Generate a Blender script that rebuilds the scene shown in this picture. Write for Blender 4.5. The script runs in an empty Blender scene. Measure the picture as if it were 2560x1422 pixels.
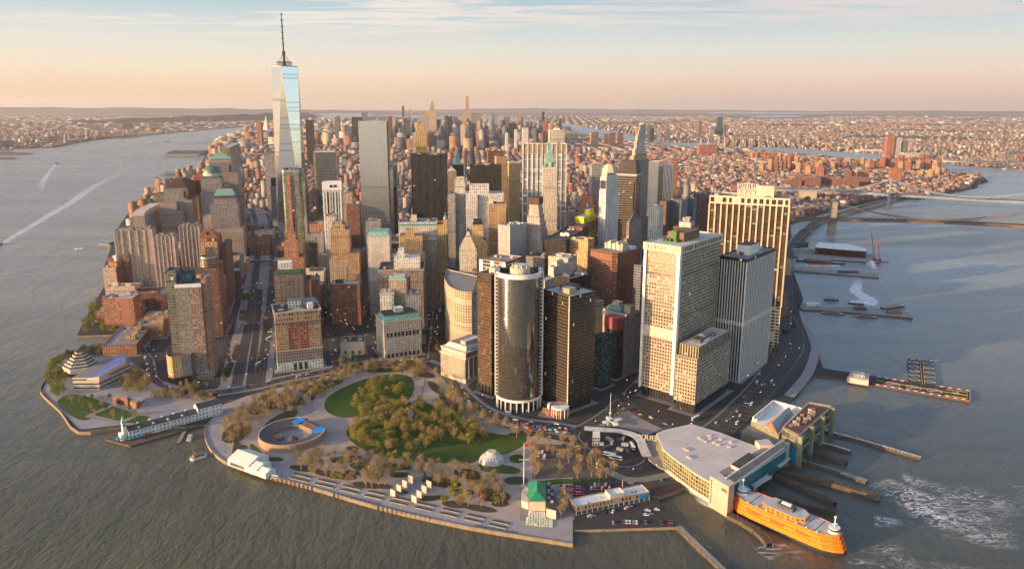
import bpy,math,random
import numpy as np
R=math.radians
SC=bpy.context.scene
COL=SC.collection
rnd=random.Random(7)
# ---------------------------------------------------------------- camera
# Metres. The camera hovers 336 m above the harbour at the origin and looks along +Y, 12 degrees down.
FPX,CX,CY,CAMH=1802.9,1280.0,645.2,335.8
PITCH,ROLL=0.208687,0.002845
cam=bpy.data.cameras.new('camera');camo=bpy.data.objects.new('camera',cam);COL.objects.link(camo)
camo.location=(0,0,CAMH)
cam.sensor_width=36;cam.lens=36*FPX/2560;cam.shift_y=-(711-CY)/2560
cam.clip_start=1;cam.clip_end=150000
_F=np.array([0,math.cos(PITCH),-math.sin(PITCH)]);_r=np.array([1.,0,0]);_u=np.cross(_r,_F)
_c,_s=math.cos(ROLL),math.sin(ROLL)
CM=np.array([_c*_r+_s*_u,-_s*_r+_c*_u,_F])
from mathutils import Matrix,Vector
camo.rotation_euler=Matrix([[CM[0][i],CM[1][i],-CM[2][i]]for i in range(3)]).to_euler()
SC.camera=camo
SC.render.resolution_x,SC.render.resolution_y=1024,568
# ---------------------------------------------------------------- light
SUN_AZ,SUN_EL=246.0,10.0
SC.view_settings.view_transform='Standard';SC.view_settings.look='None'
EXPO=1.36
SC.view_settings.exposure=EXPO;SC.view_settings.gamma=1
SC.view_settings.use_curve_mapping=False
SC.render.engine='CYCLES'
SC.cycles.use_denoising=True;SC.cycles.denoiser='OPENIMAGEDENOISE';SC.cycles.denoising_prefilter='FAST'
SC.cycles.max_bounces=5;SC.cycles.diffuse_bounces=3;SC.cycles.glossy_bounces=3
SC.cycles.transmission_bounces=2;SC.cycles.transparent_max_bounces=12;SC.cycles.volume_bounces=0
SC.cycles.caustics_reflective=False;SC.cycles.caustics_refractive=False
SC.cycles.sample_clamp_indirect=4
def srgb(h):
 """'#rrggbb' or (r,g,b) 0..255 display colour -> linear rgba"""
 if isinstance(h,str):h=[int(h[i:i+2],16)for i in(1,3,5)]
 return tuple(((c/255)/12.92 if c<=10.31 else((c/255+.055)/1.055)**2.4)for c in h)+(1,)
W=bpy.data.worlds.new('World');SC.world=W;W.use_nodes=True
nt=W.node_tree;nt.nodes.clear()
class NT:
 """tiny node-graph helper"""
 def __init__(s,t):s.t=t
 def n(s,typ,**k):
  o=s.t.nodes.new(typ)
  for a,b in k.items():
   if a.startswith('i_'):pass
   else:setattr(o,a,b)
  return o
 def set(s,sock,v):
  if hasattr(v,'is_output')or isinstance(v,bpy.types.NodeSocket):s.t.links.new(v,sock)
  elif v is not None:
   if sock.type=='RGBA' and len(v)==3:v=tuple(v)+(1,)
   sock.default_value=v
 def m(s,op,a,b=None,c=None,clamp=False):
  o=s.n('ShaderNodeMath',operation=op);o.use_clamp=clamp
  s.set(o.inputs[0],a)
  if b is not None:s.set(o.inputs[1],b)
  if c is not None:s.set(o.inputs[2],c)
  return o.outputs[0]
 def mix(s,f,a,b,bt='MIX'):
  o=s.n('ShaderNodeMix',data_type='RGBA',blend_type=bt)
  s.set(o.inputs[0],f);s.set(o.inputs[6],a);s.set(o.inputs[7],b)
  return o.outputs[2]
 def ramp(s,f,stops,interp='LINEAR'):
  o=s.n('ShaderNodeValToRGB');cr=o.color_ramp;cr.interpolation=interp
  while len(cr.elements)<len(stops):cr.elements.new(.5)
  for e,(p,c)in zip(cr.elements,stops):e.position=p;e.color=c if len(c)==4 else tuple(c)+(1,)
  s.set(o.inputs[0],f);return o.outputs[0]
 def sstep(s,f,a,b,lo=0.,hi=1.):
  o=s.n('ShaderNodeMapRange',interpolation_type='SMOOTHSTEP')
  s.set(o.inputs[0],f);s.set(o.inputs[1],a);s.set(o.inputs[2],b);s.set(o.inputs[3],lo);s.set(o.inputs[4],hi)
  return o.outputs[0]
 def noise(s,vec,scale,detail=3,rough=.5,dist=0,out=0):
  o=s.n('ShaderNodeTexNoise');s.set(o.inputs['Vector'],vec)
  o.inputs['Scale'].default_value=scale;o.inputs['Detail'].default_value=detail
  o.inputs['Roughness'].default_value=rough;o.inputs['Distortion'].default_value=dist
  return o.outputs[out]
 def mapping(s,vec,scale=(1,1,1),rot=(0,0,0),loc=(0,0,0)):
  o=s.n('ShaderNodeMapping');s.set(o.inputs[0],vec)
  o.inputs['Scale'].default_value=scale;o.inputs['Rotation'].default_value=rot;o.inputs['Location'].default_value=loc
  return o.outputs[0]
def build_world():
 g=NT(nt)
 sky=g.n('ShaderNodeTexSky',sky_type='NISHITA');sky.sun_disc=False
 sky.sun_elevation=R(SUN_EL);sky.sun_rotation=R(SUN_AZ);sky.altitude=300
 sky.air_density=1.0;sky.dust_density=1.6;sky.ozone_density=1.0
 tc=g.n('ShaderNodeTexCoord').outputs['Generated']
 sp=g.n('ShaderNodeSeparateXYZ');g.set(sp.inputs[0],tc)
 x,y,z=sp.outputs
 STR=0.15
 def k(c):return tuple(v/STR/2**EXPO for v in srgb(c)[:3])+(1,)
 band=g.ramp(g.m('MULTIPLY',z,4.0),[(0.0,k((228,190,168))),(.07,k((236,202,180))),(.16,k((240,218,196))),(.27,k((230,226,214))),(.40,k((206,218,218))),(.52,k((178,204,214))),(.7,k((146,178,210))),(1.0,k((112,142,194)))])
 warm=g.ramp(g.m('MULTIPLY',z,4.0),[(0.0,k((240,202,164))),(.08,k((248,214,178))),(.18,k((248,230,202))),(.29,k((236,230,216))),(.42,k((210,220,220))),(.54,k((180,206,214))),(.72,k((148,180,210))),(1.0,k((112,142,194)))])
 side=g.sstep(x,-.5,.45)
 band=g.mix(side,warm,band)
 inv=g.m('DIVIDE',1.0,g.m('ADD',g.m('MAXIMUM',z,0.0),0.045))
 cv=g.n('ShaderNodeCombineXYZ');g.set(cv.inputs[0],g.m('MULTIPLY',x,inv));g.set(cv.inputs[1],g.m('MULTIPLY',y,inv))
 m1=g.mapping(cv.outputs[0],(.40,1.5,1),(0,0,R(7)),(3.1,1.7,0))
 n1=g.noise(m1,1.5,8,.62,.6)
 n2=g.noise(g.mapping(cv.outputs[0],(.13,.32,1),(0,0,R(4)),(7.3,2.2,0)),1.3,2,.5)
 hi=g.sstep(z,.055,.12)
 cl=g.m('MULTIPLY',g.sstep(g.m('ADD',n1,g.m('MULTIPLY',g.m('SUBTRACT',n2,.5),.7)),.50,.66),hi)
 cloudc=g.mix(side,k((252,240,226)),k((226,218,216)))
 band=g.mix(g.m('MULTIPLY',cl,.95),band,cloudc)
 dark=g.m('MULTIPLY',g.sstep(g.noise(g.mapping(cv.outputs[0],(.2,1.3,1),(0,0,R(-3)),(11.1,5.2,0)),1.1,7,.6,.5),.58,.68),g.m('MULTIPLY',g.sstep(z,.075,.13),g.sstep(x,.0,.35)))
 band=g.mix(g.m('MULTIPLY',dark,.7),band,k((168,158,166)))
 f=g.m('MULTIPLY',g.sstep(z,.22,.45,1.,0.),g.sstep(y,-.25,.35))
 skyc=g.mix(1.,sky.outputs[0],(1.,.965,.98,1),'MULTIPLY');col=g.mix(f,skyc,band)
 bg=g.n('ShaderNodeBackground');g.set(bg.inputs[0],col);bg.inputs[1].default_value=STR
 o=g.n('ShaderNodeOutputWorld');g.t.links.new(bg.outputs[0],o.inputs[0])
build_world()
sl=bpy.data.lights.new('sun','SUN');sl.energy=3.4;sl.angle=R(.6);sl.color=(1,.645,.325)
so=bpy.data.objects.new('sun',sl);COL.objects.link(so)
SD=Vector((math.sin(R(SUN_AZ))*math.cos(R(SUN_EL)),math.cos(R(SUN_AZ))*math.cos(R(SUN_EL)),math.sin(R(SUN_EL))))
so.rotation_euler=SD.to_track_quat('Z','Y').to_euler();so.location=(0,0,900)
# ---------------------------------------------------------------- surveying: where a sight line meets a level
def ray(px,py):return CM.T@np.array([(px-CX)/FPX,(CY-py)/FPX,1.0])
def G(px,py,z=0.0):
 """point of the level z under the sight line (px, py)"""
 d=ray(px,py);t=(z-CAMH)/d[2];return(float(d[0]*t),float(d[1]*t))
def GY(px,py,Y):
 """point at the distance Y on the sight line -> x, z"""
 d=ray(px,py);t=Y/d[1];return float(d[0]*t),float(CAMH+d[2]*t)
def PX(x,y,z):
 d=CM@np.array([x,y,z-CAMH]);return CX+FPX*d[0]/d[2],CY-FPX*d[1]/d[2]
# ---------------------------------------------------------------- objects
def tag(o,label=None,cat=None,group=None,kind=None):
 if label:o['label']=label
 if cat:o['category']=cat
 if group:o['group']=group
 if kind:o['kind']=kind
 return o
def empty(name,loc,label=None,cat=None,group=None,rz=0):
 o=bpy.data.objects.new(name,None);COL.objects.link(o);o.location=loc;o.rotation_euler=(0,0,rz)
 o.empty_display_size=1
 return tag(o,label,cat,group)
class MB:
 """collects faces (verts, uvs, material) and links them as one mesh object"""
 def __init__(s):s.v=[];s.f=[];s.uv=[];s.mi=[];s.mats=[]
 def mat(s,m):
  if m not in s.mats:s.mats.append(m)
  return s.mats.index(m)
 def face(s,pts,m=None,uv=None):
  b=len(s.v);s.v+=[tuple(p)for p in pts];s.f.append(list(range(b,b+len(pts))))
  s.uv+=uv if uv else[(p[0]*.1,p[1]*.1)for p in pts]
  s.mi.append(s.mat(m))
 def wall(s,a,b,z0,z1,m,bay=3.,flr=3.6,st=None,u0=0):
  L=math.hypot(b[0]-a[0],b[1]-a[1])
  nb=max(1,round(L/bay));nf=max(1,round((z1-z0)/flr))if flr else 1
  s.face([(a[0],a[1],z0),(b[0],b[1],z0),(b[0],b[1],z1),(a[0],a[1],z1)],m,[(u0,0),(u0+nb,0),(u0+nb,nf),(u0,nf)])
 def prism(s,poly,z0,z1,m,cap=None,bay=3.,flr=3.6,bottom=False,mats=None):
  n=len(poly);A=sum(poly[i][0]*poly[(i+1)%n][1]-poly[(i+1)%n][0]*poly[i][1]for i in range(n))
  if A<0:poly=poly[::-1]
  for i in range(n):s.wall(poly[i],poly[(i+1)%n],z0,z1,m if mats is None else mats(i),bay,flr)
  s.face([(p[0],p[1],z1)for p in poly],cap if cap else m)
  if bottom:s.face([(p[0],p[1],z0)for p in poly[::-1]],m)
 def taper(s,poly,z0,z1,k,m,cap=None,bay=3.,flr=3.6,c=None):
  """frustum over poly shrinking to k times its size (k may be a pair for the two axes of a rectangle)"""
  n=len(poly)
  A=sum(poly[i][0]*poly[(i+1)%n][1]-poly[(i+1)%n][0]*poly[i][1]for i in range(n))
  if A<0:poly=poly[::-1]
  if c is None:c=(sum(p[0]for p in poly)/n,sum(p[1]for p in poly)/n)
  if isinstance(k,tuple):
   a=np.array(poly[1])-np.array(poly[0]);a=a/np.hypot(*a);b=np.array([-a[1],a[0]])
   q=[]
   for p in poly:
    d=np.array(p)-c;q.append(tuple(np.array(c)+a*(d@a)*k[0]+b*(d@b)*k[1]))
  else:q=[(c[0]+(p[0]-c[0])*k,c[1]+(p[1]-c[1])*k)for p in poly]
  for i in range(n):
   j=(i+1)%n;L=math.dist(poly[i],poly[j]);nb=max(1,round(L/bay));nf=max(1,round((z1-z0)/flr))
   if(k==0):
    s.face([(*poly[i],z0),(*poly[j],z0),(*c,z1)],m,[(0,0),(nb,0),(nb/2,nf)])
   else:s.face([(*poly[i],z0),(*poly[j],z0),(*q[j],z1),(*q[i],z1)],m,[(0,0),(nb,0),(nb,nf),(0,nf)])
  if k!=0:s.face([(*p,z1)for p in q],cap or m)
  return q
 def bx(s,x0,x1,y0,y1,z0,z1,m,cap=None,bay=3.,flr=3.6):
  s.prism([(x0,y0),(x1,y0),(x1,y1),(x0,y1)],z0,z1,m,cap,bay,flr)
 def bar(s,a,b,r,m,n=4,r2=None):
  """bar between two 3-D points"""
  a=Vector(a);b=Vector(b);d=(b-a)
  if d.length<1e-6:return
  d.normalize();up=Vector((0,0,1))if abs(d.z)<.95 else Vector((1,0,0))
  e=d.cross(up).normalized();g=e.cross(d).normalized();r2=r if r2 is None else r2
  ra=[a+(e*math.cos(t)+g*math.sin(t))*r for t in[2*math.pi*(i+.5)/n for i in range(n)]]
  rb=[b+(e*math.cos(t)+g*math.sin(t))*r2 for t in[2*math.pi*(i+.5)/n for i in range(n)]]
  for i in range(n):j=(i+1)%n;s.face([ra[j],ra[i],rb[i],rb[j]],m)
  s.face(ra,m);s.face(rb[::-1],m)
 def build(s,name,parent=None,label=None,cat=None,group=None,kind=None,smooth=False,loc=None):
  me=bpy.data.meshes.new(name)
  off=(0,0,0)
  if parent is not None:
   w=parent
   off=Vector((0,0,0))
   while w is not None:off=off+w.location;w=w.parent
  elif loc is not None:off=loc
  v=np.array(s.v,dtype=np.float64).reshape(-1,3)-np.array(off)
  me.from_pydata(v.tolist(),[],s.f)
  for m in s.mats:me.materials.append(m)
  uvl=me.uv_layers.new(name='UVMap')
  uvl.data.foreach_set('uv',np.array(s.uv,dtype=np.float32).ravel())
  me.polygons.foreach_set('material_index',s.mi)
  if smooth:me.polygons.foreach_set('use_smooth',[True]*len(s.f))
  me.update()
  o=bpy.data.objects.new(name,me);COL.objects.link(o)
  if parent is not None:o.parent=parent
  elif loc is not None:o.location=loc
  return tag(o,label,cat,group,kind)
def kids(o):return[c for c in o.children]
def copy_tree(o,loc=None,rz=None,label=None,group=None,scale=None,parent=None,mat=None):
 c=o.copy();COL.objects.link(c)
 if parent is not None:c.parent=parent
 if loc is not None:c.location=loc
 if rz is not None:c.rotation_euler=(0,0,rz)
 if scale is not None:c.scale=scale
 if label:c['label']=label
 if group:c['group']=group
 for k in KIDS.get(o.name,()):
  d=copy_tree(k,parent=c)
 return c
KIDS={}
def reg(o,ks):KIDS[o.name]=ks;return o
# ---------------------------------------------------------------- materials
MATS={}
def pmat(name,col,rough=.8,metal=0,spec=.3,var=.12,vscale=.15,emit=None,bump=0,col2=None,vary=True):
 """plain painted / stone / metal surface with blotchy variation"""
 if name in MATS:return MATS[name]
 m=bpy.data.materials.new(name);m.use_nodes=True;g=NT(m.node_tree)
 b=m.node_tree.nodes['Principled BSDF']
 c=col if len(col)==4 else tuple(col)+(1,)
 if vary:
  ge=g.n('ShaderNodeNewGeometry').outputs['Position']
  f=g.noise(ge,vscale,4,.6)
  a=tuple(max(0,v*(1-var*2.2))for v in c[:3]);d=tuple(v*(1+var*1.6)for v in c[:3])
  cc=g.ramp(f,[(.3,a),(.7,d if col2 is None else col2)])
  g.set(b.inputs['Base Color'],cc)
 else:b.inputs['Base Color'].default_value=c
 b.inputs['Roughness'].default_value=rough;b.inputs['Metallic'].default_value=metal
 b.inputs['Specular IOR Level'].default_value=spec
 if emit:b.inputs['Emission Color'].default_value=tuple(emit[:3])+(1,);b.inputs['Emission Strength'].default_value=emit[3]
 MATS[name]=m;return m
STY={}
def sty(key,wall,glass=(.03,.035,.04),bay=3.2,flr=3.7,ww=.5,wh=.5,gr=.12,lit=.012,blind=.18,wr=.8,metal=0,gm=0.,var=.1,pier=None,vb=None,gvar=.55):
 """facade style: wall with a grid of windows; u counts bays and v storeys.
    pier=(colour, share): projecting strips between bays in another colour; vb = mullions per bay; nb = storeys per dark belt"""
 m=bpy.data.materials.new('facade_'+key);m.use_nodes=True;g=NT(m.node_tree)
 b=m.node_tree.nodes['Principled BSDF']
 uv=g.n('ShaderNodeUVMap').outputs[0];sp=g.n('ShaderNodeSeparateXYZ');g.set(sp.inputs[0],uv)
 u,v=sp.outputs[0],sp.outputs[1]
 fu=g.m('ABSOLUTE',g.m('SUBTRACT',g.m('FRACT',u),.5));fv=g.m('ABSOLUTE',g.m('SUBTRACT',g.m('FRACT',v),.5))
 if ww<.7 and wh<.8 and key not in('waffle','granite','ferry','gold'):
  cw_=g.n('ShaderNodeTexWhiteNoise',noise_dimensions='2D');cv_=g.n('ShaderNodeCombineXYZ');g.set(cv_.inputs[0],g.m('FLOOR',u));g.set(cv_.inputs[1],g.m('MULTIPLY',g.n('ShaderNodeObjectInfo').outputs['Random'],71.));g.set(cw_.inputs[0],cv_.outputs[0])
  w1=g.m('LESS_THAN',fu,g.m('MULTIPLY',g.m('MULTIPLY',g.m('ADD',g.m('MULTIPLY',cw_.outputs[0],.55),.72),ww/2),g.m('GREATER_THAN',cw_.outputs[0],.05)))
 else:w1=g.m('LESS_THAN',fu,ww/2)if ww<1 else 1.0
 w2=g.m('LESS_THAN',fv,wh/2)if wh<1 else 1.0
 win=g.m('MULTIPLY',w1,w2)
 if vb:
  fm=g.m('ABSOLUTE',g.m('SUBTRACT',g.m('FRACT',g.m('MULTIPLY',u,vb)),.5));win=g.m('MULTIPLY',win,g.m('LESS_THAN',fm,.42))
 cell=g.n('ShaderNodeCombineXYZ');g.set(cell.inputs[0],g.m('FLOOR',u));g.set(cell.inputs[1],g.m('FLOOR',v))
 ob=g.n('ShaderNodeObjectInfo');g.set(cell.inputs[2],g.m('MULTIPLY',ob.outputs['Random'],37.))
 wn=g.n('ShaderNodeTexWhiteNoise',noise_dimensions='3D');g.set(wn.inputs[0],cell.outputs[0])
 r1=wn.outputs[0];sc=g.n('ShaderNodeSeparateColor');g.set(sc.inputs[0],wn.outputs[1]);r2,r3=sc.outputs[0],sc.outputs[1]
 pos=g.n('ShaderNodeNewGeometry').outputs['Position']
 ns=g.noise(pos,.05,4,.6)
 wa=wall if not isinstance(wall,str)else srgb(wall)[:3]
 gl=glass if not isinstance(glass,str)else srgb(glass)[:3]
 wc=g.ramp(ns,[(.25,tuple(c*(1-var*2)for c in wa)),(.75,tuple(c*(1+var*1.4)for c in wa))])
 streak=g.noise(g.mapping(pos,(.35,.35,.02)),1.,3,.6)
 wc=g.mix(g.sstep(streak,.5,.75,0,.35),wc,tuple(c*.72 for c in wa))
 if pier:
  pc,ps=pier;pm=g.m('GREATER_THAN',fu,.5-ps/2)
  wc=g.mix(pm,wc,pc);win=g.m('MULTIPLY',win,g.m('SUBTRACT',1.,pm))
 gv=g.mix(r2,tuple(c*(1-gvar)for c in gl),tuple(min(1,c*(1+gvar))for c in gl))
 rw_=g.n('ShaderNodeTexWhiteNoise',noise_dimensions='2D');rv=g.n('ShaderNodeCombineXYZ');g.set(rv.inputs[0],g.m('FLOOR',v));g.set(rv.inputs[1],g.m('MULTIPLY',ob.outputs['Random'],53.));g.set(rw_.inputs[0],rv.outputs[0])
 if sum(wa)>.55 and lit:wc=g.mix(g.m('MULTIPLY',g.m('GREATER_THAN',rw_.outputs[0],.955),.45),wc,tuple(c*.35 for c in wa));gv=g.mix(g.m('MULTIPLY',g.m('LESS_THAN',rw_.outputs[0],.12),.5),gv,tuple(min(1,c*.5+.06)for c in wa))
 isb=g.m('LESS_THAN',r1,blind)
 gv=g.mix(g.m('MULTIPLY',isb,.75),gv,tuple(min(1,.25+c*.6)for c in wa))
 col=g.mix(win,wc,gv)
 g.set(b.inputs['Base Color'],col)
 g.set(b.inputs['Roughness'],g.m('ADD',g.m('MULTIPLY',win,gr+0.-wr),g.m('ADD',wr,g.m('MULTIPLY',g.m('MULTIPLY',win,r3),.10 if gvar>.2 else.0))))
 b.inputs['Specular IOR Level'].default_value=.5
 if gm or metal:g.set(b.inputs['Metallic'],g.m('ADD',g.m('MULTIPLY',win,gm-metal),metal))
 lit*=.5
 if lit:
  on=g.m('MULTIPLY',g.m('GREATER_THAN',r1,1-lit),win)
  b.inputs['Emission Color'].default_value=(1,.62,.3,1)
  g.set(b.inputs['Emission Strength'],g.m('MULTIPLY',on,g.m('MULTIPLY',r3,.45)))
 STY[key]=(m,bay,flr);return m
GL=2.5
def smooth(pts,n=6,closed=True):
 P=[np.array(p,float)for p in pts];N=len(P);out=[]
 for i in range(N if closed else N-1):
  if closed:a,b,c,d=P[(i-1)%N],P[i],P[(i+1)%N],P[(i+2)%N]
  else:a,b,c,d=P[max(i-1,0)],P[i],P[i+1],P[min(i+2,N-1)]
  for k in range(n):
   t=k/n
   out.append(tuple(.5*((2*b)+(c-a)*t+(2*a-5*b+4*c-d)*t*t+(3*b-a-3*c+d)*t**3)))
 if not closed:out.append(tuple(P[-1]))
 return out
def gp(pts,z=GL):return[G(a,b,z)for a,b in pts]
# --- ground materials
def mk_water():
 m=bpy.data.materials.new('water');m.use_nodes=True;g=NT(m.node_tree);b=m.node_tree.nodes['Principled BSDF']
 P=g.n('ShaderNodeNewGeometry').outputs['Position']
 big=g.noise(g.mapping(P,(.0022,.0011,.0),(0,0,R(20))),1,5,.6)
 sp=g.n('ShaderNodeSeparateXYZ');g.set(sp.inputs[0],P)
 hue_mix=g.sstep(g.m('ADD',g.m('MULTIPLY',sp.outputs[0],.0008),g.m('MULTIPLY',sp.outputs[1],.0006)),.05,1.1)
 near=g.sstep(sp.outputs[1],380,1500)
 c=g.mix(hue_mix,(.066,.062,.032,1),(.050,.062,.062,1));far_c=g.mix(g.sstep(sp.outputs[0],-300,500),(.235,.22,.19,1),(.245,.285,.295,1));c=g.mix(near,c,far_c)  # lightens with distance: sky reflection at low view angles painted into the base colour
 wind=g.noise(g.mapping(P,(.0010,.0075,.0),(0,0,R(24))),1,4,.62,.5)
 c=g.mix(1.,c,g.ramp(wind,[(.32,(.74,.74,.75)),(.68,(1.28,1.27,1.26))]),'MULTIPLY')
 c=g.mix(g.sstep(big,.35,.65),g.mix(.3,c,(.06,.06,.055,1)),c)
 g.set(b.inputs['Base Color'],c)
 b.inputs['IOR'].default_value=1.33;b.inputs['Specular IOR Level'].default_value=.5
 g.set(b.inputs['Roughness'],g.sstep(big,.3,.7,.22,.34))
 h1=g.noise(g.mapping(P,(.10,.045,.1),(0,0,R(-35))),1,3,.55,.6)
 h2=g.noise(g.mapping(P,(.33,.17,.3),(0,0,R(-20))),1,4,.6,.4)
 h3=g.noise(g.mapping(P,(.022,.010,.02),(0,0,R(-50))),1,2,.5)
 h=g.m('ADD',g.m('ADD',g.m('MULTIPLY',h1,2.4),g.m('MULTIPLY',h2,1.2)),g.m('MULTIPLY',h3,4.0))
 bp=g.n('ShaderNodeBump');bp.inputs['Strength'].default_value=.6;bp.inputs['Distance'].default_value=1.0
 g.set(bp.inputs['Height'],g.m('MULTIPLY',h,g.sstep(wind,.3,.7,.55,1.25)));g.set(b.inputs['Normal'],bp.outputs[0])
 MATS['water']=m;return m
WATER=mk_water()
def gmat(name,stops,scale,detail=5,rough=.9,scale2=None,bump=0):
 m=bpy.data.materials.new(name);m.use_nodes=True;g=NT(m.node_tree);b=m.node_tree.nodes['Principled BSDF']
 P=g.n('ShaderNodeNewGeometry').outputs['Position']
 f=g.noise(g.mapping(P,(scale,scale,scale)),1,detail,.65)
 if scale2:
  f2=g.noise(g.mapping(P,(scale2,scale2,scale2)),1,3,.6);f=g.m('ADD',g.m('MULTIPLY',f,.6),g.m('MULTIPLY',f2,.4))
 g.set(b.inputs['Base Color'],g.ramp(f,stops));b.inputs['Roughness'].default_value=rough
 b.inputs['Specular IOR Level'].default_value=.25
 if bump:
  bp=g.n('ShaderNodeBump');bp.inputs['Distance'].default_value=bump;g.set(bp.inputs['Height'],f);g.set(b.inputs['Normal'],bp.outputs[0])
 MATS[name]=m;return m
ASPH=gmat('asphalt',[(.3,(.032,.031,.033)),(.7,(.060,.057,.058))],.03,6,.85,.4)
PAVE=gmat('pavement',[(.3,(.19,.175,.175)),(.7,(.29,.27,.265))],.05,6,.85,.5)
PARKP=gmat('park_paving',[(.3,(.27,.215,.19)),(.7,(.42,.345,.30))],.06,6,.9,.45)
ESPL=gmat('esplanade_paving',[(.3,(.23,.21,.22)),(.7,(.35,.32,.325))],.05,6,.85,.5)
BED=gmat('planting_soil',[(.3,(.045,.032,.02)),(.55,(.07,.06,.03)),(.7,(.05,.075,.022))],.12,6,1,.6)
LAWN=gmat('lawn',[(.32,(.022,.05,.008)),(.5,(.045,.082,.012)),(.62,(.07,.10,.018)),(.75,(.11,.11,.035))],.05,8,1,.45)
URB=gmat('urban_ground',[(.35,(.10,.075,.068)),(.5,(.16,.125,.11)),(.62,(.07,.072,.05)),(.75,(.22,.18,.16))],.0045,8,.95,.03)
FAR=gmat('far_ground',[(.35,(.10,.078,.07)),(.5,(.15,.115,.10)),(.6,(.06,.06,.045)),(.72,(.24,.19,.17))],.0016,9,.95,.012)
SEAW=gmat('seawall_stone',[(.3,(.16,.12,.09)),(.7,(.30,.24,.18))],.25,5,.9)
WOOD=gmat('weathered_timber',[(.3,(.06,.045,.035)),(.7,(.15,.115,.085))],.3,5,.9)
CONC=gmat('concrete',[(.3,(.22,.21,.20)),(.7,(.34,.32,.30))],.08,6,.85,.5)
def land(name,pxs,mat,z=GL,world=(),wall=None,pre=(),label=None):
 pts=list(pre)+gp(pxs,z)+list(world)
 b=MB();b.prism(pts,-3,z,wall or SEAW,mat,10,5)
 return b.build(name,kind='structure',label=label)
def sheet(name,pts,z,mat,kind='structure',sm=0,px=True,label=None,parent=None):
 if sm:pts=smooth(pts,sm)
 w=gp(pts,z)if px else pts
 n=len(w);A=sum(w[i][0]*w[(i+1)%n][1]-w[(i+1)%n][0]*w[i][1]for i in range(n))
 if A<0:w=w[::-1]
 b=MB();b.face([(p[0],p[1],z)for p in w],mat);return b.build(name,parent=parent,kind=kind if parent is None else None,label=label)
b=MB();NN=96
RW=47000
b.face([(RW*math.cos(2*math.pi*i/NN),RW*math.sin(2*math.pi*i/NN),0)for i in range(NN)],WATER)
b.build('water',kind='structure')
WESTSHORE=[(197,1078),(150,1025),(101,977),(115,946),(127,914),(162,888),(215,872),(252,868),(283,848),(291,836),(192,839),(215,792),(245,742),(262,712),(262,660),(285,600),(300,560),(345,500),(420,452),(480,430),(505,405),(515,380),(540,352),(600,328),(640,316),(690,308),(783,303),(881,297),(935,290)]
SOUTHSHORE=[(1639,1240),(1696,1316),(1433,1324),(1433,1358),(1310,1338),(1200,1320),(1100,1300),(1000,1278),(900,1252),(800,1222),(700,1195),(640,1180),(590,1162),(560,1150),(535,1130),(520,1110),(512,1086),(514,1066),(525,1050),(516,1060),(464,1066),(400,1068),(303,1066)]
EASTSHORE=[(1425,317),(1430,330),(1498,346),(1500,353),(1560,358),(1627,363),(1700,372),(1734,376),(1830,375),(1874,378),(1942,383),(2067,394),(2115,401),(2171,403),(2251,403),(2346,412),(2358,425),(2394,434),(2459,443),(2471,454),(2444,461),(2444,469),(2328,493),(2293,499),(2216,496),(2073,529),(1975,561),(1979,590),(1972,600),(1968,620),(1964,650),(1986,686),(2008,745),(1997,778),(2006,807),(2030,829),(2054,909),(2059,922),(2039,939),(1961,1011),(1990,1035),(1999,1150),(1937,1168),(1840,1250),(1820,1277),(1772,1249),(1709,1217)]
MANHATTAN=WESTSHORE+EASTSHORE+SOUTHSHORE
land('manhattan_ground',MANHATTAN,ASPH)
# the far shore on the left, with its low ridge
jer=land('far_shore_ground',[(0,374),(135,369),(180,361),(208,355),(259,348),(332,345),(360,340),(450,331),(534,324),(593,319),(640,316),(700,306),(760,299),(806,292),(800,286),(785,281)],FAR,3,[(-12000,46500),(-46000,46500),(-46000,100),(-6000,100)],pre=[(-3500,1500)])
land('far_islet_ground',[(-400,372),(20,380),(87,383),(60,388),(-400,392)],FAR,2.5)
land('far_pier_ground',[(-300,393),(30,393),(45,396),(20,399),(-300,400)],FAR,2.5)
# Opposite bank on the right and everything behind it
land('east_shore_ground',[(2560,424),(2498,418),(2406,412),(2382,409),(2317,400),(2260,394),(2216,393),(2207,383),(2115,378),(2067,375),(1978,368),(1889,366),(1812,366),(1777,352),(1748,354),(1687,355),(1650,352),(1600,344),(1571,336),(1563,331),(1509,324),(1453,316),(1420,309),(1250,292),(1000,288),(935,288),(890,281)],FAR,3,[(-9000,46900),(30000,46900),(46000,30000),(46000,2600),(3200,2600)])
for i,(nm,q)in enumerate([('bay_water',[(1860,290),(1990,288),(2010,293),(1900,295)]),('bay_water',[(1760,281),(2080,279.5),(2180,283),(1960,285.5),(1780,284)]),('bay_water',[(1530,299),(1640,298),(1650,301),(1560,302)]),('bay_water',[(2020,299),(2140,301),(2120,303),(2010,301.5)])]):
 sheet(nm,q,8,WATER)
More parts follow.
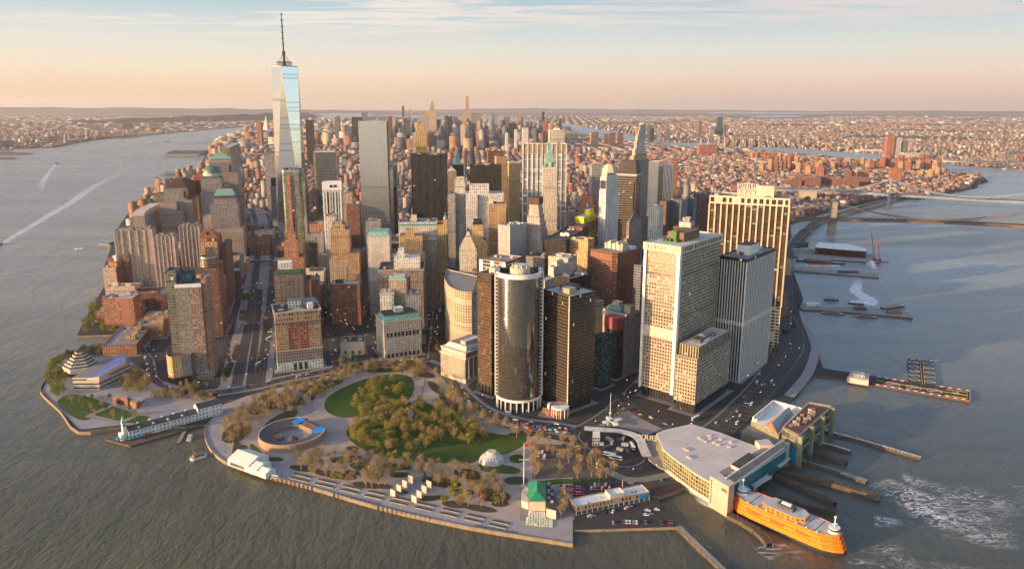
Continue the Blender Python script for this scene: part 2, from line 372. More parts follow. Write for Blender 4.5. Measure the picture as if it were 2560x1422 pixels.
# ridges on the horizon: low rolling hills, real relief
def ridge(name,pts,depth,mat):
 """pts: (x, y, height) along the crest"""
 b=MB();r2=random.Random(hash(name)%97 if 0 else len(pts))
 P=smooth([(p[0],p[1],p[2])for p in pts],8,False)
 prev=None
 for i,(x,y,h)in enumerate(P):
  h*=1+.16*math.sin(i*1.7)*math.sin(i*.43);L=math.hypot(x,y);ux,uy=x/L,y/L
  row=[(x-ux*depth,y-uy*depth,3),(x-ux*depth*.5,y-uy*depth*.5,h*.55),(x,y,h),(x+ux*depth,y+uy*depth,3)]
  if prev:
   for k in range(3):b.face([prev[k],row[k],row[k+1],prev[k+1]],mat)
  prev=row
 return b.build(name,kind='structure',smooth=True)
HILL=gmat('wooded_hill',[(.3,(.045,.045,.03)),(.7,(.11,.08,.06))],.004,7,1)
ridge('hills',[(-30000,22000,150),(-23000,25000,190),(-17500,28000,205),(-12500,30500,170),(-8500,31500,120),(-6500,32500,90),(-5600,33000,20)],2500,HILL)
ridge('hills',[(-7500,12500,60),(-6600,14000,95),(-5700,15600,130),(-5150,17200,150),(-5000,18200,120),(-4950,18600,30)],420,HILL)
ridge('hills',[(-4800,43000,60),(0,44500,150),(5000,44500,130),(12000,43500,90),(17000,42000,60)],1500,HILL)
ridge('hills',[(14000,40000,40),(20000,38500,110),(27000,35000,120),(33000,30000,90)],1500,HILL)
# --- the park and the streets of the near shore
Z1,Z2,Z3,Z4=GL+.05,GL+.10,GL+.15,GL+.20
PARK=[(525,1052),(560,1010),(620,988),(700,968),(780,952),(860,925),(950,915),(1040,915),(1085,940),(1130,985),(1180,1030),(1235,1060),(1320,1085),(1420,1105),(1432,1150),(1432,1322),(1432,1357),(1310,1337),(1200,1319),(1100,1299),(1000,1277),(900,1251),(800,1221),(700,1194),(640,1179),(590,1161),(560,1149),(536,1130),(521,1110),(513,1086),(515,1066)]
sheet('park_ground',PARK,Z1,PARKP)
sheet('esplanade',[(1432,1300),(1432,1356.5),(1310,1336.5),(1200,1318.5),(1100,1298.5),(1000,1276.5),(900,1250.5),(800,1220.5),(700,1193.5),(640,1178.5),(590,1160.5),(560,1148.5),(536.5,1129.5),(521.5,1109.5),(513.5,1086),(516,1066),(530,1052),(552,1052),(545,1080),(556,1105),(580,1125),(640,1140),(700,1158),(800,1195),(900,1222),(1000,1245),(1100,1262),(1200,1285),(1300,1306)],Z2,ESPL)
LAWNS=[[(811,1012),(822,990),(865,965),(930,942),(985,935),(1022,940),(1036,962),(1020,1000),(960,1028),(905,1041),(850,1042),(820,1030)],[(866,1078),(905,1050),(960,1035),(1010,1008),(1060,1005),(1130,1035),(1190,1070),(1250,1085),(1312,1090),(1308,1112),(1270,1132),(1200,1148),(1170,1158),(1090,1156),(1010,1148),(940,1135),(890,1112)],[(1195,1160),(1240,1158),(1290,1168),(1302,1178),(1280,1184),(1230,1180),(1200,1172)],[(1275,1140),(1300,1135),(1312,1146),(1300,1156),(1278,1154)],[(625,1110),(640,1115),(655,1130),(650,1142),(632,1138)],[(665,1143),(700,1142),(708,1150),(680,1152)],[(1350,1203),(1400,1196),(1440,1198),(1435,1206),(1380,1210)],[(1462,1200),(1500,1192),(1522,1200),(1515,1212),(1475,1212)]]
for i,q in enumerate(LAWNS):sheet('lawn',q,Z3+.002-.008*i/8,LAWN,sm=5)
def ell(cx,cy,rx,ry,t=0,n=16):
 return[(cx+rx*math.cos(a)*math.cos(t)-ry*math.sin(a)*math.sin(t),cy+rx*math.cos(a)*math.sin(t)+ry*math.sin(a)*math.cos(t))for a in[2*math.pi*k/n for k in range(n)]]
BEDS=[(760,1170,38,8,.1),(838,1186,55,9,.15),(865,1147,40,9,-.1),(905,1165,30,10,.1),(920,1212,40,8,.1),(935,1188,24,7,0),(1000,1186,26,7,0),(990,1165,40,8,.1),(880,1120,16,6,0),(1105,1205,48,12,.15),(1070,1245,24,7,0),(1140,1260,36,9,.1),(1160,1228,28,7,.1),(1200,1270,42,8,.15),(1235,1238,42,16,.1),(1250,1258,22,8,0),(1170,1185,36,14,.2),(1100,1243,22,6,0),(760,1225,0,0,0),(590,1080,40,22,-.5),(600,1125,20,14,-.3),(700,1050,50,14,-.5),(660,1020,40,12,-.3),(740,1000,50,14,-.2),(590,1120,8,20,.2),(960,1215,20,6,.1),(1290,1200,30,10,0),(1130,1010,40,10,.6),(1090,970,26,9,.7),(1060,935,28,7,.2),(960,925,50,5,0),(800,965,60,9,-.25),(1035,1020,30,8,.2),(1310,1085,40,5,0),(1000,1228,22,5,.1),(880,1180,20,6,.1)]
for i,(cx,cy,rx,ry,t)in enumerate(BEDS):
 if rx:sheet('planting_bed',ell(cx,cy,rx,ry,t),Z3+.012*(i+1),BED)
# raised planters along the esplanade: low walls with soil
for i in range(9):
 t0=i/9;xa=735+i*62;ya=1182+i*14.6
 for dx,dy in((0,0),(-8,10)):
  q=[(xa+dx,ya+dy),(xa+dx+44,ya+dy+10),(xa+dx+42,ya+dy+14),(xa+dx-2,ya+dy+4)]
  w=gp(q,GL);mb=MB();mb.prism(w,GL,GL+.8,CONC,BED);o=mb.build('planter',loc=(*w[0],GL))
  tag(o,'long low concrete planter along the esplanade','planter','planters along the esplanade')
sheet('construction_yard',[(1326,1108),(1425,1112),(1500,1150),(1542,1188),(1500,1196),(1432,1193),(1332,1197)],Z3-.04,gmat('yard',[(.35,(.07,.055,.05)),(.6,(.15,.12,.105)),(.75,(.10,.055,.035))],.12,7,1,.5))
sheet('lawn',[(1340,1202),(1450,1196),(1455,1204),(1345,1211)],Z3+.03,LAWN)
# paler paved areas
for q in([(952,1236),(1000,1190),(1060,1190),(1075,1225),(1030,1262),(985,1250)],[(1300,1205),(1432,1215),(1432,1300),(1300,1300)]):
 sheet('plaza',q,Z3-.02,PAVE)
pw=pmat('white_path',(.42,.40,.38));
sheet('path',[(742,1038),(765,1020),(760,998),(730,978),(745,975),(775,990),(783,1022),(775,1030)],Z4+.48,PAVE)
sheet('path',[(1012,1065),(1030,1000),(1045,950),(1058,940),(1062,955),(1042,1010),(1022,1066)],Z4+.5,PARKP)
# west gardens
sheet('garden_ground',[(150,1022),(105,978),(118,947),(130,915),(165,890),(215,875),(255,872),(330,905),(400,950),(540,990),(520,1040),(460,1062),(300,1062),(198,1073)],Z1,ESPL)
sheet('lawn',[(143,1003),(180,985),(250,1000),(280,1015),(240,1040),(205,1050),(165,1030)],Z3,LAWN,sm=4)
sheet('lawn',[(233,1036),(283,1015),(342,1035),(300,1052)],Z4+.02,LAWN)
sheet('lawn',[(300,1056),(350,1038),(375,1040),(360,1058)],Z3,LAWN)
sheet('garden_path',[(210,1041),(282,1009),(354,1034),(302,1060)],Z3+.04,PAVE)
sheet('lawn',[(604,735),(634,730),(636,745),(606,752)],Z3,LAWN)
def road_mat(name,w,lanes,base=(.034,.033,.036),yellow=False):
 m=bpy.data.materials.new('road_'+name);m.use_nodes=True;g=NT(m.node_tree);b=m.node_tree.nodes['Principled BSDF']
 sp=g.n('ShaderNodeSeparateXYZ');g.set(sp.inputs[0],g.n('ShaderNodeUVMap').outputs[0]);u,v=sp.outputs[0],sp.outputs[1]
 P=g.n('ShaderNodeNewGeometry').outputs['Position']
 c=g.ramp(g.noise(P,.15,6,.7),[(.3,tuple(x*.75 for x in base)),(.7,tuple(x*1.3 for x in base))])
 k=g.m('MULTIPLY',g.m('DIVIDE',u,w),lanes)
 line=g.m('LESS_THAN',g.m('ABSOLUTE',g.m('SUBTRACT',g.m('FRACT',g.m('ADD',k,.5)),.5)),.05)
 dash=g.m('LESS_THAN',g.m('FRACT',g.m('MULTIPLY',v,1/12)),.45)
 edge=g.m('GREATER_THAN',g.m('ABSOLUTE',g.m('SUBTRACT',g.m('DIVIDE',u,w),.5)),.47)
 f=g.m('MAXIMUM',g.m('MULTIPLY',line,dash),g.m('MULTIPLY',edge,.6))
 g.set(b.inputs['Base Color'],g.mix(g.m('MULTIPLY',f,.42),c,(.55,.55,.52,1)));b.inputs['Roughness'].default_value=.85
 return m
def strip(name,pxs,w,z,mat,world=False,sm=6,kind='structure',thick=0,zs=None,label=None,cat=None,wallm=None):
 P=pxs if world else gp(pxs,z)
 P=smooth(P,sm,False);b=MB();L=0;prev=None
 for i,p in enumerate(P):
  q0=P[max(i-1,0)];q1=P[min(i+1,len(P)-1)];dx,dy=q1[0]-q0[0],q1[1]-q0[1];l=math.hypot(dx,dy)or 1
  nx,ny=-dy/l,dx/l
  if i:L+=math.dist(P[i-1][:2],p[:2])
  zz=z if zs is None else zs(i/(len(P)-1))
  row=((p[0]-nx*w/2,p[1]-ny*w/2,zz),(p[0]+nx*w/2,p[1]+ny*w/2,zz),L)
  if prev:
   b.face([prev[1],prev[0],row[0],row[1]],mat,[(w,prev[2]),(0,prev[2]),(0,L),(w,L)])
   if thick:
    dn=lambda q:(q[0],q[1],q[2]-thick)
    wm=wallm or CONC
    b.face([prev[0],dn(prev[0]),dn(row[0]),row[0]],wm);b.face([dn(prev[1]),prev[1],row[1],dn(row[1])],wm);b.face([dn(prev[0]),dn(prev[1]),dn(row[1]),dn(row[0])],wm)
  prev=row
 return b.build(name,kind=kind,label=label,cat=cat),P
R4=road_mat('four',14,4);R2=road_mat('two',9,2);R6=road_mat('six',20,6)
# pavements first, roads over them
strip('pavement',[(505,985),(560,978),(640,965),(700,950),(790,932),(880,912),(960,902),(1060,905)],26,Z1+.02,PAVE)
roadA=strip('road',[(430,975),(500,982),(560,978),(640,965),(700,950),(790,932),(880,914),(960,905),(1060,907)],14,Z2+.08,R4)[1]
strip('pavement',[(1060,905),(1100,925),(1140,970),(1185,1015),(1240,1042),(1300,1058),(1380,1068),(1440,1080)],30,Z1+.03,PAVE)
roadB=strip('road',[(1060,907),(1098,922),(1140,966),(1188,1010),(1240,1038),(1300,1054),(1380,1064),(1440,1076)],14,Z2+.10,R4)[1]
roadC=strip('road',[(1440,1078),(1500,1045),(1550,1005),(1600,955),(1615,930)],16,Z2+.12,R4)[1]
roadD=strip('road',[(1545,985),(1580,1020),(1640,1055),(1700,1075),(1760,1085)],14,Z2+.14,R4)[1]
strip('esplanade',[(1972,990),(2018,935),(2036,880),(2022,835),(1998,800)],12,Z1+.04,ESPL);strip('road',[(1880,1030),(1960,945),(2016,880),(2010,836),(1990,790)],10,Z1+.06,R2)
roadE=strip('road',[(1700,1110),(1780,1072),(1850,1010),(1905,950),(1945,880),(1955,820),(1950,740)],22,Z2+.16,R6)[1]
roadF=strip('road',[(1810,1075),(1880,1010),(1945,935),(1988,870),(1990,820)],20,Z2+.18,R6)[1]
roadG=strip('road',[(1420,1105),(1470,1140),(1530,1190),(1600,1205),(1700,1185)],18,Z2+.06,R2)[1]
strip('road',[(1440,1078),(1440,1100),(1500,1150),(1560,1172),(1610,1162),(1628,1130),(1608,1095),(1560,1075),(1470,1068)],11,Z2+.2,R2)
WS=[(612,430),(630,480),(648,530),(660,580),(660,640),(655,700),(648,760),(640,820),(628,880),(612,965)]
strip('pavement',WS,62,Z1+.05,PAVE)
roadW1=strip('road',[(x-14+(y-400)*-.012,y)for x,y in WS],14,Z2+.02,R4)[1]
roadW2=strip('road',[(x+16+(y-400)*.035,y)for x,y in WS],15,Z2+.04,R4)[1]
strip('road',[(650,724),(646,780),(640,830),(634,880),(624,960)],9,Z2+.24,ASPH)
for q in([(668,790),(674,830),(662,850),(658,800)],[(655,860),(661,862),(650,950),(640,952)],[(590,860),(602,862),(590,900),(575,900)],[(573,905),(586,905),(572,945),(556,945)],[(600,775),(625,775),(618,800),(596,800)]):
 sheet('lawn',q,Z3+.12,BED)
roadH=strip('road',[(1078,895),(1082,850),(1088,790),(1098,730),(1108,650)],11,Z1+.06,R2)[1]
roadI=strip('road',[(925,905),(928,850),(920,780),(914,700),(905,640)],9,Z1+.07,R2)[1]
roadJ=strip('road',[(840,925),(832,870),(822,820)],9,Z1+.08,R2)[1]
roadK=strip('road',[(335,855),(375,900),(385,945),(430,975)],10,Z2+.22,R2)[1]
roadL=strip('road',[(540,965),(548,900),(556,830),(566,770)],9,Z1+.1,R2)[1]
sheet('plaza',[(1540,1010),(1620,1040),(1660,1070),(1600,1095),(1480,1062)],Z1+.08,PAVE)
sheet('car_park',[(1436,1240),(1640,1241),(1694,1314),(1436,1322)],Z2,ASPH)
# granite edge of the seawall
def kerbwall(name,pxs,w=1.2,h=.9,mat=None,label=None):
 o,P=strip(name,pxs,w,GL+h,mat or SEAW,sm=3,thick=h+3.4,kind='thing',label=label or 'stone coping on the seawall of the waterfront esplanade',cat='seawall',wallm=SEAW)
 return o
kerbwall('seawall',[(1432.5,1357),(1310,1337.3),(1200,1319.3),(1100,1299.3),(1000,1277.3),(900,1251.3),(800,1221.3),(700,1194.3),(640,1179.3),(590,1161.3),(560,1149.3),(535.5,1130),(520.5,1110),(512.5,1086),(514.5,1066),(526,1050)],label='curved stone seawall around the park esplanade')
kerbwall('seawall',[(464,1066.5),(303,1066.5),(197,1078),(150,1025),(101,977),(115,946),(127,914),(162,889)],label='angular seawall around the western gardens')
# ---------------------------------------------------------------- facade styles
sty('waffle',(.345,.28,.21),(.03,.022,.018),3.3,4.0,.58,.54,lit=.004,blind=.10)
sty('whitefin',(.60,.56,.53),(.035,.03,.03),3.0,3.9,.50,1.0,blind=.05,lit=0)
sty('bronzepier',(.045,.028,.018),(.06,.035,.02),9.,3.9,.62,.62,blind=.05,pier=((.56,.45,.32,1),.24),lit=.004)
sty('creamgrid',(.62,.50,.36),(.03,.025,.02),6,4.5,.62,.6,lit=0)
sty('mirror',(.04,.036,.033),(.30,.285,.265),3.0,3.8,.9,.86,gr=.07,gm=.9,blind=.0,lit=.001,gvar=.12)
sty('bronze',(.085,.046,.026),(.09,.05,.025),3.0,3.7,.80,.5,gr=.18,gm=.5,blind=.08,lit=.006)
sty('black',(.022,.018,.018),(.03,.028,.028),3.0,3.8,.85,.7,gr=.1,blind=.005,lit=.006)
sty('blackrib',(.018,.016,.016),(.03,.025,.022),3.2,4.0,1,.62,gr=.08,blind=.004,lit=.004,vb=1)
sty('darkline',(.085,.066,.052),(.024,.018,.015),1.6,3.8,1,.78,gr=.14,gm=.2,blind=.0,lit=.010,vb=1)
sty('brownrib',(.23,.105,.062),(.05,.03,.025),1.8,3.8,.9,.42,blind=.06,lit=.0)
sty('redtile',(.33,.12,.075),(.05,.03,.03),3.6,3.6,.52,.5)
sty('brick',(.30,.125,.075),(.06,.045,.04),3.6,3.2,.5,.5)
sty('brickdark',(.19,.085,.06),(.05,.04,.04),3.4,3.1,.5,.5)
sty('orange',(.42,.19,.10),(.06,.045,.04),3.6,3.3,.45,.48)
sty('beige',(.42,.32,.23),(.045,.035,.03),3.4,3.7,.42,.5)
sty('tan',(.42,.27,.15),(.05,.035,.028),3.2,3.6,.42,.52)
sty('gold',(.52,.34,.16),(.05,.035,.02),3.2,3.7,.42,.55)
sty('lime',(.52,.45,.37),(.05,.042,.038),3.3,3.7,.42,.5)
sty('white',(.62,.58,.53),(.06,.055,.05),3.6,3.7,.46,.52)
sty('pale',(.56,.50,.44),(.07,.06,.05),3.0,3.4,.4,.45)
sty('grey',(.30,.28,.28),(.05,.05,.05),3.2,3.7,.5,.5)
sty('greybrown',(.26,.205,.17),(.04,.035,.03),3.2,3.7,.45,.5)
sty('granite',(.43,.33,.27),(.035,.032,.04),3.6,4.0,.56,.56,gr=.08,blind=.0,lit=.003)
sty('granitegl',(.38,.31,.28),(.20,.18,.19),2.6,4.0,.76,.76,gr=.06,gm=.5,blind=.0,lit=0)
sty('goldglass',(.32,.24,.15),(.55,.42,.22),3,4.0,1,.6,gr=.05,gm=.9,blind=0,lit=0)
sty('skyglass',(.40,.40,.41),(.56,.555,.575),3,4.0,.96,.93,gr=.09,gm=.92,blind=.0,lit=.002,metal=.7,wr=.2,gvar=.05,var=.02)
sty('glass4',(.42,.41,.41),(.58,.57,.57),3,4.0,.94,.92,gr=.22,gm=.75,blind=.0,lit=.001,metal=.7,wr=.2,gvar=.06,var=.02)
sty('greenglass',(.22,.19,.14),(.20,.21,.165),3.4,3.6,.9,.74,gr=.08,gm=.55,blind=.04,lit=.01)
sty('teal',(.05,.09,.10),(.04,.10,.12),3,3.8,.9,.8,gr=.06,gm=.5,lit=.01)
sty('bluegrey',(.17,.18,.20),(.10,.11,.13),2.4,3.9,.9,.55,gr=.1,gm=.5,blind=.02)
sty('steelgrid',(.60,.58,.56),(.045,.038,.035),8.6,4.1,.84,.62,gr=.1,blind=.12,lit=.006)
sty('stripe',(.50,.46,.43),(.06,.05,.05),1.6,3.8,.62,.8,blind=.05,lit=0)
sty('ribdark',(.42,.32,.22),(.035,.03,.028),3,3.9,1,.6,blind=.02,lit=.004)
sty('condo',(.40,.31,.24),(.10,.085,.07),2.6,2.9,.52,.56,blind=.35,lit=.0)
sty('condo2',(.33,.25,.19),(.09,.075,.06),2.3,2.9,.52,.6,blind=.4,lit=.0)
sty('brickmute',(.27,.17,.13),(.07,.06,.055),3.2,3.1,.55,.55,blind=.35)
sty('glassbrick',(.25,.20,.175),(.13,.15,.14),3.2,3.1,.72,.6,gm=.3,blind=.3,lit=.01)
sty('yellow',(.62,.55,.03),(.05,.07,.09),2.4,3.4,.55,.62,blind=.1,lit=0)
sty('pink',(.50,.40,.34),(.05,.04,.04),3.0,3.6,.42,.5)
sty('silver',(.45,.45,.46),(.10,.12,.14),3,3.6,.6,.6,gm=.6)
sty('tealband',(.10,.30,.27),(.5,.5,.46),2,3.6,1,.45,lit=0)
sty('fort',(.33,.20,.125),(.04,.025,.02),5,7,.16,.18,lit=0)
sty('blank',(.42,.34,.26),(.4,.3,.2),4,4,.02,.02,lit=0)
sty('plaster',(.60,.52,.42),(.04,.035,.03),4,4,.02,.02,lit=0)
sty('museum',(.44,.39,.34),(.03,.03,.03),4,4.6,1,.3,lit=0,blind=0)
sty('pierhouse',(.66,.64,.60),(.05,.05,.05),3.6,4.2,.34,.46,lit=0,blind=0)
sty('curtain',(.42,.36,.22),(.36,.34,.16),3.2,3.4,.86,.84,gr=.08,gm=.7,lit=.02,blind=0)
sty('lit',(.5,.38,.2),(.9,.6,.3),3,3,.7,.7,lit=.3)
def S(k):return STY[k]
ROOF={k:gmat('roof_'+k,[(.3,a),(.7,b_)],.12,5,.9,.6)for k,a,b_ in(('grey',(.16,.15,.15),(.27,.25,.25)),('dark',(.04,.038,.04),(.09,.085,.085)),('pale',(.38,.36,.34),(.56,.53,.50)),('tan',(.25,.19,.15),(.38,.30,.24)),('white',(.62,.61,.60),(.78,.77,.75)),('brown',(.09,.05,.04),(.16,.10,.08)))}
COPPER=pmat('copper_green',(.19,.36,.30),.7,var=.18,vscale=.3)
COPPERD=pmat('copper_dark',(.10,.26,.22),.7,var=.15,vscale=.3)
DOME=pmat('copper_dome',(.10,.17,.14),.45,metal=.3,var=.15)
WHITE=pmat('white_paint',(.68,.66,.63),.6,var=.06)
CREAM=pmat('cream_stone',(.52,.44,.33),.8,var=.08)
STONE=pmat('pale_stone',(.50,.43,.35),.8,var=.1)
STEEL=pmat('steel_grey',(.30,.31,.33),.45,metal=.6,var=.1)
DARKM=pmat('dark_metal',(.03,.03,.035),.5,var=.1)
MECH=pmat('plant_box',(.36,.34,.32),.7,var=.15,vscale=.5)
MECHD=pmat('plant_box_dark',(.08,.075,.075),.7,var=.15,vscale=.5)
BRICKM=pmat('brick_plain',(.32,.14,.08),.9,var=.15,vscale=.4)
TIMB=pmat('tank_timber',(.20,.13,.09),.9,var=.15,vscale=1)
GREENP=pmat('green_leaves_roof',(.05,.12,.02),.9,var=.3,vscale=.5)
ALLB=[]
class Bld:
 """a building on a rectangular frame. Its roof corner is surveyed from the sight line at the distance Y (or Y=('b', base row)).
    phi: direction of the depth axis clockwise from +Y; xf: sight column of the other end of the front; dep: metres or ('s', column)"""
 def __init__(s,name,label,p,Y,phi,xf,dep,cat='building',group=None,parent=None,H=None,foot=True):
  px,py=p
  if isinstance(Y,tuple):
   lo,hi=300.,40000.
   for _ in range(50):
    mid=(lo+hi)/2;x,z=GY(px,py,mid);q=PX(x,mid,GL)
    if(q[1]>Y[1]if Y[0]=='b' else z>Y[1]):lo=mid
    else:hi=mid
   Y=mid
  x,z=GY(px,py,Y);s.H=z if H is None else H
  if isinstance(phi,tuple):
   bx_,by_=phi;q=G(bx_,by_,GL);d=(q[0]-x,q[1]-Y)if xf>px else(x-q[0],Y-q[1])
   phi=-math.degrees(math.atan2(d[1],d[0]))
  s.phi=R(phi);s.e1=np.array([math.cos(s.phi),-math.sin(s.phi)]);s.e2=np.array([math.sin(s.phi),math.cos(s.phi)])
  P=np.array([x,Y])
  def solve(e,target,hi=260.):
   f=lambda w:PX(*(P+e*w),s.H)[0]-target
   a,b_=0.,hi;fa=f(a)
   if fa*f(b_)>0:return 30.
   for _ in range(40):
    c=(a+b_)/2
    if f(c)*fa>0:a=c
    else:b_=c
   return a
  if xf>px:s.w=solve(s.e1,xf);s.O=P;rgt=P
  else:s.w=solve(-s.e1,xf);s.O=P-s.e1*s.w;rgt=P
  s.d=solve(s.e2,dep[1])if isinstance(dep,tuple)else dep
  c=s.pt(.5,.5)
  if parent is None:
   s.root=empty(name,(c[0],c[1],GL),label,cat,group)
  else:s.root=parent.root
  if foot:ALLB.append((c[0],c[1],math.hypot(s.w,s.d)/2,s))
 def pt(s,u,v):return tuple(s.O+s.e1*s.w*u+s.e2*s.d*v)
 def zz(s,z):return s.H+z if z<=0 else z
 def rect(s,u0,u1,v0,v1):return[s.pt(u0,v0),s.pt(u1,v0),s.pt(u1,v1),s.pt(u0,v1)]
 def poly(s,uv):return[s.pt(*q)for q in uv]
 def box(s,part='shaft',u0=0,u1=1,v0=0,v1=1,z0=GL,z1=0,st='beige',roof='grey',poly=None,sides=None,par=1.2,bay=None,flr=None):
  """walls up to z1 with a parapet, and the roof a metre below it"""
  m,b_,f_=S(st)if isinstance(st,str)else(st,4,4)
  z1=s.zz(z1);z0=s.zz(z0)if z0<=0 else z0;P=poly or s.rect(u0,u1,v0,v1)
  mb=MB();n=len(P)
  mats=(lambda i:S(sides[i%len(sides)])[0])if sides else None
  for i in range(n):mb.wall(P[i],P[(i+1)%n],z0,z1,mats(i)if mats else m,bay or b_,flr or f_)
  c=np.mean(np.array(P),0);rw=ROOF[roof]if isinstance(roof,str)else roof
  if par:
   k=[tuple(c+(np.array(q)-c)*(1-min(.2,.7/max(1.,math.dist(c,q)))))for q in P]
   for i in range(n):
    j=(i+1)%n
    mb.face([(*P[i],z1),(*P[j],z1),(*k[j],z1),(*k[i],z1)],m,[(0,0)]*4)
    mb.face([(*k[i],z1),(*k[j],z1),(*k[j],z1-par),(*k[i],z1-par)],m,[(0,0)]*4)
   o=mb.build(part,s.root)
   r=MB();r.face([(*q,z1-par)for q in k],rw);r.build('roof',s.root)
  else:
   mb.face([(*q,z1)for q in P],rw);o=mb.build(part,s.root)
  return o
 def plain(s,part,u0,u1,v0,v1,z0,z1,mat,cap=None,bay=4,flr=4):
  m=mat
  if isinstance(mat,str):m,bay,flr=S(mat)
  z1=s.zz(z1);z0=s.zz(z0);mb=MB();mb.prism(s.rect(u0,u1,v0,v1),z0,z1,m,ROOF[cap]if isinstance(cap,str)else cap,bay,flr,bottom=True);return mb.build(part,s.root)
 def taper(s,part,u0,u1,v0,v1,z0,z1,k,mat,cap=None,bay=4,flr=4):
  if isinstance(mat,str):mat,bay,flr=S(mat)
  mb=MB();mb.taper(s.rect(u0,u1,v0,v1),s.zz(z0),z1 if z1>0 else s.H+z1,k,mat,cap,bay,flr);return mb.build(part,s.root)
 def cyl(s,part,u,v,r,z0,z1,mat,n=16,r2=None,cap=None,st=None):
  c=s.pt(u,v);P=[(c[0]+r*math.cos(2*math.pi*i/n),c[1]+r*math.sin(2*math.pi*i/n))for i in range(n)]
  bay,flr=3,3.8
  if isinstance(mat,str):mat,bay,flr=S(mat)
  mb=MB()
  if r2 is None:mb.prism(P,z0,z1,mat,cap,bay,flr)
  else:mb.taper(P,z0,z1,r2/r,mat,cap,bay,flr,c=c)
  return mb.build(part,s.root)
 def dome(s,part,u,v,r,z0,h,mat,n=20,sq=1.):
  c=s.pt(u,v);mb=MB();K=6;prev=None
  for k in range(K+1):
   a=math.pi/2*k/K;rr=r*math.cos(a);z=z0+h*math.sin(a)
   row=[(c[0]+rr*math.cos(2*math.pi*i/n),c[1]+rr*math.sin(2*math.pi*i/n)*sq,z)for i in range(n)]
   if prev:
    for i in range(n):j=(i+1)%n;mb.face([prev[i],prev[j],row[j],row[i]],mat)
   prev=row
  return mb.build(part,s.root,smooth=True)
 def spire(s,u,v,z0,z1,r,mat=None,part='spire',r2=.15):
  c=s.pt(u,v);mb=MB();mb.bar((*c,z0),(*c,z1),r,mat or STEEL,6,r2);return mb.build(part,s.root)
 def clutter(s,n=4,u0=.1,u1=.9,v0=.15,v1=.85,z=0,seed=1,big=6,tank=0,dark=False,ht=3.5,mats=None):
  """bulkheads, cooling units and water tanks standing on the roof"""
  r=random.Random(seed*31+n);z=s.zz(z)-1.15
  for i in range(n):
   w=r.uniform(.4,1)*big;d=r.uniform(.4,1)*big;h=r.uniform(.4,1)*ht
   u=r.uniform(u0,u1);v=r.uniform(v0,v1);du=w/s.w/2;dv=d/s.d/2
   s.plain('roof_unit',max(u0,u-du),min(u1,u+du),max(v0,v-dv),min(v1,v+dv),z,z+h,(mats or[MECH,MECHD,MECH,STONE])[r.randrange(len(mats or[1]*4))])
  for i in range(tank):
   u=r.uniform(u0,u1);v=r.uniform(v0,v1);c=s.pt(u,v);mb=MB();N=8
   P=[(c[0]+1.9*math.cos(a),c[1]+1.9*math.sin(a))for a in[2*math.pi*k/N for k in range(N)]]
   mb.prism(P,z+2.5,z+6,TIMB);mb.taper(P,z+6,z+7.4,0,MECHD)
   for a in range(4):mb.bar((c[0]+1.3*math.cos(a*1.57),c[1]+1.3*math.sin(a*1.57),z),(c[0]+1.3*math.cos(a*1.57),c[1]+1.3*math.sin(a*1.57),z+2.6),.15,DARKM,3)
   mb.build('water_tank',s.root)
 def cornice(s,z,mat,u0=0,u1=1,v0=0,v1=1,out=.7,th=1.,part='cornice'):
  a=out/s.w;b_=out/s.d
  z=s.zz(z);mb=MB();P=s.rect(u0-a,u1+a,v0-b_,v1+b_);Q=s.rect(u0+.002,u1-.002,v0+.002,v1-.002)
  for i in range(4):
   j=(i+1)%4
   mb.face([(*P[i],z-th),(*P[j],z-th),(*P[j],z),(*P[i],z)],mat)
   mb.face([(*P[i],z),(*P[j],z),(*Q[j],z),(*Q[i],z)],mat);mb.face([(*Q[i],z-th),(*Q[j],z-th),(*P[j],z-th),(*P[i],z-th)],mat)
  return mb.build(part,s.root)
 def fins(s,n,face,z0,z1,mat,w=.8,out=.6,part='pier',u0=0,u1=1):
  """projecting vertical piers, each one a part. face: 'f' front, 'r' right side, 'l' left"""
  z0=s.zz(z0)if z0<=0 else z0;z1=s.zz(z1)
  for i in range(n):
   t=u0+(u1-u0)*i/(n-1)
   if face=='f':a=w/s.w/2;b_=out/s.d;q=s.rect(t-a,t+a,-b_,-.0005)
   elif face=='r':a=w/s.d/2;b_=out/s.w;q=s.rect(1.0005,1+b_,t-a,t+a)
   else:a=w/s.d/2;b_=out/s.w;q=s.rect(-b_,-.0005,t-a,t+a)
   mb=MB();mb.prism(q,z0,z1,mat,None,4,200,bottom=True);mb.build(part,s.root)
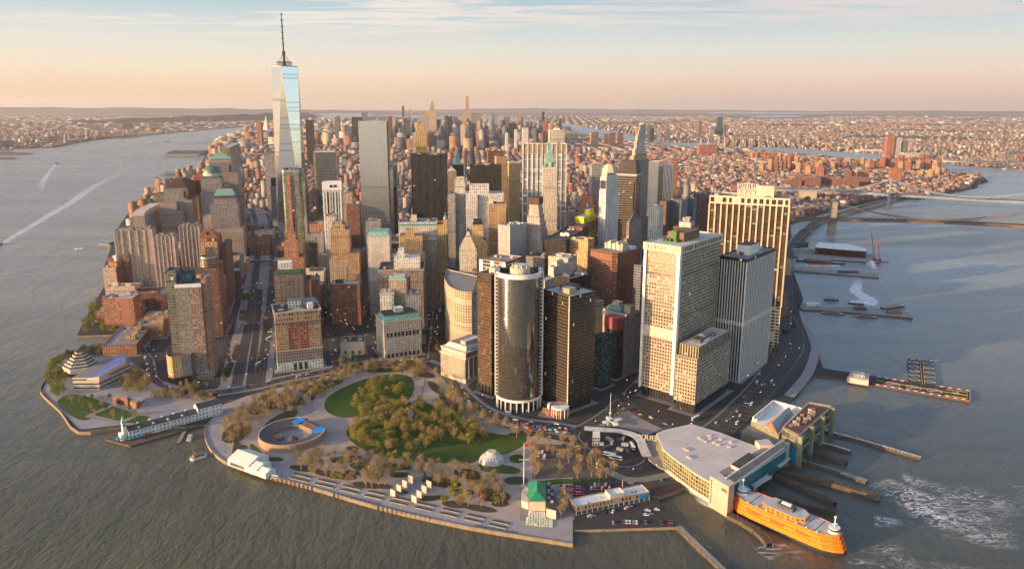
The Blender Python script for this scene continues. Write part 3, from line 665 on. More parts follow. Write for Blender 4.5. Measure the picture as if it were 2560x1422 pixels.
# ================================================================ the big towers of the near shore
def hero_right():
 b=Bld('office_tower','tall cream waffle-front tower with green plants on its flat roof',(1702,616),('b',1010),40,1613.5,('s',1803),'skyscraper')
 H=b.H
 b.box('podium',.04,.96,.04,.96,GL,16,'black',par=0)
 b.fins(13,'f',GL,16,DARKM,1.1,.3);b.fins(17,'r',GL,16,DARKM,1.1,.3);b.cornice(16,CREAM,out=.3,th=1.2)
 b.box('shaft',z0=16,z1=-8.5,st='waffle',par=0)
 b.plain('plant_storey',0,1,-.012,0,78,90,CREAM)
 b.fins(12,'f',77,91,WHITE,.7,1.6)
 for u in(0.,.93):b.plain('corner_pier',u,u+.07,-.022,0,14,H-8.5,WHITE)
 b.plain('corner_pier',1,1.02,-.02,.03,14,H-8.5,WHITE)
 cr=b.box('crown',-.035,1.035,-.02,1.02,H-8.5,H,'creamgrid',roof='pale',bay=4.2,flr=8.5)
 b.plain('roof_house',.25,.72,.30,.68,H-1.2,H+9,pmat('brown_screen',(.16,.11,.07),.8))
 b.plain('roof_house',.40,.55,.26,.34,H-1.2,H+11,pmat('green_screen',(.10,.16,.05),.8))
 for i in range(7):b.plain('roof_planting',.2+.09*(i%5),.26+.09*(i%5),.22+.5*(i%2),.27+.5*(i%2),H-1.2,H+2,GREENP)
 b.spire(.45,.5,H+9,H+20,.3,part='antenna')
 a=Bld('x','',(1743,898),('b',1037),40,1690,('s',1828.6),parent=b)
 h=a.H
 a.box('annex_base',.04,.96,.03,.97,GL,14,'black',par=0);a.fins(8,'f',GL,14,DARKM,1.1,.3);a.fins(12,'r',GL,14,DARKM,1.1,.3)
 a.box('annex',z0=14,z1=h,st='waffle',roof='pale')
 a.box('annex_crown',.06,.94,.06,.94,h-1,h+12,'bronzepier',roof='pale',bay=3.4)
 a.clutter(7,.2,.8,.2,.8,h+12,3,9,mats=[MECH,MECHD,WHITE])
 a.plain('roof_unit',.3,.7,.25,.5,h+11,h+14,MECHD)
 b=Bld('office_tower','dark tower with white vertical fins and a white roof box, right of the waffle tower',(1868,648),('b',955),40,1800,('s',1938),'skyscraper')
 H=b.H
 b.box('shaft',.0,1,0,1,14,0,'black',roof='grey');b.box('base',.05,.95,.05,.95,GL,14,'black',par=0)
 for f,n in(('f',11),('r',19)):b.fins(n,f,GL,-4,WHITE,1.1,1.1)
 for f,n in(('f',11),('r',19)):b.fins(n,f,H*.47,H*.5,WHITE,2.2,1.9,part='plant_louvre')
 b.plain('roof_house',.28,.75,.3,.62,H-1.2,H+11,WHITE,ROOF['dark']);b.clutter(6,.1,.9,.1,.9,0,5,7)
 b=Bld('office_tower','broad bronze glass slab with cream ribs, lit gold, beside the elevated highway',(1975,497),('b',870),21,1775,45,'skyscraper')
 H=b.H
 b.box('shaft',z0=62,z1=-11,st='bronzepier',par=0,bay=8)
 b.box('lower_grid',z0=GL,z1=62,st='creamgrid',par=0)
 b.box('crown',-.004,1.004,-.01,1.01,H-11,H,'creamgrid',roof='tan',bay=8.3,flr=11)
 b.fins(14,'f',62,-11,CREAM,1.9,1.4);b.fins(6,'r',62,-11,CREAM,1.9,1.4)
 b.plain('roof_house',.58,.80,.2,.6,H-1,H+15,CREAM,'tan');b.plain('roof_house',.34,.66,.3,.8,H-1,H+7,CREAM,'tan')
 t=MB()
 for i in range(9):
  u=.34+.03*i;p,q=b.pt(u,.25),b.pt(u+.03,.25);z0,z1=H+1,H+17
  t.bar((*p,z0),(*p,z1),.35,WHITE);t.bar((*p,z1),(*q,z1-(1 if i>4 else 0)),.4,WHITE);t.bar((*p,z0 if i%2 else z1),(*q,z1 if i%2 else z0),.3,WHITE);t.bar((*p,(z0+z1)/2),(*q,(z0+z1)/2),.3,WHITE)
 t.build('roof_truss',b.root);b.clutter(8,.05,.95,.2,.8,0,8,10)
 b=Bld('office_tower','dark bronze tower with fine lines and white roof deck, right of the curved glass tower',(1424,741.5),('b',1030),50,1355,('s',1490.5),'skyscraper')
 H=b.H
 b.box('shaft',z0=12,z1=0,st='darkline',roof='pale');b.box('base',.04,.96,.04,.96,GL,12,'black',par=0)
 b.fins(9,'f',GL,12,DARKM,1.2,.2);b.fins(9,'r',GL,12,DARKM,1.2,.2)
 b.plain('corner_strip',.985,1.012,-.012,.015,12,H+.3,CREAM)
 b.plain('roof_house',.3,.62,.35,.8,H-1,H+5,MECHD);b.plain('roof_house',.55,.85,.15,.4,H,H+6,pmat('tan_screen',(.32,.28,.2)))
 b.clutter(6,.3,.85,.15,.8,4,12,6)
 b=Bld('office_tower','bronze and black slab tower just left of the curved glass tower',(1228,687),('b',991),42,1193,('s',1268),'skyscraper')
 H=b.H
 b.box('shaft',z0=14,z1=-12,st='bronze',sides=['bronze','black','black','bronze'],par=0)
 b.box('crown',z0=H-12,z1=H,st='bronzepier',sides=['bronze','black','black','bronze'],roof='dark',bay=2.4)
 b.fins(9,'f',H-12,H-.5,DARKM,.6,.4)
 b.box('base',.05,.95,.05,.95,GL,14,'black',par=0);b.fins(5,'f',GL,14,DARKM,1.6,.3);b.fins(5,'r',GL,14,DARKM,1.6,.3)
 b.plain('roof_house',.5,.9,.3,.6,H-1,H+6,MECH);b.clutter(4,.1,.9,.1,.8,0,3)
 H=166.;A=np.array(GY(1242,673,745)[0:1]+(745,));x1=GY(1354,676,745)[0];x0=GY(1242,673,745)[0]
 lo,hi=500.,1200.
 for _ in range(50):
  m=(lo+hi)/2;xx,zz=GY(1300,688,m)
  if PX(xx,m,GL)[1]>1032:lo=m
  else:hi=m
 Yf=m;H=GY(1300,688,m)[1];sag=17.;Yc=Yf+sag
 xl=GY(1242,673,Yc)[0];xr=GY(1354,676,Yc)[0];c=(xr-xl)/2;mx=(xl+xr)/2
 Rr=(c*c+sag*sag)/(2*sag);yc=Yf+Rr;a0=math.asin(c/Rr);N=28
 arc=[(mx+Rr*math.sin(-a0+2*a0*i/N),yc-Rr*math.cos(-a0+2*a0*i/N))for i in range(N+1)]
 root=empty('office_tower',(mx,Yc,GL),'curved mirror-glass tower with a white rim and roof drum, facing the park','skyscraper')
 ALLB.append((mx,Yc+10,32,None))
 mb=MB();mm=S('mirror')[0]
 for i in range(N):mb.face([(*arc[i],17),(*arc[i+1],17),(*arc[i+1],H-5),(*arc[i],H-5)],mm,[(i,0),(i+1,0),(i+1,41),(i,41)])
 mb.build('curved_glass_wall',root,smooth=True)
 mb=MB();wr=WHITE
 for i in range(N):
  p,q=arc[i],arc[i+1];o=lambda r,k:(mx+(r[0]-mx)*k,yc+(r[1]-yc)*k)
  k=1.012
  for z0,z1 in((H-5,H),(14,17)):
   mb.face([(*o(p,k),z0),(*o(q,k),z0),(*o(q,k),z1),(*o(p,k),z1)],wr);mb.face([(*o(p,k),z1),(*o(q,k),z1),(*o(q,.96),z1),(*o(p,.96),z1)],wr)
   mb.face([(*o(q,.96),z0),(*o(p,.96),z0),(*o(p,.96),z1),(*o(q,.96),z1)],wr)
 mb.build('rim',root)
 back=Yc+26;sl=sty('slotwall',(.60,.56,.52),(.03,.03,.03),7,4.6,.55,.5,lit=0,blind=0);SM=S('slotwall')
 for sx,xx in((-1,xl),(1,xr)):
  mb=MB();mb.prism([(xx-2.6,Yc-1),(xx+2.6,Yc-1),(xx+2.6,back),(xx-2.6,back)],17,H-1,SM[0],None,6.4,4.2);mb.build('side_wall',root)
  for yy in(Yc-.2,Yc+9,Yc+18):mb=MB();mb.prism([(xx-1,yy),(xx+1,yy),(xx+1,yy+2),(xx-1,yy+2)],GL,17,WHITE);mb.build('column',root)
 mb=MB();mb.bx(xl+3,xr-3,back-1,back,GL,H-1,S('black')[0],None,3,3.8);mb.build('rear_wall',root)
 mb=MB();mb.face([(x,y,H-6)for x,y in arc]+[(xr,back,H-6),(xl,back,H-6)],ROOF['dark']);mb.build('roof',root)
 for i in range(1,N,3):
  p=arc[i];mb=MB();mb.prism([(p[0]-.7,p[1]-.7),(p[0]+.7,p[1]-.7),(p[0]+.7,p[1]+.7),(p[0]-.7,p[1]+.7)],GL,14,WHITE);mb.build('column',root)
 mb=MB();gl=[(mx+(p[0]-mx)*.86,yc+(p[1]-yc)*.965)for p in arc];mb.prism(gl+[(xr-5,back-1.5),(xl+5,back-1.5)],GL,14,S('black')[0],None,3,5);mb.build('lobby',root)
 dc=(mx+1,Yc+6);n=24
 for r_,z0,z1,m in((11,H-6,H+4,CREAM),(7,H+4,H+7,MECH)):
  mb=MB();mb.prism([(dc[0]+r_*math.cos(2*math.pi*i/n),dc[1]+r_*math.sin(2*math.pi*i/n))for i in range(n)],z0,z1,m,ROOF['pale']);mb.build('roof_drum',root)
 for k in range(-3,4):
  mb=MB();x=mx+k*6;y=yc-math.sqrt(max(0,Rr*Rr-(k*6)**2))+3
  for d in(-2.5,2.5):mb.bar((x+d,y,H-6),(x,y+3,H),.25,DARKM,3)
  mb.build('roof_strut',root)
 for i in range(9):mb=MB();a=i*.7;x,y=dc[0]+9*math.cos(a),dc[1]+9*math.sin(a);mb.bar((x,y,H+4),(x,y,H+7),.4,WHITE,5);mb.build('antenna',root)
hero_right()
def hero_left():
 b=Bld('office_building','wide orange and red brick block with white arched base facing the park',(686,782),('b',930),(811,916),800,42,'building')
 H=b.H
 b.box('shaft',0,.27,0,1,30,-14,'tan',par=0);b.box('shaft',.73,1,0,1,30,-14,'tan',par=0);b.box('centre_bay',.27,.73,.006,.994,30,-14,'redtile',par=0)
 b.box('lower_storeys',-.003,1.003,-.003,1,14,30,'greybrown',par=0);b.box('base',-.006,1.006,-.01,1,GL,14,'white',par=0)
 for i in range(3):
  u=.385+.115*i;mb=MB();p=[(u-.03,3),(u+.03,3),(u+.03,10)]+[(u+.03*math.cos(a),10+2.4*math.sin(a))for a in(.5,1.,1.57,2.1,2.6)]+[(u-.03,10)]
  mb.face([(*b.pt(q[0],-.014),q[1])for q in p],DARKM);mb.build('arched_window',b.root)
 b.box('crown',0,1,0,1,H-14,H,'tan',roof='dark',flr=7);b.cornice(-14,pmat('slate_blue',(.12,.13,.15)),out=1.3,th=1.5);b.cornice(30,STONE,out=1);b.cornice(0,STONE,out=1.6,th=1.4)
 mb=MB();q=[(.27,0),(.73,0),(.62,2.5),(.5,4.2),(.38,2.5)]
 mb.face([(*b.pt(u,-.012),H+z)for u,z in q],CREAM);mb.face([(*b.pt(u,.03),H+z)for u,z in q[::-1]],CREAM);mb.build('gable',b.root)
 b.plain('roof_house',.33,.62,.45,.8,-1.2,H+8,'white','grey');b.plain('roof_house',.64,.97,.35,.98,-1.2,H+5,S('bluegrey')[0],'grey');b.plain('roof_house',.74,.86,.15,.35,-1.2,H+6,WHITE);b.clutter(8,.03,.95,.15,.95,0,4,7)
 b=Bld('office_building','brown stone tower wrapped in scaffolding with green netting, behind the orange and red block',(686,690),985,-14,757,40,'building')
 H=b.H
 b.box('shaft',z1=0,st='greybrown',roof='brown');sc=MB()
 for k in range(14):
  z=H-1.5-k*3.2
  for i in range(4):
   P=b.rect(-.03,1.03,-.04,1.04);sc.bar((*P[i],z),(*P[(i+1)%4],z),.22,DARKM,3)
 for i in range(4):
  for t in np.linspace(0,1,8):
   P=b.rect(-.03,1.03,-.04,1.04);p=np.array(P[i])*(1-t)+np.array(P[(i+1)%4])*t;sc.bar((*p,H-44),(*p,H+2),.18,TIMB,3)
 sc.build('scaffolding',b.root);b.plain('netting',.05,.95,.02,.4,-1,H+5,pmat('green_net',(.05,.10,.06)));b.plain('roof_house',.1,.6,.5,.95,-1,H+14,'white','white');b.clutter(4,.5,.95,.5,.95,6,2)
 b=Bld('art_deco_tower','red-brown stepped brick tower standing in front of the round-topped glass tower',(709,600),1040,-12,744,26,'skyscraper')
 H=b.H
 b.box('shaft',st='orange',roof='brown');b.box('crown',.18,.82,.2,.8,H-1,H+9,'orange',roof='brown');b.box('crown',.3,.7,.3,.7,H+8,H+16,'orange',roof='brown');b.spire(.5,.5,H+15,H+24,1.2,BRICKM)
 b.box('setback',-.1,1.35,-.1,1.2,GL,H-26,'orange',roof='brown');b.box('setback',-.1,1.75,-.05,1.4,GL,H-62,'orange',roof='brown');b.clutter(3,.95,1.3,.2,.9,H-26,4,4)
 b=Bld('apartment_tower','green glass tower under construction with rounded corners and an orange hoist up its front',(702,425),1190,-6,752,36,'skyscraper')
 H=b.H;pl=[(.12,0),(.88,0),(.96,.05),(1,.18),(1,.9),(.9,1),(.1,1),(0,.9),(0,.18),(.04,.05)]
 b.box('shaft',poly=b.poly(pl),z1=-4,st='greenglass',par=0,roof='dark')
 mb=MB();P=b.poly(pl);c=b.pt(.5,.5)
 for i in range(len(P)):
  j=(i+1)%len(P);q=[tuple(np.array(c)+(np.array(p)-c)*.93)for p in(P[i],P[j])]
  mb.face([(*P[i],H-4),(*P[j],H-4),(*P[j],H),(*P[i],H)],STEEL);mb.face([(*P[i],H),(*P[j],H),(*q[1],H),(*q[0],H)],STEEL);mb.face([(*q[0],H),(*q[1],H),(*q[1],H-4),(*q[0],H-4)],DARKM)
 mb.build('crown_ring',b.root);b.clutter(4,.2,.8,.3,.8,-2,6,7)
 b.plain('hoist',.3,.45,-.06,0,20,H-8,sty('hoist',(.42,.12,.06),(.15,.12,.1),2.6,4,.7,.6)and 'hoist')
 b=Bld('office_tower','tan stone tower with a stepped crown above the round-fronted parking garage',(825,575),1150,-8,872,36,'skyscraper')
 H=b.H
 b.box('shaft',z0=GL,z1=0,st='tan',roof='tan');b.box('crown',.1,.78,.1,.9,H-1,H+8,'tan',roof='tan',flr=8);b.box('crown',.25,.62,.25,.8,H+7,H+13,'tan',roof='tan')
 b.box('wing',-.1,1.02,-.12,1,GL,H-48,'beige',roof='tan');b.box('wing',.86,1.5,-.16,.9,GL,H-38,'tan',roof='tan');b.box('wing',.35,.8,-.15,.0,GL,H-60,'beige',roof='tan');b.clutter(6,-.05,1.4,0,.8,H-38,3,4);b.cornice(0,STONE)
 b=Bld('office_tower','slender white tower with small windows behind the tan stepped tower',(812,541),1290,-8,840,30,'skyscraper')
 b.box('shaft',st='white',roof='grey');b.clutter(4,seed=2,tank=1)
 b=Bld('parking_garage','low brown garage with a rounded corner beside the tunnel ramps',(822,755),('b',790),-8,905,60,'garage')
 H=b.H;pl=[(0,0),(.3,-.02)]+[(.3+.7*math.sin(a),.38-.46*math.cos(a))for a in np.linspace(.25,1.5,8)]+[(1,.5),(1,1),(0,1)]
 b.box('shaft',poly=b.poly(pl),st=sty('garage',(.24,.17,.12),(.08,.05,.035),9,3.2,.7,.4,lit=0)and 'garage',roof='grey');b.plain('roof_house',.5,.72,.75,.95,-1.2,H+6,CREAM);b.plain('link_bridge',-.28,0,.25,.65,GL+12,H-2,pmat('blue_cladding',(.14,.25,.32),.4),'grey')
 b=Bld('office_tower','pale stone tower with a low green copper roof, left of the glass canyon',(918,590),1130,-5,973,42,'skyscraper')
 H=b.H;b.box('shaft',st='pale',par=0);b.taper('roof',0,1,0,1,H,H+6,(.86,.8),COPPER);b.cornice(0,STONE);b.cornice(-28,STONE);b.cornice(-12,STONE,out=.5);b.box('wing',1,1.22,.1,1,GL,H-30,'pale');b.spire(.5,.5,H+5,H+12,.2)
 b=Bld('office_building','white stone block with green mansard roof and arched upper windows at the park corner',(959,806),('b',897),(1059,883),1052,42,'building')
 H=b.H;b.box('shaft',st='lime',par=0,z1=0);b.taper('mansard',0,1,0,.8,H,H+7,(.9,.78),COPPER,ROOF['dark']);b.cornice(0,STONE,out=1.2);b.cornice(-14,STONE,out=.6);b.cornice(-24,STONE,out=.4)
 b.plain('roof_house',.38,.6,.3,.55,H+6,H+14,'white','white')
 for i in range(9):
  u=.1+.1*i;mb=MB();p=[(u-.03,-22),(u+.03,-22),(u+.03,-17)]+[(u+.03*math.cos(a),-17+2.*math.sin(a))for a in(.5,1.57,2.6)]+[(u-.03,-17)]
  mb.face([(*b.pt(q[0],-.012),H+q[1])for q in p],DARKM);mb.build('arched_window',b.root)
 for i in range(8):mb=MB();u=.1+.115*i;mb.face([(*b.pt(u-.03,-.01),GL+.5),(*b.pt(u+.03,-.01),GL+.5),(*b.pt(u+.03,-.01),GL+5),(*b.pt(u,-.01),GL+7),(*b.pt(u-.03,-.01),GL+5)],DARKM);mb.build('arched_window',b.root)
 b.plain('dark_roof',.1,.9,.3,.78,H+5,H+7.3,ROOF['dark'])
 for(lab,p,Y,xf,dep,st,rf,cl)in(('small white-roofed block behind the white mansard building, left side',(950,735),985,984,30,'white','white',3),('narrow stone block with a pale green roof edge behind the white mansard building',(972,700),1000,1015,26,'beige','pale',2),('grey-roofed block behind the white mansard building, right side',(1014,738),985,1052,32,'lime','grey',3),('large grey stone block with recessed courts and dark roofs, north of the white mansard building',(945,675),1060,1058,60,'greybrown','dark',8)):
  b=Bld('office_building',lab,p,Y,-5,xf,dep);b.box('shaft',st=st,roof=rf);b.clutter(cl,seed=cl,tank=1);b.cornice(0,STONE,out=.8)
  if 'green' in lab:b.taper('mansard',0,1,0,1,b.H,b.H+4,(.8,.75),COPPER,ROOF['pale'])
  if 'courts' in lab:b.box('wing',0,.3,-.22,0,GL,b.H-6,'greybrown',roof='grey');b.box('wing',.72,1,-.2,0,GL,b.H-3,'greybrown',roof='grey')
 b=Bld('ventilation_building','plain windowless stone block at the tunnel mouth by the park',(851,855),('b',900),-6,910,24,'building')
 b.box('shaft',st='blank',roof='dark');b.plain('doorway',.44,.54,-.02,0,GL,9,DARKM)
 for u in(.2,.5,.8):b.plain('grille',u-.05,u+.05,-.015,0,11,15,DARKM)
 b.clutter(4)
hero_left()
# ================================================================ waterfront towers on the left
def simple(name,lab,p,Y,phi,xf,dep,st,roof='grey',cl=4,tank=0,cat='building',cor=None,group=None,crown=None,z0=GL,dark=False,seed=1,big=6):
 b=Bld(name,lab,p,Y,phi,xf,dep,cat,group)
 b.box('shaft',st=st,roof=roof,z0=z0)
 if crown:b.box('crown',crown[0],crown[1],.2,.8,b.H-1,b.H+crown[2],st,roof=roof)
 if cl:b.clutter(cl,seed=seed+cl,tank=tank,big=big)
 if cor:b.cornice(0,cor)
 return b
def west():
 b=Bld('office_tower','stepped granite office tower with dark ziggurat cap and golden glass side, nearest the harbour',(464,471),1600,-14,408,('s',491),'skyscraper')
 H=b.H;b.box('shaft',st='granitegl',z1=0,sides=['granitegl','goldglass','granite','granite'],roof='tan',flr=4)
 b.box('setback',-.12,.58,-.12,.3,GL,H-28,'granite',roof='tan');b.box('setback',-.12,.86,-.14,.3,GL,H-46,'granite',roof='tan');b.box('setback',1,1.25,.0,1,GL,H-26,'granitegl',sides=['granite','goldglass','granite','granite'],roof='tan')
 for k in range(5):b.plain('cap',.05+.06*k,.98-.07*k,.1+.06*k,.95-.06*k,H-1+3.4*k,H+3.2+3.4*k,pmat('dark_bronze_cap',(.11,.08,.06),.6,metal=.3))
 b.plain('slot',.88,.97,-.01,.0,-20,-6,DARKM)
 b=Bld('office_tower','granite and glass tower with a round green copper dome',(501,447),1623,-14,553,46,'skyscraper')
 H=b.H;b.box('shaft',st='granitegl',roof='tan');b.box('crown',.08,.92,.06,.92,H-1,H+5,'bluegrey',roof='tan');b.cyl('drum',.52,.5,b.w*.47,H+4,H+11,CREAM,24);b.dome('dome',.52,.5,b.w*.46,H+11,17,DOME,28)
 b.box('setback',-.08,1.12,-.05,1,GL,H-30,'granitegl',roof='tan');b.box('setback',-.1,.62,-.16,.6,GL,H-78,'granite',roof='tan');b.box('setback',1,1.3,.1,1,GL,H-14,'granitegl',roof='tan')
 b=Bld('office_tower','granite tower with a stepped green copper pyramid roof',(521,408),1695,-14,580,('s',606),'skyscraper')
 H=b.H;b.box('shaft',st='granite',sides=['granitegl','granite','granite','granite'],roof='tan');b.box('crown',.06,.96,.05,.95,H-1,H+9,'granite',roof='tan');mb=MB();mb.taper(b.rect(.02,1,.02,.98),H+9,H+15,.8,COPPER,COPPER);mb.taper(b.rect(.14,.88,.14,.86),H+14,H+27,0,COPPER);mb.build('pyramid_roof',b.root)
 b.box('setback',-.12,1.2,-.05,1.02,GL,H-22,'granite',roof='tan');b.plain('slot',.86,.94,-.012,0,-26,-4,DARKM);b.box('setback',.7,1.4,-.1,.8,GL,H-70,'granite',roof='tan')
 b=Bld('office_tower','granite tower with a cut-off green copper pyramid roof beside the highway',(533,498),1436,-14,590,('s',612),'skyscraper')
 H=b.H;b.box('shaft',st='granitegl',sides=['granitegl','granite','granite','granite'],roof='tan');b.box('crown',.06,.94,.05,.95,H-1,H+7,'bluegrey',roof='tan',flr=8);mb=MB();mb.taper(b.rect(.04,.96,.03,.97),H+7,H+18,(.72,.6),COPPER,ROOF['tan']);mb.build('pyramid_roof',b.root)
 b.box('setback',-.16,1.06,-.12,1.02,GL,H-10,'granitegl',roof='tan',sides=['granitegl','granite','granite','granite']);b.box('setback',-.5,.3,-.1,.9,GL,H-34,'granite',roof='tan');b.box('setback',-.1,1.22,-.2,1.05,GL,H-58,'granite',roof='tan')
 b=Bld('office_building','low granite block with a barrel-shaped roof edge at the water',(361,540),1490,-12,331,('s',403),'building')
 H=b.H;b.box('shaft',st='granite',sides=['granite','grey','granite','granite'],roof='tan');mb=MB();pr_=[(-.0,H),(.0,H+4),(.12,H+8),(.3,H+9.5),(1,H+9.5),(1,H)]
 for i in range(len(pr_)-1):a,c=pr_[i],pr_[i+1];mb.face([(*b.pt(0,a[0]),a[1]),(*b.pt(1,a[0]),a[1]),(*b.pt(1,c[0]),c[1]),(*b.pt(0,c[0]),c[1])],STONE)
 for u in(0,1):mb.face([(*b.pt(u,q[0]),q[1])for q in pr_],STONE)
 mb.build('barrel_roof',b.root)
 simple('apartment_tower','glass and stone residential block between the exchange block and the golden-sided tower',(384,486),1660,-12,412,30,'greenglass',cl=2,cat='apartment block')
 simple('apartment_tower','red brick tower behind the domed tower',(482,438),1720,-12,508,30,'redtile',crown=(.4,.8,6),cl=2,cat='apartment block')
 b=Bld('office_tower','tall glass tower with a gold-lit face, behind the pyramid-roofed tower',(576,368),1857,-14,550,('s',598),'skyscraper');b.box('shaft',st='ribdark',sides=['goldglass','bluegrey','ribdark','ribdark'],roof='pale');b.clutter(4,seed=6)
 for i,(lab,p,xf,Y,w)in enumerate((('long concrete apartment slab with balconies at the river edge, leftmost',(283,577),381,1240,24),('concrete apartment slab with balconies, middle of three',(381,592),435,1215,26),('concrete apartment slab with balconies, set back behind the others',(446,566),498,1340,26))):
  b=Bld('apartment_slab',lab,p,Y,-14,xf,w,'apartment block','concrete apartment slabs by the river')
  b.box('shaft',st='condo',roof='tan');b.fins(6,'f',GL,0,STONE,1.6,1.3,u0=.02,u1=.98);b.plain('end_wall',0,.1,-.03,0,GL,-.2,pmat('pink_concrete',(.46,.33,.28)));b.plain('end_wall',.88,1,-.03,0,GL,-.2,pmat('pink_concrete',(.46,.33,.28)))
  for k in range(4):b.box('roof_house',.12+.22*k,.26+.22*k,.2,.8,b.H-1,b.H+2.5+(k%2)*2,'condo',roof='tan')
  b.clutter(6,seed=i)
 b=Bld('apartment_tower','brown brick twin tower with a white water tank at the river edge',(289,669),('b',748),2,256,('s',321),'apartment block');H=b.H
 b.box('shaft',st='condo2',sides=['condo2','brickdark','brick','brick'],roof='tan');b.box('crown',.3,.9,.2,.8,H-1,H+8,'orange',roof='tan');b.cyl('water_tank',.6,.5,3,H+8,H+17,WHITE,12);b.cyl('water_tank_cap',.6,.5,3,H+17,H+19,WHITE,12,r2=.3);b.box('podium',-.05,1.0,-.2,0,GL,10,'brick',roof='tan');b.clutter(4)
 b=Bld('apartment_tower','dark brick tower with green roof plants behind the twin tower',(303,636),('h',78),-10,322,20,'apartment block');b.box('shaft',st='brickdark',roof='brown');b.plain('roof_planting',.1,.9,.2,.8,-1,b.H+3,GREENP)
 simple('apartment_block','red brick mid-rise with stepped balconies below the concrete slabs',(328,684),('b',735),-14,372,30,'brick',cl=4,tank=1,cat='apartment block')
 simple('apartment_block','dark red brick mid-rise with orange top, right of the stepped one',(372,682),('b',735),-14,417,30,'brickdark',cl=4,tank=1,cat='apartment block',seed=4)
 b=simple('apartment_block','low U-shaped dark red block around a court',(322,735),('b',768),-14,392,16,'brickdark','grey',3,cat='apartment block');b.box('wing',1,1.35,-.6,3.2,GL,b.H,'brickdark',roof='grey');b.box('wing',-.2,1.3,2.4,3.4,GL,b.H,'brickdark',roof='grey')
 b=Bld('apartment_block','low orange brick block with a stone-coloured roof court, by the cove',(239,786),('b',804),-14,333,78,'apartment block');H=b.H
 b.box('shaft',st='orange',roof='tan');b.box('attic',.03,.97,.04,.96,H-1,H+3.5,'gold',roof='tan');b.box('roof_house',.1,.3,.1,.25,H+2,H+8,'gold',roof='pale');b.box('roof_house',.6,.85,.55,.7,H+2,H+8,'gold',roof='pale');b.clutter(14,.1,.9,.1,.9,3,9,5)
 b=Bld('apartment_block','low orange brick block in the second row behind the cove',(328,818),('b',850),-14,407,46,'apartment block');b.box('shaft',st='orange',roof='grey');b.box('roof_house',.55,.95,.3,.6,b.H-1,b.H+5,'gold',roof='tan');b.clutter(5,seed=3)
 b=Bld('apartment_block','small orange brick block with a square recessed roof, third row',(360,791),('h',26),-14,420,30,'apartment block');b.box('shaft',st='orange',roof='tan');b.clutter(5,seed=5)
 b=Bld('apartment_block','bright orange brick block with white roof houses nearest the museum',(255,865),('b',893),-14,340,92,'apartment block');H=b.H
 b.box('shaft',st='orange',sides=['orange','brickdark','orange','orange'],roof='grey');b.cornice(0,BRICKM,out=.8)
 for v,s_ in((.25,.12),(.5,.1),(.72,.1)):b.box('roof_house',.58,.58+s_*2.2,v,v+s_,H-1,H+5.5,'gold',roof='pale')
 b.clutter(8,seed=2,big=4)
 b=Bld('apartment_tower','tall red brick tower with a round hole in its gable',(497,606),1140,-14,543,60,'apartment block');H=b.H
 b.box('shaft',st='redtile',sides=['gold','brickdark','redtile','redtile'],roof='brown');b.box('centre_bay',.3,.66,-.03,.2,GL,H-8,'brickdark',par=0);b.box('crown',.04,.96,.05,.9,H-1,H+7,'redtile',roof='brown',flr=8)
 mb=MB();q=[(.05,7),(.95,7),(.95,10),(.72,20),(.28,20),(.05,10)]
 for v in(.04,.3):mb.face([(*b.pt(u,v),H+z)for u,z in(q if v<.1 else q[::-1])],BRICKM)
 for i in range(6):j=(i+1)%6;mb.face([(*b.pt(q[i][0],.04),H+q[i][1]),(*b.pt(q[i][0],.3),H+q[i][1]),(*b.pt(q[j][0],.3),H+q[j][1]),(*b.pt(q[j][0],.04),H+q[j][1])],BRICKM)
 mb.build('gable',b.root);mb=MB();mb.face([(*b.pt(.5+.1*math.cos(a),.035),H+14+3*math.sin(a))for a in np.linspace(0,6,12)],DARKM);mb.build('round_opening',b.root)
 b.box('wing',1,1.35,.3,1.6,GL,H-12,'brickdark',roof='brown')
 b=Bld('apartment_tower','brown tower crowned by an oval glass drum',(500,672),1010,-14,545,50,'apartment block');H=b.H
 b.box('shaft',st='brickdark',roof='brown');c=b.pt(.45,.35);mb=MB();mb.prism([(c[0]+12.5*math.cos(a),c[1]+15*math.sin(a))for a in[2*math.pi*i/28 for i in range(28)]],H-1,H+13,S('ribdark')[0],ROOF['grey'],3,3.8);mb.build('oval_drum',b.root)
 mb=MB();mb.prism([(c[0]+12*math.cos(a),c[1]+14.5*math.sin(a))for a in[2*math.pi*i/28 for i in range(28)]],H+13,H+16,STEEL,ROOF['dark']);mb.build('oval_parapet',b.root);b.plain('roof_planting',.9,1,.0,.6,-1,H+2,GREENP)
 b=Bld('hotel_tower','glass and red brick residential tower with a curved low wing, left of the avenue',(437,712),('b',948),-12,501,30,'skyscraper');H=b.H
 b.box('shaft',st='glassbrick',roof='grey');b.box('brick_bay',.55,1.0,-.02,.3,26,H-6,'brickmute',par=0);b.box('glass_bay',-.4,.02,.2,1.1,26,H+16,'greenglass',roof='dark');b.box('glass_bay',-.3,.6,.35,1.1,H-1,H+10,'teal',roof='dark');b.plain('fascia',-.02,1.02,-.03,-.01,H-4,H+.5,WHITE)
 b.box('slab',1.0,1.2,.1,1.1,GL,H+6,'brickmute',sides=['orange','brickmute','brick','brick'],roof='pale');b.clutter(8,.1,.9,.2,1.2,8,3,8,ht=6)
 b.box('podium',-.02,1.24,-.08,1.2,GL,14,'greybrown',roof='grey',par=0)
 wing=[(.42,-.3),(.42,.4),(-.62,1.2)]+[(-.75+.5*(1-math.cos(t))*1.0,1.1-1.55*math.sin(t))for t in np.linspace(.1,1.5,8)]+[(.05,-.38)]
 W2=Bld('x','',(431,882),('b',948),b.phi*57.2958,480,34,parent=b,foot=False)
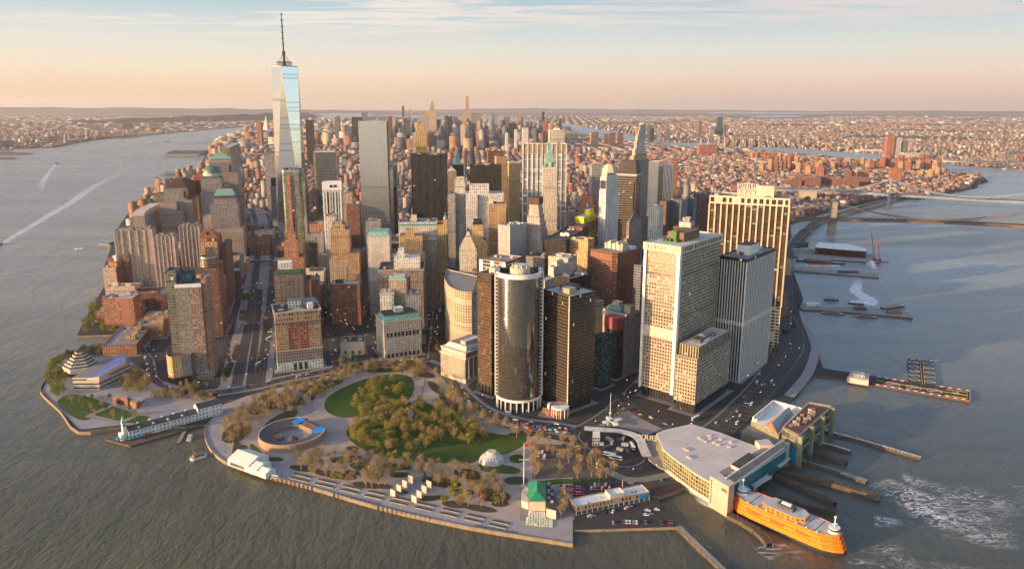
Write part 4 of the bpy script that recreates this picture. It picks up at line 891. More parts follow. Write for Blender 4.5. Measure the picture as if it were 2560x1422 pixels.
 b.box('curved_wing',poly=[b.pt(*q)for q in wing],z0=10,z1=W2 .H,st='glassbrick',sides=['brick','brick','brick']+['gold']*8+['glassbrick'],roof='brown');b.box('base',poly=[tuple(np.array(b.pt(0,.3))+(np.array(b.pt(*q))-np.array(b.pt(0,.3)))*.93)for q in wing],z0=GL,z1=10,st='black',par=0)
 simple('office_building','small red brick office block beside the highway footbridge',(572,678),('b',722),-16,600,30,'brickdark','pale',3)
 simple('apartment_slab','long brown brick slab along the west side of the avenue',(545,700),('h',60),-16,562,90,'brickdark','grey',5,cat='apartment block')
 root=empty('museum',(*G(208,940),GL),'six-sided stepped stone museum like a small ziggurat, on the point','museum')
 c=np.array(G(206,938,GL));r0=abs(G(247,935)[0]-G(165,935)[0])/2;hexa=lambda r:[(c[0]+r*math.cos(math.pi/3*i+.4),c[1]+r*.95*math.sin(math.pi/3*i+.4))for i in range(6)]
 mb=MB();mb.prism(hexa(r0*.95),GL,15,S('museum')[0],ROOF['pale'],4,12);mb.build('base',root)
 for k in range(6):
  r=r0*(1.-.15*k);mb=MB();mb.prism(hexa(r),15+3.4*k,17+3.4*k,STONE,ROOF['pale']);mb.prism(hexa(r*.9),17+3.4*k,18.4+3.4*k,DARKM,ROOF['dark']);mb.build('tier',root)
 ALLB.append((c[0],c[1],35,None))
 zt=19;P=[G(x,y,zt)for x,y in((180,942),(246,942),(326,905),(322,886),(290,883),(240,905))]
 root=empty('museum_wing',(*P[1],GL),'long angled museum wing with striped walls and blue-violet metal roof','museum')
 mb=MB();mb.prism([P[0],P[1],P[2],P[3],P[4],P[5]],GL,zt-1,S('museum')[0],ROOF['grey'],4,5.5);mb.build('shaft',root)
 Q=[G(x,y,zt+5)for x,y in((213,932),(246,933),(316,897),(304,884))];vio=pmat('violet_roof',(.13,.16,.38),.35,metal=.3)
 mb=MB();mb.face([(*Q[0],zt-2),(*Q[1],zt+1),(*Q[2],zt+4),(*Q[3],zt+5)],vio);mb.face([(*Q[0],zt-4),(*Q[1],zt-4),(*Q[1],zt+1),(*Q[0],zt-2)],STONE);mb.face([(*Q[1],zt-4),(*Q[2],zt-4),(*Q[2],zt+4),(*Q[1],zt+1)],STONE);mb.face([(*Q[2],zt-4),(*Q[3],zt-4),(*Q[3],zt+5),(*Q[2],zt+4)],STONE);mb.build('sloping_roof',root)
 ALLB.append((P[1][0],P[1][1]+30,45,None))
 q=[G(x,y,12)for x,y in((281,992),(318,994),(322,988),(286,986))]
 root=empty('pavilion',(*q[0],GL),'small orange brick pavilion with a wide arch in the western gardens','pavilion')
 mb=MB();mb.prism(q,GL,12,BRICKM,ROOF['tan']);mb.build('hall',root)
 q2=[G(x,y,9)for x,y in((324,1004),(340,1008),(350,1000),(332,996))];mb=MB();mb.prism(q2,GL,9,BRICKM,ROOF['tan']);mb.build('hall',root)
 a,d=np.array(q[0]),np.array(q[1]);n=np.array([(d-a)[1],-(d-a)[0]]);n=n/np.hypot(*n)*.1;mb=MB()
 pp=lambda t,z:(*(a+(d-a)*t+n),z)
 mb.face([pp(.25,GL+.2),pp(.75,GL+.2),pp(.75,6)]+[pp(.5+.25*math.cos(t),6+3*math.sin(t))for t in(.5,1,1.57,2.1,2.6)]+[pp(.25,6)],DARKM);mb.build('arch',root)
 q=G(338,1012);root=empty('marquee',(*q,GL),'white tent canopy beside the brick pavilion','tent');mb=MB();mb.taper([(q[0]-9,q[1]-5),(q[0]+9,q[1]-5),(q[0]+9,q[1]+6),(q[0]-9,q[1]+6)],GL+3,GL+6.5,(.5,.0),WHITE);mb.build('canopy',root)
 for sx in(-8.5,0,8.5):
  for sy in(-4.5,5.5):mb=MB();mb.bar((q[0]+sx,q[1]+sy,GL),(q[0]+sx,q[1]+sy,GL+3.2),.15,WHITE);mb.build('pole',root)
west()
# ================================================================ the tallest tower and the middle of the island tip
def tallest():
 Y=1751;H0=417;x,_=GY(711,165,Y);half=31.;th=R(3)
 root=empty('glass_skyscraper',(x,Y,GL),'tallest faceted glass skyscraper with a dark mast on top','skyscraper')
 ALLB.append((x,Y,50,None))
 rot=lambda a,b_:(x+a*math.cos(th)-b_*math.sin(th),Y+a*math.sin(th)+b_*math.cos(th))
 base=[rot(-half,-half),rot(half,-half),rot(half,half),rot(-half,half)]
 H=GY(711,168,Y)[1];zb=57
 top=[rot(0,-half),rot(half,0),rot(0,half),rot(-half,0)]
 g=S('skyglass')[0]
 mb=MB();mb.prism(base,GL,zb,S('silver')[0],None,3,4);mb.build('podium',root)
 for i in range(4):
  j=(i+1)%4
  mb=MB();mb.face([(*base[i],zb),(*base[j],zb),(*top[i],H)],g,[(0,0),(20,0),(10,92)]);mb.build('glass_facet',root)
  mb=MB();mb.face([(*base[j],zb),(*top[j],H),(*top[i],H)],g,[(10,0),(20,92),(0,92)]);mb.build('glass_facet',root)
 c=rot(0,0)
 mb=MB();k=[(c[0]+(q[0]-c[0])*.99,c[1]+(q[1]-c[1])*.99)for q in top];mb.prism(k,H-2,H+2,STEEL,ROOF['dark']);mb.build('parapet',root)
 n=20
 for z in(H+4,H+8,H+11):
  mb=MB();r1,r2=17.5,15.5
  for i in range(n):
   a,b_=2*math.pi*i/n,2*math.pi*(i+1)/n
   P=[(c[0]+r*math.cos(t),c[1]+r*math.sin(t))for r,t in((r1,a),(r1,b_),(r2,b_),(r2,a))]
   mb.face([(*P[0],z),(*P[1],z),(*P[1],z+1),(*P[0],z+1)],DARKM);mb.face([(*q,z+1)for q in P],DARKM);mb.face([(*P[2],z),(*P[3],z),(*P[3],z+1),(*P[2],z+1)],DARKM)
   if i%2==0 and z<H+9:mb.bar((*P[0],z),(*P[0],z+4),.35,DARKM)
  mb.build('mast_ring',root)
 mb=MB();mb.bar((*c,H),(*c,H+32),3.6,DARKM,8,2.2);mb.build('mast',root)
 zt=GY(700,30,Y)[1]
 mb=MB();mb.bar((*c,H+30),(*c,H+36),4.6,DARKM,8,3);mb.bar((*c,H+36),(*c,zt-20),1.7,DARKM,8,1.3);mb.bar((*c,zt-20),(*c,zt),1.5,DARKM,6,.3);mb.build('mast',root)
 for i in range(6):mb=MB();z=H+50+i*13.5;mb.bar((*c,z),(*c,z+1.5),3.2,DARKM,8);mb.build('mast_collar',root)
 for i in range(8):a=2*math.pi*i/8+.2;mb=MB();mb.bar((c[0]+16*math.cos(a),c[1]+16*math.sin(a),H+8),(*c,H+33),.28,DARKM,3);mb.build('mast_cable',root)
tallest()
def mid():
 sk=dict(cat='skyscraper')
 b=Bld('office_tower','broad mirror-glass slab tower reflecting the sky, right of the tallest tower',(895,303),1566,-6,966,46,'skyscraper');b.box('shaft',st='glass4',roof='pale',par=2.5);b.box('notch_wing',1,1.06,.1,1,GL,b.H-2,'gold',roof='pale');b.spire(.98,.4,b.H,b.H+3,.2)
 b.box('lower_block',1.06,1.16,.1,.9,GL,b.H-100,'glass4',roof='grey')
 for i in range(7):b.plain('roof_rail',.52+.06*i,.53+.06*i,.1,.5,-2,b.H+2,WHITE)
 b=simple('office_tower','grey glass tower with a pale top floor, right of the tallest tower',(788,378),1834,-10,837,40,'bluegrey','pale',3,**sk);b.box('edge',-.12,0,.1,1,GL,b.H-1,'beige');b.cornice(0,WHITE,out=.4,th=3)
 b=Bld('office_tower','white ribbed tower with dark window strips below the grey glass tower',(805,455),1400,-8,853,26,'skyscraper');H=b.H;b.box('shaft',st='stripe',roof='white',sides=['white','white','white','white'],bay=3.6);b.fins(7,'f',60,H-18,WHITE,1.5,.8,u0=.05,u1=.95);b.plain('crown_band',-.01,1.01,-.03,0,H-16,H,WHITE)
 for i in range(2):b.plain('louvre',.38+.22*i,.54+.22*i,-.045,-.03,H-11,H-6,DARKM)
 for i in range(3):b.plain('window_strip',.2+.26*i,.32+.26*i,-.02,0,60,H-20,S('black')[0])
 b=Bld('office_tower','huge plain black steel and glass tower',(1027.5,387),1537,-5,1117.5,50,'skyscraper');b.box('shaft',st='blackrib',roof='dark');b.fins(6,'f',GL,0,DARKM,1,.6);b.plain('roof_unit',.52,.74,.2,.4,-1,b.H+4,pmat('grey_fans',(.2,.2,.2)));b.clutter(7,mats=[MECHD]);b.clutter(2,seed=7,mats=[WHITE])
 b=Bld('neo_gothic_tower','ornate pale tower with dark scaffolding and a green copper spire',(1133,412),1917,-12,1158,26,'skyscraper');H=b.H;b.box('shaft',st='lime',par=0,z1=-20,z0=GL);b.box('scaffolding',-.04,1.04,-.04,1.04,H-36,H,'blackrib',roof='dark',par=0);b.taper('copper_roof',.05,.95,.05,.95,0,H+10,.6,COPPER,COPPER);b.taper('copper_roof',.22,.78,.22,.78,H+9,H+24,.55,COPPER,COPPER);b.taper('spire',.36,.64,.36,.64,H+23,H+40,0,COPPER);b.box('wing',-.8,1.6,-.3,1.5,GL,H-110,'lime',roof='pale')
 b=simple('office_tower','slender stone tower with a small pyramid top, left of the white stepped tower',(1120,428),1700,-8,1141,20,'beige','tan',0,**sk);b.taper('pyramid_roof',0,1,0,1,0,b.H+9,0,STONE);b.box('wing',-.1,1.2,-.2,1,GL,b.H-60,'beige')
 b=Bld('office_tower','slender white tower with a chamfered top in front of the copper-spired one',(1137,452),1500,-5,1163,22,'skyscraper');H=b.H;b.box('shaft',st='white');b.box('crown',.12,.88,.1,.9,H-1,H+7,'white',flr=8);b.box('setback',.3,1.05,-.15,1,GL,H-68,'white');b.box('setback',.05,.95,-.3,1,GL,H-90,'white')
 simple('office_tower','dark grey office block between the black tower and the white slender one',(1119,485),1480,-5,1138,30,'grey','grey',2,**sk)
 simple('office_tower','wide black glass block behind the white twin-winged building',(1175,413),1483,-4,1254,30,'blackrib','dark',5,**sk)
 simple('office_tower','brown ribbed slab behind the wide black block',(1220,378),1900,-10,1262,30,'brownrib','brown',4,**sk)
 simple('office_tower','brown tower with a fine dotted window grid, right of the wide black block',(1241,391),1800,-10,1268,30,'tan','brown',2,**sk)
 b=Bld('office_building','massive white stone building with twin wings and a bright cornice',(1165,484),1400,-4,1258,40,'building');H=b.H;b.box('shaft',st='white',roof='pale');b.box('attic',.1,.62,.1,.8,H-1,H+16,'white',roof='pale',flr=5);b.cornice(0,WHITE,out=1);b.cornice(-16,WHITE,out=.5);b.clutter(8,.12,.6,.2,.7,16,4,5);b.box('wing',0,.3,-.25,0,GL,H-2,'white',roof='pale');b.box('wing',.62,1,-.25,0,GL,H-2,'white',roof='pale')
 b=Bld('office_tower','orange stone tower topped by two white triangular frames',(1273,406),1750,-8,1301,26,'skyscraper');H=b.H;b.box('shaft',st='gold',roof='pale');b.cornice(0,WHITE,out=.5,th=3)
 for u in(.2,.8):
  mb=MB();a,c,d=b.pt(u-.16,.1),b.pt(u+.16,.1),b.pt(u,.1);mb.bar((*a,H),(*d,H+15),.5,WHITE);mb.bar((*c,H),(*d,H+15),.5,WHITE);mb.build('triangle_frame',b.root)
 b=Bld('office_tower','wide white-framed steel and glass slab tower behind the green-spired tower',(1308,360),1467,-2,1416.6,32,'skyscraper');H=b.H;b.box('shaft',st='steelgrid',roof='pale',z1=0);b.plain('plant_storey',.005,.995,-.004,0,H-20,H-2,pmat('tan_louvre',(.34,.26,.18)));b.fins(10,'f',GL,0,WHITE,1.3,1.4);b.clutter(6,seed=2)
 b=Bld('apartment_tower','cream square-windowed tower standing behind the white-framed slab',(1375,325),1889,-6,1412,26,'skyscraper');b.box('shaft',st='gold',roof='pale',bay=4.5,flr=4.5,sides=['lime','greybrown','lime','lime']);b.plain('roof_unit',.3,.7,.2,.6,-1,b.H+4,WHITE)
 b=Bld('art_deco_tower','stone tower with a tall pale green copper pyramid spire',(1358,418),1347,0,1392,28,'skyscraper');H=b.H
 b.box('shaft',st='lime',par=0);b.cornice(-2,CREAM,out=.4);b.taper('copper_roof',.08,.92,.05,.95,0,H+36,.22,COPPER,COPPER)
 for u in(.12,.88):b.plain('dormer',u-.08,u+.08,0,.2,0,H+6,COPPER)
 b.plain('dormer',.4,.6,-.02,.3,0,H+9,CREAM);b.taper('lantern',.4,.6,.4,.6,H+35,H+48,.5,COPPER,COPPER);b.spire(.5,.5,H+46,H+62,1.2,COPPER)
 b.box('setback',-.08,1.06,-.1,1.1,GL,H-54,'lime');b.box('setback',-.1,1.25,-.22,1.2,GL,H-118,'beige');b.box('setback',-.4,1.5,.3,1.5,GL,H-150,'beige')
 b=Bld('office_tower','tan ribbed tower with a small stone pyramid at its left shoulder',(1221,510),1250,-4,1265,30,'skyscraper');H=b.H;b.box('shaft',st='tan',roof='brown');b.taper('pyramid_roof',.02,.3,.1,.5,0,H+12,0,STONE);b.clutter(3);b.cornice(0,CREAM)
 b=Bld('office_tower','gold stone stepped tower with a dark cap, left of the tan ribbed one',(1182,562),1190,-4,1208,26,'skyscraper');H=b.H;b.box('shaft',st='gold',roof='dark');b.box('crown',.1,.9,.1,.9,H-1,H+7,'blackrib',roof='dark');b.box('setback',-.2,1.3,-.2,1,GL,H-26,'gold')
 b=Bld('office_tower','silver and violet striped tower seen at its corner, in the middle',(1274.5,565),1130,42,1246,('s',1315),'skyscraper');b.box('shaft',st='stripe',sides=['stripe','stripe','stripe','stripe'],roof='grey');b.fins(10,'f',GL,0,WHITE,.5,.4);b.fins(16,'r',GL,0,WHITE,.5,.4);b.clutter(6)
 b=Bld('office_tower','pink-white tower stepping back many times, with a dark brown cap',(1322,520),1180,20,1347,24,'skyscraper');H=b.H
 b.box('shaft',st='pink',roof='pale');b.box('crown',.0,.9,.1,.9,H-1,H+12,'blank',roof='brown',par=0);b.plain('cap',-.05,1.,.0,1.,H+6,H+17,pmat('brown_cap',(.10,.06,.045)))
 for k,(a,h)in enumerate(((.12,12),(.24,24),(.36,36),(.5,52),(.62,70))):b.box('setback',-a,1+a,-a*.6,1+a*.5,GL,H-h,'pink',roof='pale')
 b=Bld('office_tower','black office block with three white dish antennas on its roof',(1362,597),1080,20,1415,('s',1424),'building');H=b.H;b.box('shaft',st='black',roof='dark');b.clutter(5,.1,.6)
 for i in range(3):
  c=b.pt(.55+.15*i,.2);mb=MB();mb.bar((c[0],c[1]-.5,H+3.5),(c[0]-.3,c[1]-.9,H+3.7),2.6,WHITE,12);mb.bar((*c,H-1),(*c,H+3.5),.3,DARKM);mb.build('dish_antenna',b.root)
 b.box('roof_house',.3,1,.7,1.6,H-10,H+5,'brickdark',roof='brown')
 b=Bld('apartment_tower','bright yellow and black checkered tower',(1460,547),1200,30,1439,('s',1490),'skyscraper');H=b.H;yl=pmat('yellow_paint',(.72,.60,.02),.6);b.box('shaft',st='yellow',par=0);b.plain('crown',-.02,1.02,-.02,1.02,H-1,H+3,yl,'pale');b.plain('roof_house',.35,.95,.5,.85,H+2,H+12,yl,yl and 'pale')
 b=Bld('apartment_tower','orange-red stepped tower behind the yellow one',(1449,510),1400,20,1486,24,'skyscraper');H=b.H;b.box('shaft',st='orange',roof='brown');b.box('crown',.1,.85,.1,.8,H-1,H+18,'orange',roof='brown');b.plain('roof_house',.5,.6,-.1,.2,H-6,H+2,WHITE)
 b=Bld('art_deco_tower','tall pale stone tower with notched corners and a domed octagonal top',(1516,443),1220,32,1501,('s',1545),'skyscraper');H=b.H
 b.box('shaft',st='white',roof='pale');b.box('crown',.08,.92,.08,.92,H-1,H+7,'white',roof='pale',flr=8);mb=MB();c=b.pt(.5,.5)
 for r,z0,z1 in((13,H+6,H+13),(10.5,H+13,H+18),(7,H+18,H+20)):mb.prism([(c[0]+r*math.cos(a),c[1]+r*math.sin(a))for a in[math.pi/4*i+.4 for i in range(8)]],z0,z1,CREAM,ROOF['pale'])
 mb.build('octagon_crown',b.root);b.box('setback',-.06,1.06,-.03,1.1,GL,H-22,'white');b.box('setback',-.3,1.5,-.1,1.5,GL,H-150,'pale',roof='grey')
 for i in range(4):b.plain('arched_bay',.1+.22*i,.2+.22*i,-.03,-.005,-20,-6,DARKM)
 b=Bld('office_tower','dark tower with horizontal stripes and a black hipped roof',(1591,436),1340,24,1543,36,'skyscraper');H=b.H;b.box('shaft',st=sty('darkstripe',(.17,.13,.10),(.02,.018,.018),3,4.4,1,.62,lit=0,blind=.02)and 'darkstripe',par=0);b.cornice(0,STONE,out=1.2,th=3);mb=MB();mb.taper(b.rect(0,1,0,1),H,H+24,(.78,.6),pmat('black_slate',(.05,.038,.034),.6),None);mb.build('hip_roof',b.root);b.box('bay',.66,.9,-.06,0,GL,H-14,'ribdark',par=0,sides=['darkstripe']*4)
 b=Bld('art_deco_tower','tallest stone tower on the right, stepping up to a lit white needle spire',(1581,405),1390,28,1570,('s',1622),'skyscraper');H=b.H
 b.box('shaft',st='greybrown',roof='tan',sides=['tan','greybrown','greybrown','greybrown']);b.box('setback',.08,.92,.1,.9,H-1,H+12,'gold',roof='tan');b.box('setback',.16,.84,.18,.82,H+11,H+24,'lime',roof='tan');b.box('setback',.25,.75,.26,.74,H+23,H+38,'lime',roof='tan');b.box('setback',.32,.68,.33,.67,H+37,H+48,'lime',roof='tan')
 b.taper('crown',.36,.64,.37,.63,H+47,H+62,.3,S('lime')[0],WHITE);b.spire(.5,.5,H+60,GY(1604,318,1400)[1],.9,WHITE);b.box('wing',-.2,1.15,-.1,1.2,GL,H-118,'greybrown')
 b=Bld('office_tower','blank cream tower right of the needle-spired tower',(1623,404),1600,20,1647,30,'skyscraper');H=b.H;b.box('shaft',st='plaster',roof='pale')
 b=Bld('office_tower','white ribbed tower with a green glass bay, beside the blank cream one',(1647,412),1590,20,1682,30,'skyscraper');b.box('shaft',st='whitefin',roof='pale');b.plain('glass_bay',0,.36,-.05,0,90,-4,S('greenglass')[0]);b.fins(7,'f',GL,0,WHITE,1,.8,u0=.4)
 for args in(('narrow brown slab tower behind the white ribbed one',(1678,400),1720,15,1695,26,'brickdark','brown',0),('grey concrete office tower between the black and pale towers',(1480,411),1720,-4,1510,34,'grey','pale',3),('white stepped apartment tower right of the needle-spired tower',(1622,515),1290,30,1648,26,'white','pale',4),('dark glass office block with a brown flank, right side of the cluster',(1665,499),1360,30,1704,40,'bluegrey','grey',3),('brown brick block beside the dark glass one',(1650,502),1340,30,1666,40,'brickdark','brown',0),('grey-blue ribboned office block behind the round-topped brown one',(1709,496),1420,25,1735,30,'bluegrey','grey',2),('dark brick block left of the cream-ribbed slab',(1734,485),1500,15,1776,40,'brickdark','brown',3),('gold striped office block in front of the pink-white stepped tower',(1371,640),1010,30,1420,30,'pink','pale',4),('violet-grey block at the foot of the striped tower',(1315,640),1090,10,1362,30,'grey','brown',4),('teal-banded glass block beside the curved stone building',(1179,740),935,0,1196,20,'tealband','grey',0)):
  simple('office_building' if args[2]<1300 else 'office_tower',args[0],*args[1:7],args[7],args[8],cat='building',seed=len(args[0]))
 b=Bld('office_tower','brown tower with stacked white roof tiers behind the waffle tower',(1685,566),1150,30,1733,34,'building');H=b.H;b.box('shaft',st='brownrib',roof='brown');b.box('crown',.2,.8,.2,.8,H-1,H+7,'pale',roof='grey');b.box('crown',.32,.68,.32,.68,H+6,H+14,'grey',roof='pale');b.cornice(0,BRICKM)
 b=Bld('office_tower','grey-brown stone tower with a small slate pyramid roof',(1573,555),1130,35,1567,('s',1604),'building');H=b.H;b.box('shaft',st='greybrown',par=0);b.taper('pyramid_roof',.05,.95,.05,.95,0,H+15,0,pmat('slate',(.13,.13,.14)));b.box('setback',-.1,1.15,-.15,1.1,GL,H-26,'greybrown')
 b=Bld('office_tower','gold stone tower with ribbed top, in front of the yellow checkered tower',(1424,596),1085,30,1470,24,'building');H=b.H
 b.box('shaft',st='gold',roof='tan');b.clutter(4)
 for a,h in((.14,16),(.26,28),(.4,40)):b.box('setback',-a,1+a*.3,-a,1,GL,H-h,'gold',roof='tan')
 b=Bld('office_building','white and cream stepped building with plain side walls, left of the brown brick tower',(1384,668),960,35,1371,('s',1440),'building');H=b.H;b.box('shaft',st='pale',roof='pale');b.box('wing',.3,1.6,-.5,0,GL,H-12,'plaster',roof='pale');b.box('roof_house',.3,.7,.2,.5,H-1,H+6,'plaster',roof='pale');b.clutter(5)
 b=Bld('office_tower','big brown brick tower with a chamfered corner and jagged white roof screens',(1538,634),1000,48,1477,('s',1601),'skyscraper');H=b.H
 pl=[(0,0),(.88,0),(1,.1),(1,1),(0,1)];b.box('shaft',poly=b.poly(pl),st='brownrib',roof='grey',par=1.5)
 mb=MB();
 for i in range(5):
  P=b.poly(pl);mb.wall(P[i],P[(i+1)%5],H-9,H-4,DARKM)
 b.fins(22,'f',H-10,H-3,BRICKM,1.3,.4,u0=.02,u1=.86)
 for i in range(8):b.plain('roof_screen',.1+.09*i,.17+.09*i,.45+.02*(i%2),.7,H-1,H+7+(i%3)*2,STONE)
 for i in range(5):b.plain('cooling_unit',.55+.07*i,.6+.07*i,.75,.95,H-1,H+3,WHITE)
 b=Bld('office_building','low black glass slab behind the dark bronze tower',(1424,697),890,48,1386,('s',1478),'building');b.box('shaft',st='black',roof='grey');b.plain('roof_house',.3,.7,.2,.4,-1,b.H+3,MECHD);b.clutter(3)
 b=Bld('office_building','long gold and white striped block behind the black slab and curved tower',(1262,656),1000,30,1200.5,50,'building');H=b.H;b.box('shaft',st='ribdark',sides=['ribdark']*4,roof='tan',flr=5);b.fins(3,'f',GL,0,WHITE,6,.5,u0=.04,u1=.96);b.plain('roof_rail',.05,.95,.1,.15,-1,H+1.5,MECHD);b.clutter(6)
 b=Bld('office_tower','white stone tower with a columned belvedere and stepped pyramid top, above a curved lower building',(1149,622),1057,-2,1191,28,'skyscraper');H=b.H
 b.box('shaft',st='lime',roof='pale',z1=-1);b.box('belvedere',.03,.97,.03,.97,H-24,H-6,sty('belv',(.50,.42,.33),(.03,.025,.02),4,18,.5,.8,lit=0,blind=0)and 'belv',par=0);b.cornice(0,CREAM);b.cornice(-6,CREAM,out=.4);b.cornice(-24,CREAM,out=.5)
 for k in range(4):b.plain('stepped_roof',.06+.08*k,.94-.08*k,.06+.08*k,.94-.08*k,H-1+4*k,H+4+4*k,CREAM)
 b.taper('stepped_roof',.38,.62,.38,.62,H+18,H+24,.5,CREAM,CREAM);b.spire(.5,.5,H+24,H+30,1.6,DARKM,'finial',r2=.6)
 b.box('setback',-.35,1.02,-.1,1,GL,H-46,'lime',roof='grey');b.box('setback',-.5,1.1,.2,1.6,GL,H-64,'lime',roof='grey')
 ht=GY(1111,692,1010)[1];pts=[(1111,694),(1120,712),(1136,722),(1156,728),(1179,730)];P=smooth([G(*q,ht)for q in pts],4,False);bk=[G(1195,690,ht),G(1116,672,ht)]
 o=Bld.box(b,'curved_base',poly=P+bk,z0=GL,z1=ht,st='beige',roof='grey');b.clutter(4,-.4,1,-.2,.2,ht-b.H,3)
 b=Bld('office_tower','gold ornate tower with a small green cupola at its corner',(1093,562),1190,-6,1118,40,'skyscraper');H=b.H;b.box('shaft',st='gold',roof='brown');b.box('turret',.62,1.02,-.08,.2,H-20,H+9,'gold',roof='brown');b.dome('cupola',.82,.06,3.6,H+9,6,COPPER);b.spire(.82,.06,H+14,H+20,.5,CREAM)
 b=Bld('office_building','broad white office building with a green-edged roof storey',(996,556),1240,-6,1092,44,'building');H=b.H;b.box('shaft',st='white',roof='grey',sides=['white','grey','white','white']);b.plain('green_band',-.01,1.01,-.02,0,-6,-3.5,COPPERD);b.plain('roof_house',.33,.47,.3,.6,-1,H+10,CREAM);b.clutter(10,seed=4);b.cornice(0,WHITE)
 b=Bld('office_building','golden stepped office block in front of the green-edged white building',(999,590),1130,-6,1056,30,'building');H=b.H;b.box('shaft',st='gold',roof='tan');b.box('crown',.25,.62,.1,.7,H-1,H+10,'gold',roof='tan');b.box('setback',.1,1.1,-.2,1,GL,H-26,'gold',roof='tan')
 b=Bld('office_building','grey block with a plain salmon-coloured upper wall, right of the golden stepped block',(1053,600),1150,-6,1092,30,'building');H=b.H;b.box('shaft',st='greybrown',roof='pale');b.plain('upper_wall',-.3,.5,.2,.8,H-12,H+9,pmat('salmon_wall',(.5,.27,.17)))
 b=Bld('office_building','white terraced building with strip windows',(985,645),1075,-6,1050,30,'building');H=b.H;b.box('shaft',st='white',roof='white');b.box('terrace',.1,.42,.1,.8,H-1,H+6,'white',roof='white');b.box('terrace',.15,.38,.3,.8,H+5,H+12,'white',roof='white');b.box('terrace',0,1,-.16,0,GL,H-6,'white',roof='white')
 simple('office_tower','grey block with round white tanks on top, in front of the mirror-glass slab',(913,553),1290,-6,951,30,'grey','grey',3,cat='building',tank=3)
 simple('office_tower','teal-capped dark glass tower right of the mirror-glass slab',(970,414),1650,-6,992,30,'teal','dark',1,**sk)
 simple('office_tower','dark red striped tower below the teal-capped one',(973,468),1600,-6,992,26,'brownrib','brown',1,**sk)
 simple('office_building','deep red glass cube of offices left of the mirror-glass slab',(866,514),1480,-6,898,30,'brickdark','grey',2,cat='building')
 simple('office_building','beige block with window grid behind the red glass cube',(846,484),1620,-6,880,30,'beige','grey',3,cat='building')
 b=Bld('apartment_tower','cream stepped tower with square windows rising behind the huge black tower',(1041,312),1990,-8,1063,24,'skyscraper');H=b.H;b.box('shaft',st='gold',bay=5,flr=5,roof='tan');b.box('setback',-.12,1.14,-.1,1,GL,H-18,'gold',bay=5,flr=5,roof='tan');b.box('setback',-.18,1.26,-.1,1,GL,H-58,'gold',bay=5,flr=5,roof='tan');b.box('scaffolded_wing',-.5,-.12,.1,1,GL,H-22,'whitefin',roof='tan')
 simple('office_tower','grey tower with a dark green roof edge left of the tallest tower',(660,382),2250,-10,690,40,'grey','dark',2,**sk).cornice(0,COPPERD,out=1,th=4)
 simple('hotel_tower','white lattice-patterned tower with a black cap, left of the tallest tower',(676,466),1950,-12,694,26,'stripe','dark',0,**sk).plain('cap',.1,.9,.1,.9,-1,GY(676,446,1950)[1],DARKM)
 simple('office_building','black glass block behind the green-roofed pale tower',(955,470),1600,0,975,20,'black','dark',0,cat='building')
 for q in(('grey stone block beside the tunnel garage',(772,700),1075,795,'greybrown'),('narrow striped block behind the red-brown stepped tower',(770,607),1240,792,'ribdark'),('dark office block below the tallest tower',(770,585),1420,808,'grey')):
  simple('office_building',q[0],q[1],q[2],-10,q[3],30,q[4],'grey',3,tank=1)
mid()
